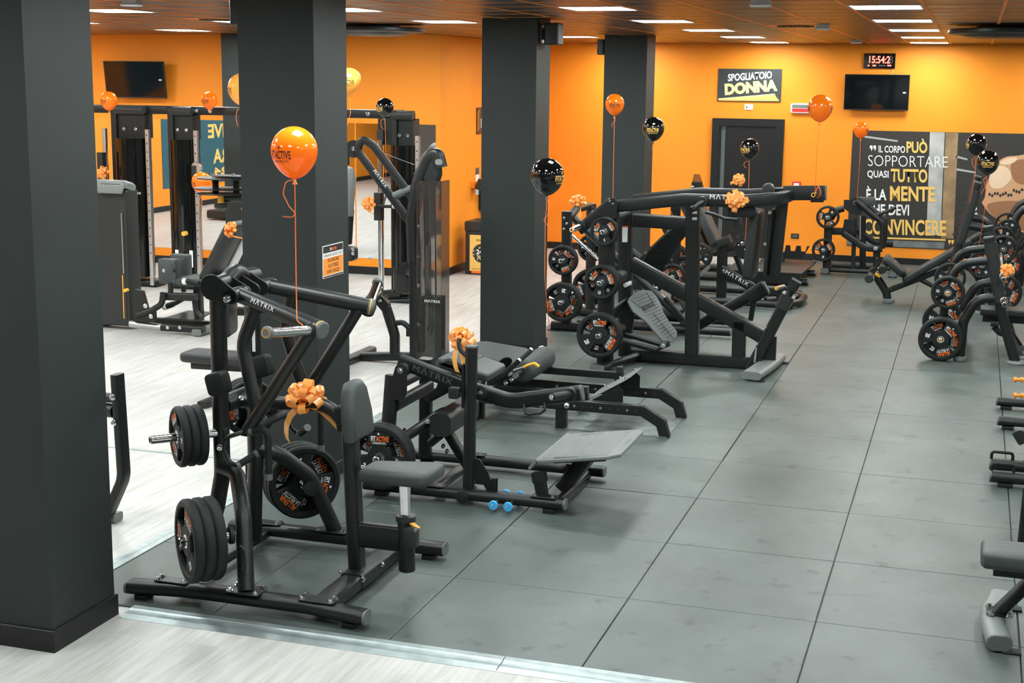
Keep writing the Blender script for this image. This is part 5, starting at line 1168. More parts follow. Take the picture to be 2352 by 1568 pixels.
part('floor_foot', mD, MB().beam([(3.95, -.1, .05), (3.95, .5, .05)], .125, .08, r=.036), 'grey_plastic'); part('leg_tube', mD, MB().tube([(3.95, .19, .09), (3.8, .15, .36)], .036), 'steel_black')
# ---------------------------------------------------------------- hip abductor with weight tower
YA = 6.4
ha = thing('abductor_machine', 'dark grey hip abductor with weight tower, grey console and square thigh pads', 'gym machine', (-5.6, YA, -.012))
A_ = lambda x, y, Y=YA: PY(x, y, Y)
part('tower_shell', ha, MB().slab([(-.215, -.16), (.195, -.16), (.21, -.13), (.21, .06), (-.215, .06), (-.23, -.1)], 1.50, (-6.29, YA, .03), (1, 0, 0), (0, 1, 0), ch=.015), 'vinyl_dark')
part('tower_wing', ha, MB().slab([(-.04, -.02), (.06, -.02), (.06, .2), (-.04, .2)], 1.44, (-6.53, YA-.06, -.01), (1, 0, 0), (0, 1, 0), ch=.01), 'dark_plastic')
part('stack_slot', ha, MB().box((-6.16, YA-.165, .10), (-6.125, YA-.158, 1.30)), 'print_dark'); part('guide_rod', ha, MB().tube([(-6.145, YA-.167, .62), (-6.145, YA-.167, 1.28)], .008), 'brushed')
part('stack_scale', ha, MB().box((-6.168, YA-.168, .12), (-6.158, YA-.16, .60)), 'amber')
part('selector_pin', ha, MB().cyl((-6.10, YA-.17, .44), (-6.10, YA-.23, .44), .02, 14, .004), 'amber', 'amber selector pin')
part('console', ha, MB().slab([(-.22, 0), (.20, 0), (.21, .06), (.17, .09), (-.19, .09), (-.22, .06)], .22, (-6.28, YA+.03, 1.50), (1, 0, 0), (0, .25, 1), ch=.03, rings=3), 'grey_plastic', ang=60)
part('console', ha, MB().slab([(-.14, -.12), (.15, -.12), (.17, -.05), (.17, .02), (-.16, .02), (-.16, -.06)], .03, (-6.255, YA-.165, 1.60), (1, 0, 0), (0, .3, 1), ch=.01, rings=2), 'grey_plastic'); part('display', ha, MB().box((-6.37, YA-.20, 1.515), (-6.13, YA-.196, 1.595)), 'print_dark')
for i, x in enumerate((-6.33, -6.26, -6.19, -6.155)): part('display_figure', ha, MB().box((x-.012, YA-.203, 1.535), (x+.012, YA-.2, 1.58)), 'amber' if i != 1 else 'print_grey')
part('sticker', ha, MB().box((-6.535, YA-.083, .12), (-6.50, YA-.0815, .42)), 'print_white')
part('base_tube', ha, MB().tube([A_(300, 743, 6.2), A_(372, 752, 6.2)], .04, n=16), 'brushed'); part('base_beam', ha, MB().beam([A_(372, 752, 6.2), A_(470, 757, 6.2)], .07, .07, r=.015), 'steel_black')
part('base_beam', ha, MB().beam([V(-6.1, 6.6, .05), V(-5.1, 6.6, .05)], .07, .07, r=.015), 'steel_black'); part('base_foot', ha, MB().beam([V(-5.22, 6.15, .035), V(-5.22, 6.75, .035)], .11, .07, r=.02), 'grey_plastic')
for x in (385, 413): bolt(ha, A_(x, 752, 6.16), (0, -1, 0), 1.3)
part('rear_bracket', ha, MB().slab([(-.12, 0), (.14, 0), (.14, .12), (.05, .16), (0, .34), (-.12, .36)], .05, A_(335, 738, 6.2), (1, 0, 0), (0, 0, 1)), 'steel_black')
for x, y in ((334, 702), (347, 726)): bolt(ha, A_(x, y, 6.14), (0, -1, 0), 1.6)
part('foot_plate', ha, MB().slab([(0, 0), (.42, 0), (.42, .3), (.13, .3)], .012, A_(376, 732, 6.2), (1, 0, 0), (0, 1, .15)), 'steel_black')
part('swing_arm', ha, MB().tube([A_(316, 724, 6.15), A_(350, 712, 6.15), A_(372, 698, 6.15), A_(375, 672, 6.15)], .034, rad=.1, n=16), 'steel_black'); part('swing_beam', ha, MB().beam([A_(372, 680, 6.2), A_(452, 682, 6.2)], .06, .085, r=.02), 'steel_black')
part('grip_arm', ha, MB().tube([A_(375, 706, 6.6), A_(405, 695, 6.6), A_(420, 686, 6.6)], .028, rad=.08), 'steel_black'); part('grip', ha, MB().tube([A_(378, 705, 6.6), A_(398, 698, 6.6)], .034), 'rubber_black'); part('grip_ring', ha, MB().cyl(A_(378, 705, 6.6), A_(384, 703, 6.6), .036), 'white')
part('pad_stem', ha, MB().tube([A_(392, 650, 6.2), A_(392, 672, 6.2)], .03), 'steel_black'); part('pad_stem', ha, MB().tube([A_(422, 645, 6.6), A_(422, 670, 6.6)], .03), 'steel_black')
part('thigh_pad', ha, MB().slab(rrect(.22, .27, .02), .12, A_(389, 622, 6.25)+V(0, .06, 0), (1, 0, 0), (0, 0, 1), ch=.02, rings=2), 'vinyl'); part('thigh_pad', ha, MB().slab(rrect(.22, .24, .02), .12, A_(416, 608, 6.6)+V(0, .06, 0), (1, 0, 0), (0, 0, 1), ch=.02, rings=2), 'vinyl')
for x, c in ((377, 'brushed'), (401, 'rubber_black')): part('pad_button', ha, MB().lathe([(.022, 0), (.02, .01), (0, .014)], A_(x, 621, 6.19), (0, -1, 0), 14), c)
part('seat_post', ha, MB().beam([A_(458, 735, 6.4), A_(455, 655, 6.4)], .09, .09, up=(0, 1, 0), r=.02), 'steel_black'); part('seat_post', ha, MB().tube([A_(447, 690, 6.3), A_(450, 715, 6.3), A_(462, 730, 6.3)], .03, rad=.1), 'steel_black')
cushion(ha, [(-.2, -.2), (.26, -.23), (.26, .23), (-.2, .2), (-.24, .1), (-.24, -.1)], .09, A_(455, 650, 6.4)+V(.05, 0, -.01), (1, 0, .04), (0, 1, 0), 'vinyl', 'seat', ch=.03)
part('side_handle', ha, MB().tube([A_(430, 645, 6.15), A_(456, 652, 6.15)], .03), 'rubber_black'); part('grip_ring', ha, MB().cyl(A_(421, 646, 6.15), A_(428, 646, 6.15), .034), 'white')
t0, t1 = A_(488, 642), A_(548, 522); d = (t1-t0); L_ = d.length+.08; d.normalize()
cushion(ha, rrect(.44, L_, .08), .10, (t0+t1)/2+V(.03, 0, .0), (0, -1, 0), d, 'vinyl_dark', 'back_pad', ch=.035); part('back_rail', ha, MB().beam([t0+V(.12, 0, -.05), t1+V(.12, 0, -.05)], .1, .07, up=(1, 0, 0), r=.02), 'brushed')
bow(A_(535, 527, 6.2), (-.5, -.75, .3), 'orange bow tied round the back pad of the abductor', 1.1, 41, tails=())
part('ribbon_band', ha, MB().tube([A_(527, 540, 6.17), A_(545, 545, 6.17), A_(562, 548, 6.3)], .008, n=6), 'ribbon')
# ---------------------------------------------------------------- cable crossover
YX = 9.3; ZX = 2.36
xo = thing('cable_crossover', 'black cable crossover frame with smoked weight towers under a long top beam', 'gym machine', (-5.7, YX, -.012))
C_ = lambda x, y, Y=YX: PY(x, y, Y)
part('top_beam', xo, MB().beam([(-7.2, YX, ZX-.05), (-4.1, YX, ZX-.05)], .08, .11, r=.02), 'steel_black')
for x in (-6.95, -4.36, -6.75, -4.55): bolt(xo, (x, YX-.042, ZX-.05), (0, -1, 0), 1.8)
def tower(px0, px1, s, rail_mt='brushed', zb=.0):
    x0, x1 = C_(px0, 300).x, C_(px1, 300).x; xm = (x0+x1)/2; w = x1-x0
    fx = x0+.045 if s > 0 else x1-.045
    part('frame_post', xo, MB().beam([(fx, YX-.10, -.01), (fx, YX-.10, ZX)], .085, .075, up=(0, 1, 0), r=.012), 'steel_black')
    part('tower_cap', xo, MB().beam([(x0+.03, YX-.09, ZX-.06), (x1-.02, YX-.09, ZX-.06)], .12, .12, r=.04), 'dark_plastic')
    b = MB(); pr = [(.5*w*cos(radians(a))*.95, .22*sin(radians(a))) for a in range(0, 360, 15)]
    b.sweep([(xm, YX-.02, .12), (xm, YX-.02, ZX-.42)], [(y_, x_) for x_, y_ in pr], up=(1, 0, 0)); part('shroud', xo, b, 'gloss_black')
    part('shroud_head', xo, MB().box((x0+.06, YX-.1, ZX-.42), (x1-.02, YX+.1, ZX-.1)), 'steel_black_matt')
    for q in (.35, .7): bolt(xo, (x0+w*q, YX-.105, ZX-.3), (0, -1, 0), 1.5)
    rx = x1+.06 if s > 0 else x0-.06
    part('carriage_rail', xo, MB().beam([(rx, YX-.16, .02), (rx, YX-.16, ZX-.30)], .055, .055, up=(0, 1, 0), r=.008), rail_mt)
    for i in range(15): part('rail_hole', xo, MB().cyl((rx, YX-.1885, .45+i*.11), (rx, YX-.1878, .45+i*.11), .010, 10), 'print_dark')
    part('base_beam', xo, MB().beam([(x0-.05, YX, .04), (x1+.1, YX, .04)], .3, .08, r=.03), 'steel_black')
    return x0, x1, rx
x0, x1, rx = tower(397, 455, 1)
text(xo, 'M\u039bTRIX', 'print_grey', V(x0+.16, YX-.23, 1.25), (0, 0, -1), (1, 0, 0), .03, sx=1.1)
part('stack_scale', xo, MB().box((x0+.24, YX-.24, .5), (x0+.26, YX-.232, 1.1)), 'print_dark'); part('selector_pin', xo, MB().cyl((x0+.28, YX-.22, .74), (x0+.28, YX-.29, .74), .03, 14), 'amber')
for dx in (.12, .33): part('sticker', xo, MB().box((x0+dx, YX-.24, .30), (x0+dx+.05, YX-.236, .52)), 'print_white')
part('pulley_carriage', xo, MB().beam([(rx+.02, YX-.22, 1.38), (rx+.02, YX-.22, 1.62)], .09, .11, up=(0, 1, 0), r=.02), 'dark_plastic'); part('pulley', xo, MB().cyl((rx+.05, YX-.27, 1.60), (rx+.05, YX-.21, 1.60), .07, 24, .005), 'brushed')
x0, x1, rx = tower(268, 345, 1, 'brushed'); part('top_beam', xo, MB().beam([(-8.9, YX, ZX-.05), (-7.25, YX, ZX-.05)], .08, .11, r=.02), 'steel_black')
text(xo, 'M\u039bTRIX', 'print_white', V(x1-.13, YX-.235, 1.22), (1, 0, 0), (0, 0, 1), .032, sx=1.3)
part('carriage_rail', xo, MB().beam([(x0-.08, YX-.16, .02), (x0-.08, YX-.16, ZX-.30)], .055, .055, up=(0, 1, 0), r=.008), 'brushed')
part('pulley_carriage', xo, MB().beam([(x0-.10, YX-.22, 1.2), (x0-.10, YX-.22, 1.75)], .09, .11, up=(0, 1, 0), r=.02), 'dark_plastic'); part('stop_block', xo, MB().slab(rrect(.2, .3, .02), .1, (x0-.08, YX-.2, 1.1), (1, 0, 0), (0, 0, 1)), 'steel_black_matt')
x0, x1, rx = tower(906, 960, 1, 'brushed')
rx = C_(886, 400).x; part('carriage_rail', xo, MB().beam([(rx, YX-.16, .1), (rx, YX-.16, ZX-.30)], .06, .06, up=(0, 1, 0), r=.008), 'chrome')
part('rail_bracket', xo, MB().beam([(rx, YX-.16, .08), (rx+.25, YX-.14, .12)], .09, .1, r=.01), 'steel_black'); part('top_bracket', xo, MB().box((rx-.05, YX-.12, ZX-.42), (rx+.2, YX+.0, ZX-.10)), 'steel_black_matt'); part('top_clip', xo, MB().box((rx-.03, YX-.2, ZX-.36), (rx+.05, YX-.13, ZX-.24)), 'dark_plastic')
part('floor_tube', xo, MB().tube([C_(890, 692, 9.15), C_(985, 690, 9.15)], .04), 'steel_black')
part('pulley_carriage', xo, MB().beam([(rx, YX-.22, 1.02), (rx, YX-.22, 1.36)], .1, .12, up=(0, 1, 0), r=.02), 'dark_plastic')
part('cable_handle', xo, MB().tube([C_(866, 474, 8.95), C_(905, 474, 8.95)], .02), 'rubber_black'); part('handle_end', xo, MB().cyl(C_(902, 474, 8.95), C_(907, 474, 8.95), .028), 'brushed'); part('handle_strap', xo, MB().tube([C_(880, 472, 8.95), C_(886, 450, 9.0), C_(890, 430, 9.05)], .012), 'steel_black')
bow(C_(850, 468, 8.9), (-.2, -.9, .2), 'orange bow on the cable handle of the crossover', 1.15, 51, tails=(245,))
bow(C_(240, 397, 9.0), (-.2, -.9, .2), 'orange bow on the outer pulley of the crossover by the first column', 1.1, 52, tails=(250,))
# ---------------------------------------------------------------- lat pulldown
YL = 5.6
lp = thing('lat_pulldown', 'black lat pulldown with hairpin arms, curved neck and smoked shroud', 'gym machine', (-2.5, YL, -.012))
D_ = lambda x, y, Y=YL: PY(x, y, Y)
part('front_post', lp, MB().beam([D_(955, 832), D_(952, 560)], .10, .10, up=(0, 1, 0), r=.02), 'steel_black')
part('neck', lp, MB().sweep([D_(952, 600), D_(948, 500), D_(962, 420), D_(985, 360), D_(1004, 352), D_(1012, 385)], rrect(.13, .12, .05, 5), up=(0, 1, 0), rad=[0, .4, .4, .18, .1, 0], seg=8), 'steel_black')
part('hairpin_arm', lp, MB().sweep([D_(945, 515), D_(820, 345), D_(832, 318), D_(856, 332), D_(945, 452)], rrect(.075, .045, .015), up=(0, 1, 0), rad=[0, .09, .06, .09, 0], seg=8), 'steel_black')
part('pulley_plate', lp, MB().cyl(D_(812, 342, 5.62), D_(812, 342, 5.66), .085, 28, .003), 'steel_black'); bolt(lp, D_(812, 341, 5.61), (0, -1, 0), 1.6)
part('cable', lp, MB().tube([D_(838, 336), D_(956, 380)], .0035, n=6), 'end_cap'); part('link_bar', lp, MB().tube([D_(905, 450), D_(945, 432)], .035, n=16), 'end_cap'); part('head_cover', lp, MB().slab([((D_(x, y)-D_(985, 390)).x, (D_(x, y)-D_(985, 390)).z) for x, y in ((955, 400), (975, 365), (1000, 352), (1016, 365), (1018, 400), (1010, 425), (990, 420))], .10, D_(985, 390, YL+.05), (1, 0, 0), (0, 0, 1), ch=.02), 'steel_black_matt')
part('badge', lp, MB().slab(rrect(.075, .055, .025, 5), .004, D_(1008, 372, YL-.06), (1, 0, 0), (0, 0, 1)), 'brushed')
for x in (986, 1001): part('guide_rod', lp, MB().tube([D_(x, 395), D_(x+4, 830)], .011, n=10), 'chrome')
part('weight_stack', lp, MB().slab(rrect(.19, .16, .01), .62, D_(995, 828)+V(0, 0, .02), (1, 0, 0), (0, 1, 0)), 'rubber_black'); part('stack_tube', lp, MB().beam([D_(985, 828), D_(978, 410)], .05, .05, up=(0, 1, 0)), 'steel_black')
b = MB(); xa = D_(968, 600).x; xb = D_(1024, 600).x; ring = [(xa, YL-.13), (xa+.09, YL-.165), (xb-.05, YL-.165), (xb, YL-.12), (xb, YL+.1)]; n_ = len(ring)
for z0 in (.02, 1.80):
    for x, y in ring: b.v.append(V(x, y, z0))
    for x, y in ring[::-1]: b.v.append(V(x+(.006 if x < xb else -.006), y+.006, z0))
k = 2*n_
for i in range(k): b.f.append((i, (i+1) % k, k+(i+1) % k, k+i))
b.f.append(tuple(range(k))); b.f.append(tuple(range(k, 2*k)))
part('shroud', lp, b, 'smoke_acrylic')
text(lp, 'M\u039bTRIX', 'print_white', V((xa+xb)/2+.05, YL-.168, .64), (1, 0, 0), (0, 0, 1), .026, sx=1.2)
part('base_rail', lp, MB().beam([D_(820, 818), D_(960, 818)], .09, .08, r=.02), 'steel_black'); part('base_foot', lp, MB().beam([V(-2.25, YL-.35, .03), V(-2.25, YL+.35, .03)], .1, .08, r=.03), 'steel_black'); part('base_foot', lp, MB().beam([V(-3.08, YL-.35, .03), V(-3.08, YL+.35, .03)], .1, .08, r=.03), 'steel_black')
part('seat_post', lp, MB().sweep([D_(907, 815), D_(907, 770), D_(885, 700), D_(876, 680)], rrect(.09, .085, .02), up=(0, 1, 0), rad=.2), 'steel_black'); part('knee_roller', lp, MB().cyl(D_(852, 690, 5.5), D_(868, 668, 5.75), .06, 22, .01), 'vinyl_dark'); part('roller_core', lp, MB().cyl(D_(854, 682, 5.35), D_(866, 666, 5.55), .045, 22, .004), 'chrome')
part('roller_bracket', lp, MB().slab(rrect(.13, .10, .02), .06, D_(882, 695, 5.58), (.7, 0, -.7), (.7, 0, .7)), 'steel_black'); bolt(lp, D_(873, 690, 5.5), (0, -1, 0), 1.4)
part('side_loop', lp, MB().tube([D_(905, 742), D_(925, 740), D_(935, 748), D_(945, 760)], .028, rad=.06), 'steel_black'); part('post_plate', lp, MB().beam([D_(939, 745), D_(939, 772)], .05, .04, up=(0, 1, 0)), 'steel_black')
part('mid_bar', lp, MB().beam([D_(955, 738), D_(985, 736)], .06, .05), 'steel_black'); part('side_guard', lp, MB().slab([(0, 0), (.12, 0), (.12, .13), (.06, .12), (.01, .07)], .03, D_(913, 630, 6.0), (1, 0, 0), (0, 0, 1)), 'steel_black'); part('guard_arm', lp, MB().beam([D_(935, 625, 6.0), D_(955, 622, 5.65)], .04, .05), 'steel_black')
for y in (520, 590, 655, 745): bolt(lp, D_(962, y, YL-.055), (0, -1, 0), 1.2)
d = (D_(938, 505)-D_(828, 355)).normalized(); u = V(0, -1, 0).cross(d); u = u if u.z > 0 else -u
text(lp, 'M\u039bTRIX', 'print_white', D_(873, 410, YL-.038)-u*.014, d, u, .03, sx=1.2, space=1.15)
# ---------------------------------------------------------------- pec fly behind the second column
YP = 4.85
pf = thing('pec_fly_machine', 'black pec fly machine with flat overhead cams half hidden by a column', 'gym machine', (-3.4, YP, -.012))
F_ = lambda x, y, Y=YP: PY(x, y, Y)
part('tower', pf, MB().slab(rrect(.22, .34, .03), 1.17, (-3.02, YP, -.01), (1, 0, 0), (0, 1, 0)), 'gloss_black'); part('tower_frame', pf, MB().beam([(-3.05, YP+.2, 0), (-3.05, YP+.2, 1.9)], .1, .1, up=(0, 1, 0), r=.02), 'steel_black')
text(pf, 'M\u039bTRIX', 'print_white', V(-2.965, YP-.172, .47), (1, 0, 0), (0, 0, 1), .03, sx=1.2); part('top_pad', pf, MB().slab(rrect(.16, .13, .03), .14, F_(806, 580), (1, 0, 0), (0, 0, 1), ch=.02, rings=2), 'dark_plastic')
for y in (573, 582): bolt(pf, F_(811, y, YP-.15), (0, -1, 0), 1.1)
part('console', pf, MB().slab([(-.06, -.22), (.05, -.22), (.085, .1), (.06, .22), (-.02, .24), (-.07, .1)], .12, F_(802, 440), (1, 0, 0), (0, 0, 1), ch=.03, rings=2), 'grey_plastic'); part('console_disc', pf, MB().cyl(F_(806, 427, YP-.01), F_(806, 427, YP-.02), .03, 18), 'white'); part('console_neck', pf, MB().beam([F_(803, 480), F_(798, 560)], .07, .07, up=(0, 1, 0)), 'steel_black')
part('overhead_beam', pf, MB().beam([(-4.1, YP, 1.62), (-3.0, YP+.1, 1.66)], .09, .08, r=.03), 'steel_black')
for z, dx, r in ((1.80, .0, .22), (1.70, -.06, .2), (1.655, -.04, .2)):
    part('cam_plate', pf, MB().slab([(r*cos(radians(a))*1.25, r*sin(radians(a))) for a in range(0, 360, 12)], .012, (-4.1+dx, YP, z), (1, 0, 0), (0, 1, 0), ch=.002), 'steel_black')
part('cam_plate', pf, MB().slab(rrect(.5, .22, .08), .01, (-3.95, YP-.02, 1.825), (1, 0, 0), (0, 1, 0)), 'steel_black')
for x in (-4.2, -3.98, -3.85): bolt(pf, (x, YP-.05, 1.835), (0, 0, 1), 1.4); part('cam_spacer', pf, MB().cyl((x, YP, 1.66), (x, YP, 1.80), .03), 'rubber_black')
part('pop_pin', pf, MB().cyl((-4.12, YP-.05, 1.655), (-4.12, YP-.05, 1.57), .03, 16), 'amber', 'amber collar of the pop pin'); part('pin_knob', pf, MB().cyl((-4.12, YP-.05, 1.575), (-4.12, YP-.05, 1.525), .065, 20, .01), 'dark_plastic')
part('seat_frame', pf, MB().beam([(-3.9, YP, .05), (-3.0, YP, .05)], .1, .09), 'steel_black'); part('seat_post', pf, MB().beam([(-3.6, YP, .05), (-3.6, YP, .5)], .1, .1, up=(0, 1, 0)), 'steel_black'); cushion(pf, rrect(.4, .4, .06), .08, (-3.6, YP, .5), (1, 0, 0), (0, 1, 0), 'vinyl', 'seat')
bow(V(-3.93, YP+.12, 1.52), (-.1, -.9, .1), 'orange bow peeping under the overhead cams beside the column', .7, 61, tails=(), nl=10)
# ---------------------------------------------------------------- low bench behind the row machine
lb = thing('crunch_bench', 'black low bench with a long flat seat and an upright pad behind the row machine', 'gym bench', (-3.3, 3.5, -.012))
E_ = lambda x, y, Y=3.5: PY(x, y, Y)
s0, s1 = E_(428, 812), E_(600, 822); cushion(lb, rrect((s1-s0).length, .30, .06), .085, V((s0.x+s1.x)/2, 3.5, .335), (1, 0, 0), (0, 1, 0), 'vinyl_dark', 'seat', ch=.03)
cushion(lb, rrect(.34, .36, .06), .09, E_(536, 722), (.25, -.97, 0), (0, 0, 1), 'vinyl_dark', 'back_pad', ch=.03)
part('upright', lb, MB().beam([(-3.12, 3.6, 0), (-3.15, 3.6, .98)], .1, .1, up=(0, 1, 0), r=.02), 'steel_black'); part('seat_beam', lb, MB().beam([(-3.7, 3.5, .30), (-3.05, 3.55, .30)], .09, .08, r=.02), 'steel_black'); part('pad_mount', lb, MB().beam([(-3.28, 3.55, .78), (-3.14, 3.6, .78)], .07, .07), 'steel_black'); part('front_leg', lb, MB().beam([(-3.45, 3.5, 0), (-3.45, 3.5, .3)], .08, .08, up=(0, 1, 0)), 'steel_black')
part('base_foot', lb, MB().beam([(-3.45, 3.2, .02), (-3.45, 3.8, .02)], .09, .06, r=.02), 'steel_black'); part('base_foot', lb, MB().beam([(-3.12, 3.2, .02), (-3.12, 3.9, .02)], .09, .06, r=.02), 'steel_black'); part('pull_pin', lb, MB().cyl(E_(484, 868, 3.3), E_(490, 872, 3.3), .025), 'amber')
# ---------------------------------------------------------------- frame behind the first column
fr2 = thing('frame_station', 'black bent upright of a machine beside the first column on the planks', 'gym machine', (-2.35, .25, -.012))
part('upright', fr2, MB().sweep([(-2.285, .22, .955), (-2.265, .22, .30), (-2.40, .22, .03)], rrect(.055, .09, .015), up=(0, 1, 0), rad=.2, seg=8), 'steel_black')
part('floor_foot', fr2, MB().beam([(-2.9, .27, .02), (-2.35, .27, .02)], .1, .06, r=.02), 'grey_plastic'); part('arm', fr2, MB().tube([(-2.31, .22, .72), (-2.9, .3, .72)], .045), 'steel_black'); part('arm', fr2, MB().tube([(-2.31, .22, .80), (-2.9, .3, .80)], .03), 'steel_black'); part('upright', fr2, MB().beam([(-2.9, .3, 0), (-2.9, .3, .9)], .09, .09, up=(0, 1, 0)), 'steel_black')
for z in (.82, .66): bolt(fr2, (-2.29, .17, z), (0, -1, 0), 1.3)
# ---------------------------------------------------------------- things on walls
mat('poster_bg', (.038, .034, .031), .35); mat('poster_pale', (.42, .41, .39), .4, noise=(4, .25)); mat('poster_wood', (.30, .19, .10), .4, noise=(5, .35)); mat('poster_floor', (.16, .17, .17), .4, noise=(6, .3))
mat('skin', (.62, .34, .18), .45); mat('skin_dark', (.33, .15, .07), .45); mat('skin_pale', (.80, .58, .40), .45); mat('print_cream', (.85, .68, .30), .5); mat('teal_print', (.03, .10, .13), .4); mat('sign_grey', (.042, .048, .05), .4); mat('brown_sign', (.10, .035, .015), .45)
def fit_text(par, txt, mt, bl, br, tl, bold=.0, shear=0., space=1., name='lettering'):
    me = textmesh(txt, mt, bold=bold, align='LEFT', shear=shear, space=space)
    xs = [v.co.x for v in me.vertices]; ys = [v.co.y for v in me.vertices]; x0, x1, y0, y1 = min(xs), max(xs), min(ys), max(ys)
    bl, br, tl = Vector(bl), Vector(br), Vector(tl); U, W_ = br-bl, tl-bl; N = U.cross(W_).normalized()
    M = Matrix(((U.x/(x1-x0), W_.x/(y1-y0), N.x, 0), (U.y/(x1-x0), W_.y/(y1-y0), N.y, 0), (U.z/(x1-x0), W_.z/(y1-y0), N.z, 0), (0, 0, 0, 1)))
    off = bl-(U*(x0/(x1-x0))+W_*(y0/(y1-y0))); M.translation = off
    m2_ = me.copy(); m2_.transform(Matrix.Translation(-baseof(par)) @ M)
    o = link(bpy.data.objects.new(name, m2_)); o.parent = par; return o
def B_(x, y, d=0.): return PY(x, y, YB-d)
def ftb(par, txt, mt, xl, xr, yt, yb, d, sl=.022, **k):   # px box on the back wall; lines slope a little with the wall
    w = xr-xl; return fit_text(par, txt, mt, B_(xl, yb, d), B_(xr, yb+w*sl, d), B_(xl, yt, d), **k)
def smooth(pts, n=5):
    m_ = len(pts); o = []
    for i in range(m_):
        p0, p1, p2, p3 = [Vector(pts[(i+k-1) % m_]) for k in range(4)]
        for j in range(n):
            t = j/n; o.append(tuple(.5*((2*p1)+(p2-p0)*t+(2*p0-5*p1+4*p2-p3)*t*t+(3*p1-p0-3*p2+p3)*t**3)))
    return o
def panel(par, name, pts, d, mt, th=.0, sm=False):
    if sm: pts = smooth(pts)
    P = [B_(x, y, d) for x, y in pts]; o = P[0]
    return part(name, par, MB().slab([((p-o).x, (p-o).z) for p in P], max(th, .001), V(o.x, YB-d+max(th, .001), o.z), (1, 0, 0), (0, 0, 1)), mt)
# door
d1 = link(bpy.data.objects.new('door_1', MB().box((-1.13, YB-.035, 0), (-.335, YB-.005, 2.06)).mesh('door_1', 'door_black'))); d1['kind'] = 'structure'
for nm, bx, mt in (('door_frame', ((-1.345, YB-.06, 0), (-1.23, YB+.001, 2.18)), 'skirting'), ('door_frame', ((-.335, YB-.06, 0), (-.22, YB+.001, 2.18)), 'skirting'), ('door_frame', ((-1.23, YB-.06, 2.065), (-.335, YB+.001, 2.18)), 'skirting'), ('door_jamb', ((-1.23, YB-.02, 0), (-1.135, YB+.001, 2.065)), 'end_cap'),  # jamb greyer than the black frame: light falling on it put into the colour
                   ('door_stop', ((-1.215, YB-.045, 0), (-1.20, YB-.02, 2.06)), 'skirting')):
    o = link(bpy.data.objects.new(nm, MB().box(*bx).mesh(nm, mt))); o.parent = d1
o = link(bpy.data.objects.new('door_handle', MB().tube([(-.42, YB-.035, 1.02), (-.42, YB-.08, 1.02), (-.54, YB-.08, 1.02)], .009, rad=.02).mesh('door_handle', 'steel_black'))); o.parent = d1
# changing room sign
sg = thing('door_sign', 'dark sign with white and gold lettering above the black door', 'sign', (-.79, YB-.02, 2.45))
part('board', sg, MB().box((-1.285, YB-.018, 2.445), (-.295, YB-.001, 2.948)), 'sign_grey')
fit_text(sg, 'SPOGLIATOIO', 'print_white', B_(1672, 187, .019), B_(1773, 180, .019), B_(1672, 170, .019), bold=.028); fit_text(sg, 'DONNA', 'print_cream', B_(1665, 219, .019), B_(1786, 209, .019), B_(1664, 192, .019), bold=.06)
panel(sg, 'gold_stripe', [(1650, 226), (1778, 215), (1782, 218), (1650, 230)], .0195, 'print_cream'); panel(sg, 'gold_wedge', [(1649, 231), (1700, 225), (1780, 219), (1790, 232)], .0192, 'print_gold')
sw = thing('wall_switch', 'white switch plate under the changing room sign', 'switch', (-.79, YB-.02, 2.32)); part('plate', sw, MB().box((-.853, YB-.012, 2.318), (-.725, YB-.001, 2.405)), 'white'); part('rocker', sw, MB().box((-.825, YB-.016, 2.34), (-.81, YB-.011, 2.375)), 'print_dark')
em = thing('emergency_light', 'white rimmed emergency light with red panel beside the door', 'lamp', (.06, YB-.05, 2.28)); part('housing', em, MB().slab(rrect(.395, .15, .03), .05, (.062, YB-.001, 2.355), (1, 0, 0), (0, 0, 1), ch=.01, rings=2), 'white'); part('lens', em, MB().box((-.11, YB-.056, 2.30), (.235, YB-.051, 2.35)), 'red'); part('lens', em, MB().box((-.11, YB-.056, 2.36), (.235, YB-.051, 2.41)), 'grey_plastic')
al = thing('fire_alarm', 'small red fire alarm box right of the door', 'alarm', (.01, YB-.05, 1.13)); part('housing', al, MB().slab(rrect(.13, .095, .01), .045, (.01, YB-.001, 1.18), (1, 0, 0), (0, 0, 1), ch=.006), 'red'); part('plate', al, MB().box((-.03, YB-.049, 1.145), (.05, YB-.0465, 1.20)), 'white')
so = thing('wall_socket', 'black wall socket low on the orange wall by the door', 'socket', (.02, YB-.02, .325)); part('plate', so, MB().slab(rrect(.125, .08, .01), .012, (.02, YB-.001, .366), (1, 0, 0), (0, 0, 1), ch=.003), 'dark_plastic'); part('insert', so, MB().box((-.02, YB-.016, .345), (.06, YB-.0135, .388)), 'print_shade')
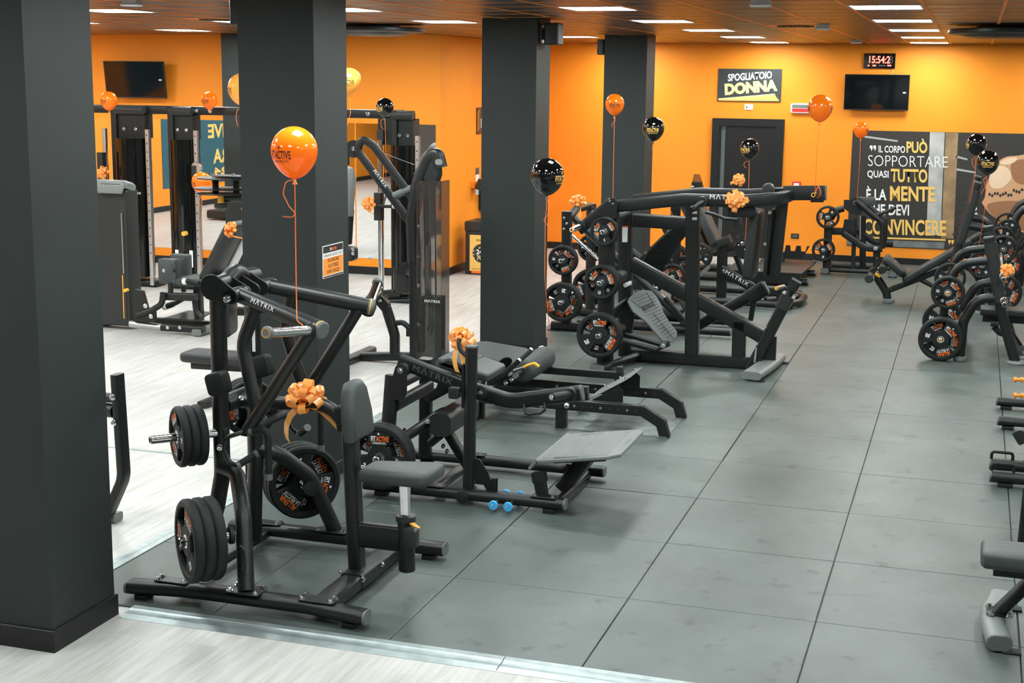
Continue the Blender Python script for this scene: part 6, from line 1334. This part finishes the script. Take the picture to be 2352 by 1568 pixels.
# clock
ck = thing('wall_clock', 'black digital clock with red digits above the wall television', 'clock', (1.16, YB-.04, 2.97)); part('case', ck, MB().box((.933, YB-.035, 2.972), (1.397, YB-.001, 3.195)), 'gloss_black')
fit_text(ck, '15:54:2', 'digit', B_(1996, 145, .037), B_(2044, 146, .037), B_(1997, 128, .037), bold=.02); fit_text(ck, '8', 'print_shade', B_(2043, 146, .037), B_(2051, 146, .037), B_(2043, 128, .037))
for x, w, m_ in ((1993, 4, 'digit'), (2004, 8, 'digit'), (2018, 16, 'print_shade'), (2038, 9, 'digit')): panel(ck, 'small_digits', [(x, 152), (x+w, 152), (x+w, 149), (x, 149)], .0365, m_)
part('cord', ck, MB().tube([(1.36, YB-.01, 2.972), (1.365, YB-.012, 2.93), (1.35, YB-.02, 2.88)], .005, rad=.02, n=6), 'offwhite')
def tv(name, label, c, w, h, yaw, tilt, wall):
    t = thing(name, label, 'television', c); R_ = Matrix.Rotation(radians(yaw), 3, 'Z') @ Matrix.Rotation(radians(tilt), 3, 'X')
    ux, uz = R_ @ V(1, 0, 0), R_ @ V(0, 0, 1); n = R_ @ V(0, -1, 0); c = V(*c)
    part('body', t, MB().slab(rrect(w, h, .006), .035, c-n*.035, ux, uz, ch=.003), 'dark_plastic'); 
    part('screen', t, MB().slab(rrect(w-.02, h-.025, .003), .002, c+uz*.004, ux, uz), 'screen'); part('label', t, MB().slab(rrect(.045, .02, .002), .001, c+ux*(w/2-.07)+n*.0025, ux, uz), 'white')
    part('bracket', t, MB().box((c.x-.1, c.y+.04, c.z-.1), (c.x+.1, wall-.012, c.z+.1)), 'steel_black'); part('wall_plate', t, MB().box((c.x-.2, wall-.012, c.z-.15), (c.x+.2, wall-.001, c.z+.15)), 'steel_black'); return t
tv('television', 'flat black television on the back wall below the clock', (1.153, YB-.12, 2.612), .957, .535, 0, 4, YB)
tv('television', 'flat black television tilted on the mirror wall', (-9.1, 11.22, 2.685), .98, .53, 2, 7, YM)
# quote poster
ps = thing('quote_poster', 'large dark gym poster with white and gold motivational lettering', 'poster', (2.2, YB-.01, .25))
part('sheet', ps, MB().box((.825, YB-.008, .255), (4.6, YB-.001, 2.035)), 'poster_bg')
panel(ps, 'print_pillar', [(2136, 303), (2170, 304), (2160, 540), (2128, 539)], .0085, 'poster_pale'); panel(ps, 'print_pillar', [(2172, 304), (2201, 305), (2190, 548), (2162, 547)], .0085, 'poster_wood'); panel(ps, 'print_floor', [(1945, 548), (2170, 556), (2168, 571), (1945, 562)], .0084, 'poster_floor')
for a in ((1985, 311, 2062, 322), (2196, 357, 2222, 364), (2196, 386, 2240, 394)): panel(ps, 'print_lamp', [(a[0], a[1]), (a[2], a[3]), (a[2], a[3]+4), (a[0], a[1]+5)], .0085, 'print_grey')
panel(ps, 'print_figure', ((2262, 452), (2266, 425), (2276, 398), (2292, 372), (2312, 360), (2340, 357), (2400, 350), (2440, 400), (2440, 520), (2390, 545), (2330, 530), (2290, 512), (2262, 488), (2254, 470)), .0086, 'skin', sm=True)
panel(ps, 'print_shading', ((2268, 470), (2300, 462), (2352, 462), (2420, 470), (2420, 540), (2352, 530), (2305, 512), (2275, 490)), .0098, 'skin_dark', sm=True)
panel(ps, 'print_shading', ((2322, 378), (2345, 366), (2390, 372), (2390, 420), (2350, 424), (2328, 412)), .0098, 'skin_dark', sm=True)
panel(ps, 'print_arm', ((2264, 448), (2272, 430), (2300, 432), (2350, 424), (2390, 412), (2390, 440), (2350, 452), (2300, 460), (2275, 462)), .0110, 'skin', sm=True)
panel(ps, 'print_arm', ((2276, 428), (2272, 408), (2282, 388), (2300, 380), (2318, 390), (2322, 410), (2306, 428), (2290, 433)), .0122, 'skin_pale', sm=True)
panel(ps, 'print_arm', ((2296, 374), (2312, 364), (2336, 362), (2330, 372), (2312, 378)), .0110, 'skin_pale', sm=True)
panel(ps, 'print_trousers', ((2226, 520), (2238, 478), (2252, 464), (2275, 492), (2320, 520), (2380, 545), (2440, 560), (2440, 600), (2330, 592), (2220, 585)), .0122, 'print_dark', sm=True)
for k_ in range(16):
    x = 2270+k_*6.2; y = 446+3*sin(k_*1.9)-(k_*.7 if k_ > 8 else 0); panel(ps, 'print_tattoo', ((x, y), (x+3, y-4), (x+6, y+1), (x+2, y+4)), .0134, 'print_dark', sm=True)
for x, y in ((2236, 478), (2238, 492), (2242, 504)): panel(ps, 'print_flower', ((x, y), (x+5, y-4), (x+8, y+2), (x+3, y+6)), .0134, 'print_white', sm=True)
D0 = .0150
for i in (0, 8): panel(ps, 'quote_mark', ((1998+i, 334), (2004+i, 334.2), (2004+i, 342), (2001+i, 347), (2001+i, 341), (1998+i, 341)), D0, 'print_white'); panel(ps, 'quote_mark', ((2178+i*.9, 551), (2184+i*.9, 551.2), (2183+i*.9, 558), (2179+i*.9, 563), (2180+i*.9, 557), (2178+i*.9, 557)), D0, 'print_gold')
ftb(ps, 'IL CORPO', 'print_white', 2018, 2079, 334, 350, D0, bold=.02); ftb(ps, 'PU\u00d2', 'print_gold', 2082, 2130, 318, 351, D0, bold=.028); ftb(ps, 'SOPPORTARE', 'print_white', 1994, 2177, 356, 381, D0, bold=-.012)
ftb(ps, 'QUASI', 'print_white', 1992, 2041, 391, 410, D0, bold=.02); ftb(ps, 'TUTTO', 'print_gold', 2046, 2130, 387, 418, D0, bold=.028); ftb(ps, '\u00c8 LA', 'print_white', 1990, 2036, 427, 459, D0, bold=.02); ftb(ps, 'MENTE', 'print_gold', 2044, 2148, 427, 461, D0, bold=.028)
ftb(ps, 'CHE DEVI', 'print_white', 1989, 2088, 468, 493, D0, bold=.02); ftb(ps, 'CONVINCERE', 'print_gold', 1983, 2173, 502, 538, D0, bold=.028)
panel(ps, 'underline', ((1982, 543), (2172, 549), (2172, 553), (1982, 547)), D0, 'print_gold')
# recess wall: sign, reader, bin
s2 = thing('hanging_sign', 'small brown sign with gold stripes on the recess wall', 'sign', (XS+.01, 13.2, 1.94)); part('board', s2, MB().box((XS+.001, 12.88, 1.945), (XS+.015, 13.6, 2.335)), 'brown_sign')
for i in range(6): z = 1.99+i*.05; part('stripe', s2, MB().quad((XS+.0158, 12.90, z), (XS+.0158, 12.99, z+.05), (XS+.0158, 12.99, z+.065), (XS+.0158, 12.90, z+.015)), 'print_gold')
fit_text(s2, 'Esci', 'print_white', V(XS+.016, 13.05, 2.03), V(XS+.016, 13.5, 2.03), V(XS+.016, 13.05, 2.17), bold=.03)
rd = thing('card_reader', 'black card reader with paper notices on the recess wall', 'reader', (XS+.03, 12.8, 1.1)); part('body', rd, MB().slab([(-.12, -.06), (.12, -.08), (.13, .06), (-.1, .1)], .07, (XS+.09, 12.75, 1.22), (0, 1, 0), (.3, 0, 1), ch=.01), 'dark_plastic')
part('mount', rd, MB().box((XS+.001, 12.66, 1.17), (XS+.06, 12.82, 1.26)), 'orange_plastic')
for y, z, m_ in ((12.86, 1.31, 'white'), (12.86, 1.40, 'print_shade'), (12.86, 1.10, 'white')): part('notice', rd, MB().box((XS+.001, y, z-.05), (XS+.004, y+.16, z+.05)), m_)
ds = thing('wall_dispenser', 'dark dispenser box above the litter bin', 'dispenser', (XS+.08, 13.1, .8)); part('body', ds, MB().slab(rrect(.3, .34, .02), .14, (XS+.001, 13.15, .98), (0, 1, 0), (0, 0, 1), ch=.01), 'dark_plastic'); part('lid', ds, MB().box((XS+.14, 13.02, 1.05), (XS+.15, 13.28, 1.13)), 'gloss_black')
bn = thing('litter_bin', 'black litter bin with an orange opening hours placard beside the recess wall', 'bin', (-3.98, 12.2, -.012))
part('body', bn, MB().slab(rrect(.5, .5, .015), .62, (-3.98, 12.2, -.011), (1, 0, 0), (0, 1, 0), ch=.004), 'dark_plastic'); part('lid', bn, MB().slab(rrect(.52, .52, .015), .14, (-3.98, 12.2, .61), (1, 0, 0), (0, 1, 0), ch=.012), 'dark_plastic'); part('lid_hole', bn, MB().box((-4.1, 12.05, .749), (-3.86, 12.3, .752)), 'print_dark')
yb = 11.948; part('placard', bn, MB().box((-4.16, yb, .04), (-3.80, yb+.002, .56)), 'print_gold'); part('placard_disc', bn, MB().cyl((-3.98, yb, .30), (-3.98, yb-.001, .30), .135, 30), 'print_dark'); part('placard_band', bn, MB().box((-4.13, yb-.001, .01), (-3.83, yb+.001, .045)), 'print_orange')
Q_ = yb-.002
fit_text(bn, 'APERTI', 'print_cream', V(-4.03, Q_, .365), V(-3.93, Q_, .365), V(-4.03, Q_, .395)); fit_text(bn, '24H', 'print_white', V(-4.06, Q_, .285), V(-3.90, Q_, .285), V(-4.06, Q_, .355), bold=.03); fit_text(bn, '7GG', 'print_cream', V(-4.05, Q_, .205), V(-3.91, Q_, .205), V(-4.05, Q_, .27), bold=.03)
fit_text(bn, 'FITACTIVE', 'print_dark', V(-4.06, Q_, .47), V(-3.9, Q_, .47), V(-4.06, Q_, .50), bold=.02); fit_text(bn, 'www.fitactive.it', 'print_dark', V(-4.13, Q_, .065), V(-3.83, Q_, .065), V(-4.13, Q_, .085))
for z in (.33, .28, .23): star(.014, 'print_white', (-4.095, Q_, z), (1, 0, 0), (0, 0, 1), bn)
# notice on the second column
nc = thing('column_notice', 'orange and white notice on the second column asking to unload weights', 'sign', (-1.495, 1.65, 1.42)); X_ = -1.4935
def nb(y0, y1, z0, z1, m_, e=0): part('sheet', nc, MB().box((-1.499, y0, z0), (X_+e, y1, z1)), m_)
nb(1.487, 1.812, 1.418, 1.638, 'print_white'); nb(1.492, 1.807, 1.588, 1.634, 'print_dark', .0006); nb(1.492, 1.807, 1.436, 1.552, 'print_amber', .0006); nb(1.492, 1.807, 1.421, 1.431, 'print_dark', .0006)
T_ = lambda txt, m_, y0, y1, z0, z1, **k: fit_text(nc, txt, m_, V(X_+.0012, y0, z0), V(X_+.0012, y1, z0), V(X_+.0012, y0, z1), **k)
T_('FIT', 'print_white', 1.60, 1.63, 1.598, 1.617, bold=.03); T_('ACTIVE', 'print_orange', 1.633, 1.70, 1.598, 1.617, bold=.03); T_('SI PREGANO I GENTILI CLIENTI', 'print_dark', 1.50, 1.80, 1.560, 1.580, bold=.0); T_('DI SCARICARE', 'print_dark', 1.56, 1.74, 1.522, 1.546, bold=.02); T_('GLI ATTREZZI', 'print_dark', 1.57, 1.73, 1.484, 1.508, bold=.02); T_("DOPO L'UTILIZZO", 'print_dark', 1.55, 1.75, 1.446, 1.470, bold=.02)
# mirrors
for x0, x1, w_ in ((-11.6, -9.62, 'far from the recess beyond the first column'), (-9.6, -7.44, 'behind the crossover towers left of the wall column'), (-6.85, -5.69, 'between the wall column and the lat pulldown'), (-5.67, -4.47, 'at the wall end next to the recess corner')):
    mr = thing('wall_mirror', 'tall frameless mirror on the orange wall '+w_, 'mirror', ((x0+x1)/2, YM-.006, .22), 'mirrors on the orange wall'); part('glass', mr, MB().box((x0, YM-.006, .22), (x1, YM-.001, 2.12)), 'mirror')
    for x in (x0+.2, x1-.2): part('clip', mr, MB().box((x-.02, YM-.009, .212), (x+.02, YM-.001, .235)), 'brushed')
# wall graphic seen in the mirrors
def refl(x, y): p = PX(x, y, XL+.012); return V(p.x, 2*(YM-.006)-p.y, p.z)
wg = thing('wall_graphic', 'teal wall graphic with large gold lettering seen in the mirrors', 'poster', (XL+.01, -1.5, .5)); a = refl(370, 268)
part('sheet', wg, MB().box((XL+.001, a.y-5.5, .45), (XL+.01, a.y, a.z)), 'teal_print')
for txt, px_, y0, y1, w in (('FITACTIVE', 478, 318, 285, 2.6), ('PALESTRA', 490, 376, 342, 2.3), ('H24', 492, 402, 385, 1.0)):
    p, q = refl(px_, y0), refl(px_, y1); fit_text(wg, txt, 'print_gold', V(p.x, p.y-w, p.z), V(p.x, p.y, p.z), V(p.x, p.y-w, q.z), bold=.03)
# treadmill seen in the mirrors
def rf(x, y, Y): p = PY(x, y, 2*(YM-.006)-Y); return V(p.x, Y, p.z)
tm = thing('treadmill', 'black treadmill with a rounded console near the teal graphic', 'treadmill', (-10.5, 5.0, -.012))
part('deck', tm, MB().slab(rrect(1.9, .8, .05), .16, (-10.6, 5.0, .02), (1, 0, 0), (0, 1, 0), ch=.02), 'dark_plastic'); part('belt', tm, MB().box((-11.4, 4.75, .18), (-9.8, 5.25, .185)), 'rubber_black')
for y in (4.63, 5.37): part('mast', tm, MB().beam([(-9.85, y, .1), (-9.75, y, 1.2)], .12, .07, up=(0, 1, 0), r=.02), 'steel_black'); part('handrail', tm, MB().tube([(-9.75, y, 1.1), (-10.3, y, .95)], .025), 'rubber_black')
part('console', tm, MB().slab(rrect(.85, .55, .2, 6), .08, (-9.72, 5.0, 1.4), (0, -1, 0), (.3, 0, 1), ch=.02), 'grey_plastic'); part('console_screen', tm, MB().slab(rrect(.5, .3, .03), .01, (-9.80, 5.0, 1.42), (0, -1, 0), (.3, 0, 1)), 'screen')
# ---------------------------------------------------------------- ceiling fittings
for x, y, w_ in ((-3.7, 2.75, 'over the planks'), (1.10, 3.3, 'over the squat machine aisle'), (1.07, 7.95, 'between the square vent and the back wall'), (.99, 13.2, 'close to the back wall')):
    t = thing('emergency_lamp', 'small pale box lamp under the dark ceiling '+w_, 'lamp', (x, y, ZC-.06), 'box lamps under the ceiling'); part('housing', t, MB().box((x-.065, y-.04, ZC-.032), (x+.065, y+.04, ZC-.001)), 'offwhite'); part('lens', t, MB().slab(rrect(.15, .10, .008), .022, (x, y, ZC-.054), (1, 0, 0), (0, 1, 0), ch=.008), 'white')
for (k, j), w_ in zip(sorted(vents), ('in the ceiling over the aisle', 'in the ceiling over the planks')):
    x0, x1, y0, y1 = cell(k, j); t = thing('ceiling_vent', 'square orange framed swirl vent '+w_, 'vent', (x0+.01, y0+.01, ZC)); part('frame', t, MB().box((x0+.01, y0+.01, ZC), (x1-.01, y1-.01, ZC+.01)), 'grid_orange'); c = V((x0+x1)/2, (y0+y1)/2, ZC-.004)
    part('swirl', t, MB().cyl(c, c+V(0, 0, .004), .2, 32), 'print_dark')
    for i in range(12): a = 2*pi*i/12; part('blade', t, MB().beam([c+V(.06*cos(a), .06*sin(a), -.004), c+V(.19*cos(a+.4), .19*sin(a+.4), -.004)], .012, .006), 'steel_black')
for x, y, w_ in ((2.86, 8.35, 'over the bench racks'), (-3.86, 7.85, 'over the lat pulldown')):
    t = thing('ceiling_cassette', 'round black ceiling air unit '+w_, 'air unit', (x, y, ZC-.13)); part('body', t, MB().lathe([(.5, 0), (.56, .008), (.57, .02), (.57, .05), (.55, .058), (.3, .058)], (x, y, ZC-.09), (0, 0, 1), 48), 'dark_plastic'); part('diffuser', t, MB().lathe([(0, 0), (.30, .003), (.42, .02), (.46, .04), (.46, .045), (.3, .045)], (x, y, ZC-.125), (0, 0, 1), 48), 'steel_black'); part('rim', t, MB().lathe([(.571, .03), (.575, .03), (.575, .05), (.571, .05)], (x, y, ZC-.10), (0, 0, 1), 48, close=True), 'dark_plastic'); part('hub', t, MB().cyl((x, y, ZC-.05), (x, y, ZC), .3, 32), 'dark_plastic')
    for i in range(4): part('stay', t, MB().cyl((x+.4*cos(i*pi/2), y+.4*sin(i*pi/2), ZC-.09), (x+.4*cos(i*pi/2), y+.4*sin(i*pi/2), ZC-.075), .02, 8), 'steel_black')
def speaker(x0, x1, y0, y1, z0, z1, wx, label):
    t = thing('wall_speaker', label, 'speaker', ((x0+x1)/2, (y0+y1)/2, z0)); part('cabinet', t, MB().slab(rrect(x1-x0, y1-y0, .015), z1-z0, ((x0+x1)/2, (y0+y1)/2, z0), (1, 0, 0), (0, 1, 0), ch=.01), 'dark_plastic'); gx = x1 if wx < x0 else x0
    part('grille', t, MB().box((gx-.003, y0+.015, z0+.015), (gx+.003, y1-.015, z1-.015)), 'print_shade'); part('bracket', t, MB().box((min(wx, x0), (y0+y1)/2-.03, z0+.05), (max(wx, x1)-(.05 if wx < x0 else 0), (y0+y1)/2+.03, z1-.05)), 'steel_black'); part('bracket_plate', t, MB().box((wx-.004, y0+.03, z0+.02), (wx+.004, y1-.03, z1-.02)), 'brushed')
speaker(-1.475, -1.33, 6.52, 6.72, 3.09, 3.30, -1.51, 'black wall speaker on the column beside the squat machine'); speaker(-2.20, -2.105, 11.4, 11.6, 3.08, 3.28, -2.075, 'black wall speaker on the farthest round the column by the leg press'); speaker(-2.19, -2.085, 1.55, 1.75, 3.09, 3.30, -2.055, 'black wall speaker on the column with the notice')
# ---------------------------------------------------------------- balloons
def bp(x, y, w, D=.235): return CAM+ray(x, y)*(D*FPX/w)
def bal(x, y, w, kind, label, off, string, D=.235, curl=None, ends=None):
    c = bp(x, y, w, D); ang = math.degrees(math.atan2(CAM.y-c.y, CAM.x-c.x)); f = (c-CAM).dot(FW)
    S_ = [CAM+ray(*p)*f for p in string]
    if ends is not None: S_.append(V(*ends))
    cu = [CAM+ray(*p)*(f-.01) for p in curl] if curl else None
    return balloon(c, D, kind, label, ang+off, S_, curl=cu, sr=.0024)
bal(250, 230, 39, 'o', 'small orange balloon in front of the tilted television', -55, [(249, 270), (247, 380)], D=.212, ends=C_(246, 425, 9.0), curl=[(250, 256), (254, 268), (249, 270), (243, 265)])
bal(481, 229, 37, 'o', 'small orange balloon rising behind the crossover top beam', -40, [], D=.205, ends=C_(481, 244, 9.3))
bal(556, 202, 66, 'p', 'orange balloon half hidden behind the column with the notice', -80, [(556, 290)], ends=V(-3.62, 4.86, 1.665), curl=[(556, 246), (545, 252), (542, 270), (546, 290)])
bal(463, 418, 46, 'o', 'orange balloon floating beside the overhead cams', -72, [(463, 500), (465, 600)], D=.215, ends=A_(466, 642, 6.4), curl=[(463, 450), (456, 462), (459, 477), (464, 470), (463, 455)])
bal(803, 184, 55, 'p', 'pale orange balloon peeping out beside the column over the top beam', -12, [(805, 260)], D=.222, ends=V(-3.05, 5.05, 1.9))
bal(1412, 238, 44, 'o', 'orange balloon in front of the farthest charcoal column', 0, [(1410, 330), (1408, 448)], D=.21, ends=V(-1.1, 8.1, .88), curl=[(1411, 268), (1414, 276), (1405, 285), (1406, 292)])
bal(1884, 246, 56, 'o', 'orange balloon tied to the end of the squat machine yoke', -88, [(1877, 340)], D=.223, ends=V(1.24, 6.30, 1.76), curl=[(1880, 288), (1870, 294), (1868, 302), (1876, 306), (1882, 300)])
bal(1978, 297, 34, 'o', 'small orange balloon over the top corner of the quote poster', 70, [(1974, 380)], D=.211, ends=K(1968, 458, 13.93))
bal(884, 246, 41, 'k', 'small black balloon in front of the crossover top beam', -48, [(886, 330)], D=.208, ends=C_(886, 440, 9.08), curl=[(884, 272), (874, 276), (876, 292), (880, 296)])
bal(1257, 402, 77, 'k', 'large black balloon beside the column with the speaker', 62, [(1252, 520), (1251, 640)], D=.275, ends=V(-.70, 4.27, .55), curl=[(1256, 458), (1263, 470), (1262, 490), (1247, 505), (1262, 522)])
bal(1501, 294, 50, 'k', 'black balloon floating above the leg press', -4, [(1500, 380)], D=.237, ends=PY(1560, 535, 8.3), curl=[(1502, 328), (1498, 340), (1503, 352)])
bal(1722, 340, 43, 'k', 'black balloon in front of the dark door', -32, [(1720, 420)], D=.23, ends=Q(1711, 560, 10.5), curl=[(1720, 370), (1710, 372), (1708, 380), (1714, 386)])
bal(2243, 330, 45, 'k', 'black balloon tied above the incline bench uprights', -78, [(2240, 400)], D=.233, ends=V(2.58, 10.86, 1.12), curl=[(2243, 358), (2232, 366), (2234, 380), (2238, 386)])
bal(2269, 371, 51, 'k', 'black balloon tied to the flat bench rack', 0, [(2262, 480)], D=.233, ends=V(2.74, 8.82, 1.06), curl=[(2268, 404), (2258, 412), (2264, 428), (2252, 446)])
# ---------------------------------------------------------------- pieces of parts go under their part
SUB = {'end_cap': ('base_rail', 'floor_rail', 'lever_arm', 'floor_foot', 'rear_foot', 'end_beam', 'link_sleeve'), 'cap_band': ('end_cap', 'horn_cap', 'lever_arm'), 'horn_band': ('horn',), 'horn_cap': ('horn',), 'grip_ring': ('grip', 'handle_bar', 'hand_grip', 'grip_arm', 'side_handle'),
       'tread_rib': ('foot_plate', 'sled_plate'), 'groove': ('toe_board',), 'rail_hole': ('rail', 'carriage_rail'), 'top_cap': ('upright',), 'upright_guard': ('upright',), 'peg_disc': ('band_peg',), 'star': ('skin',), 'curl': ('string',), 'knot': ('skin',), 'bushing': ('disc',),
       'stripe': ('board',), 'lens': ('housing',), 'sticker_band': ('sticker',), 'display_figure': ('display',), 'blade': ('swirl',), 'screen': ('body',), 'handle_end': ('handle', 'cable_handle'), 'roller_core': ('knee_roller',), 'pin_ring': ('pull_pin',), 'pin_tip': ('pull_pin',), 'plate_lip': ('foot_plate',), 'bar_block': ('slide_bar',), 'grip_end': ('grip',), 'foot_end': ('rear_foot',)}
def mid(o):
    c = [Vector(b) for b in o.bound_box]; return o.matrix_basis @ (sum(c, Vector())/8)
for t in [o for o in bpy.data.objects if o.type == 'EMPTY']:
    ch = [c for c in bpy.data.objects if c.parent is t] if False else list(t.children)
    byn = {}
    for c in ch: byn.setdefault(c.name.split('.')[0], []).append(c)
    for n, hosts in SUB.items():
        cand = [h for q in hosts for h in byn.get(q, [])]
        if not cand: continue
        for c in byn.get(n, []):
            h = min(cand, key=lambda o: (mid(o)-mid(c)).length)
            if h.parent is t and all(abs(h.matrix_basis[i][j]-(1 if i == j else 0)) < 1e-6 for i in range(4) for j in range(4)): c.parent = h
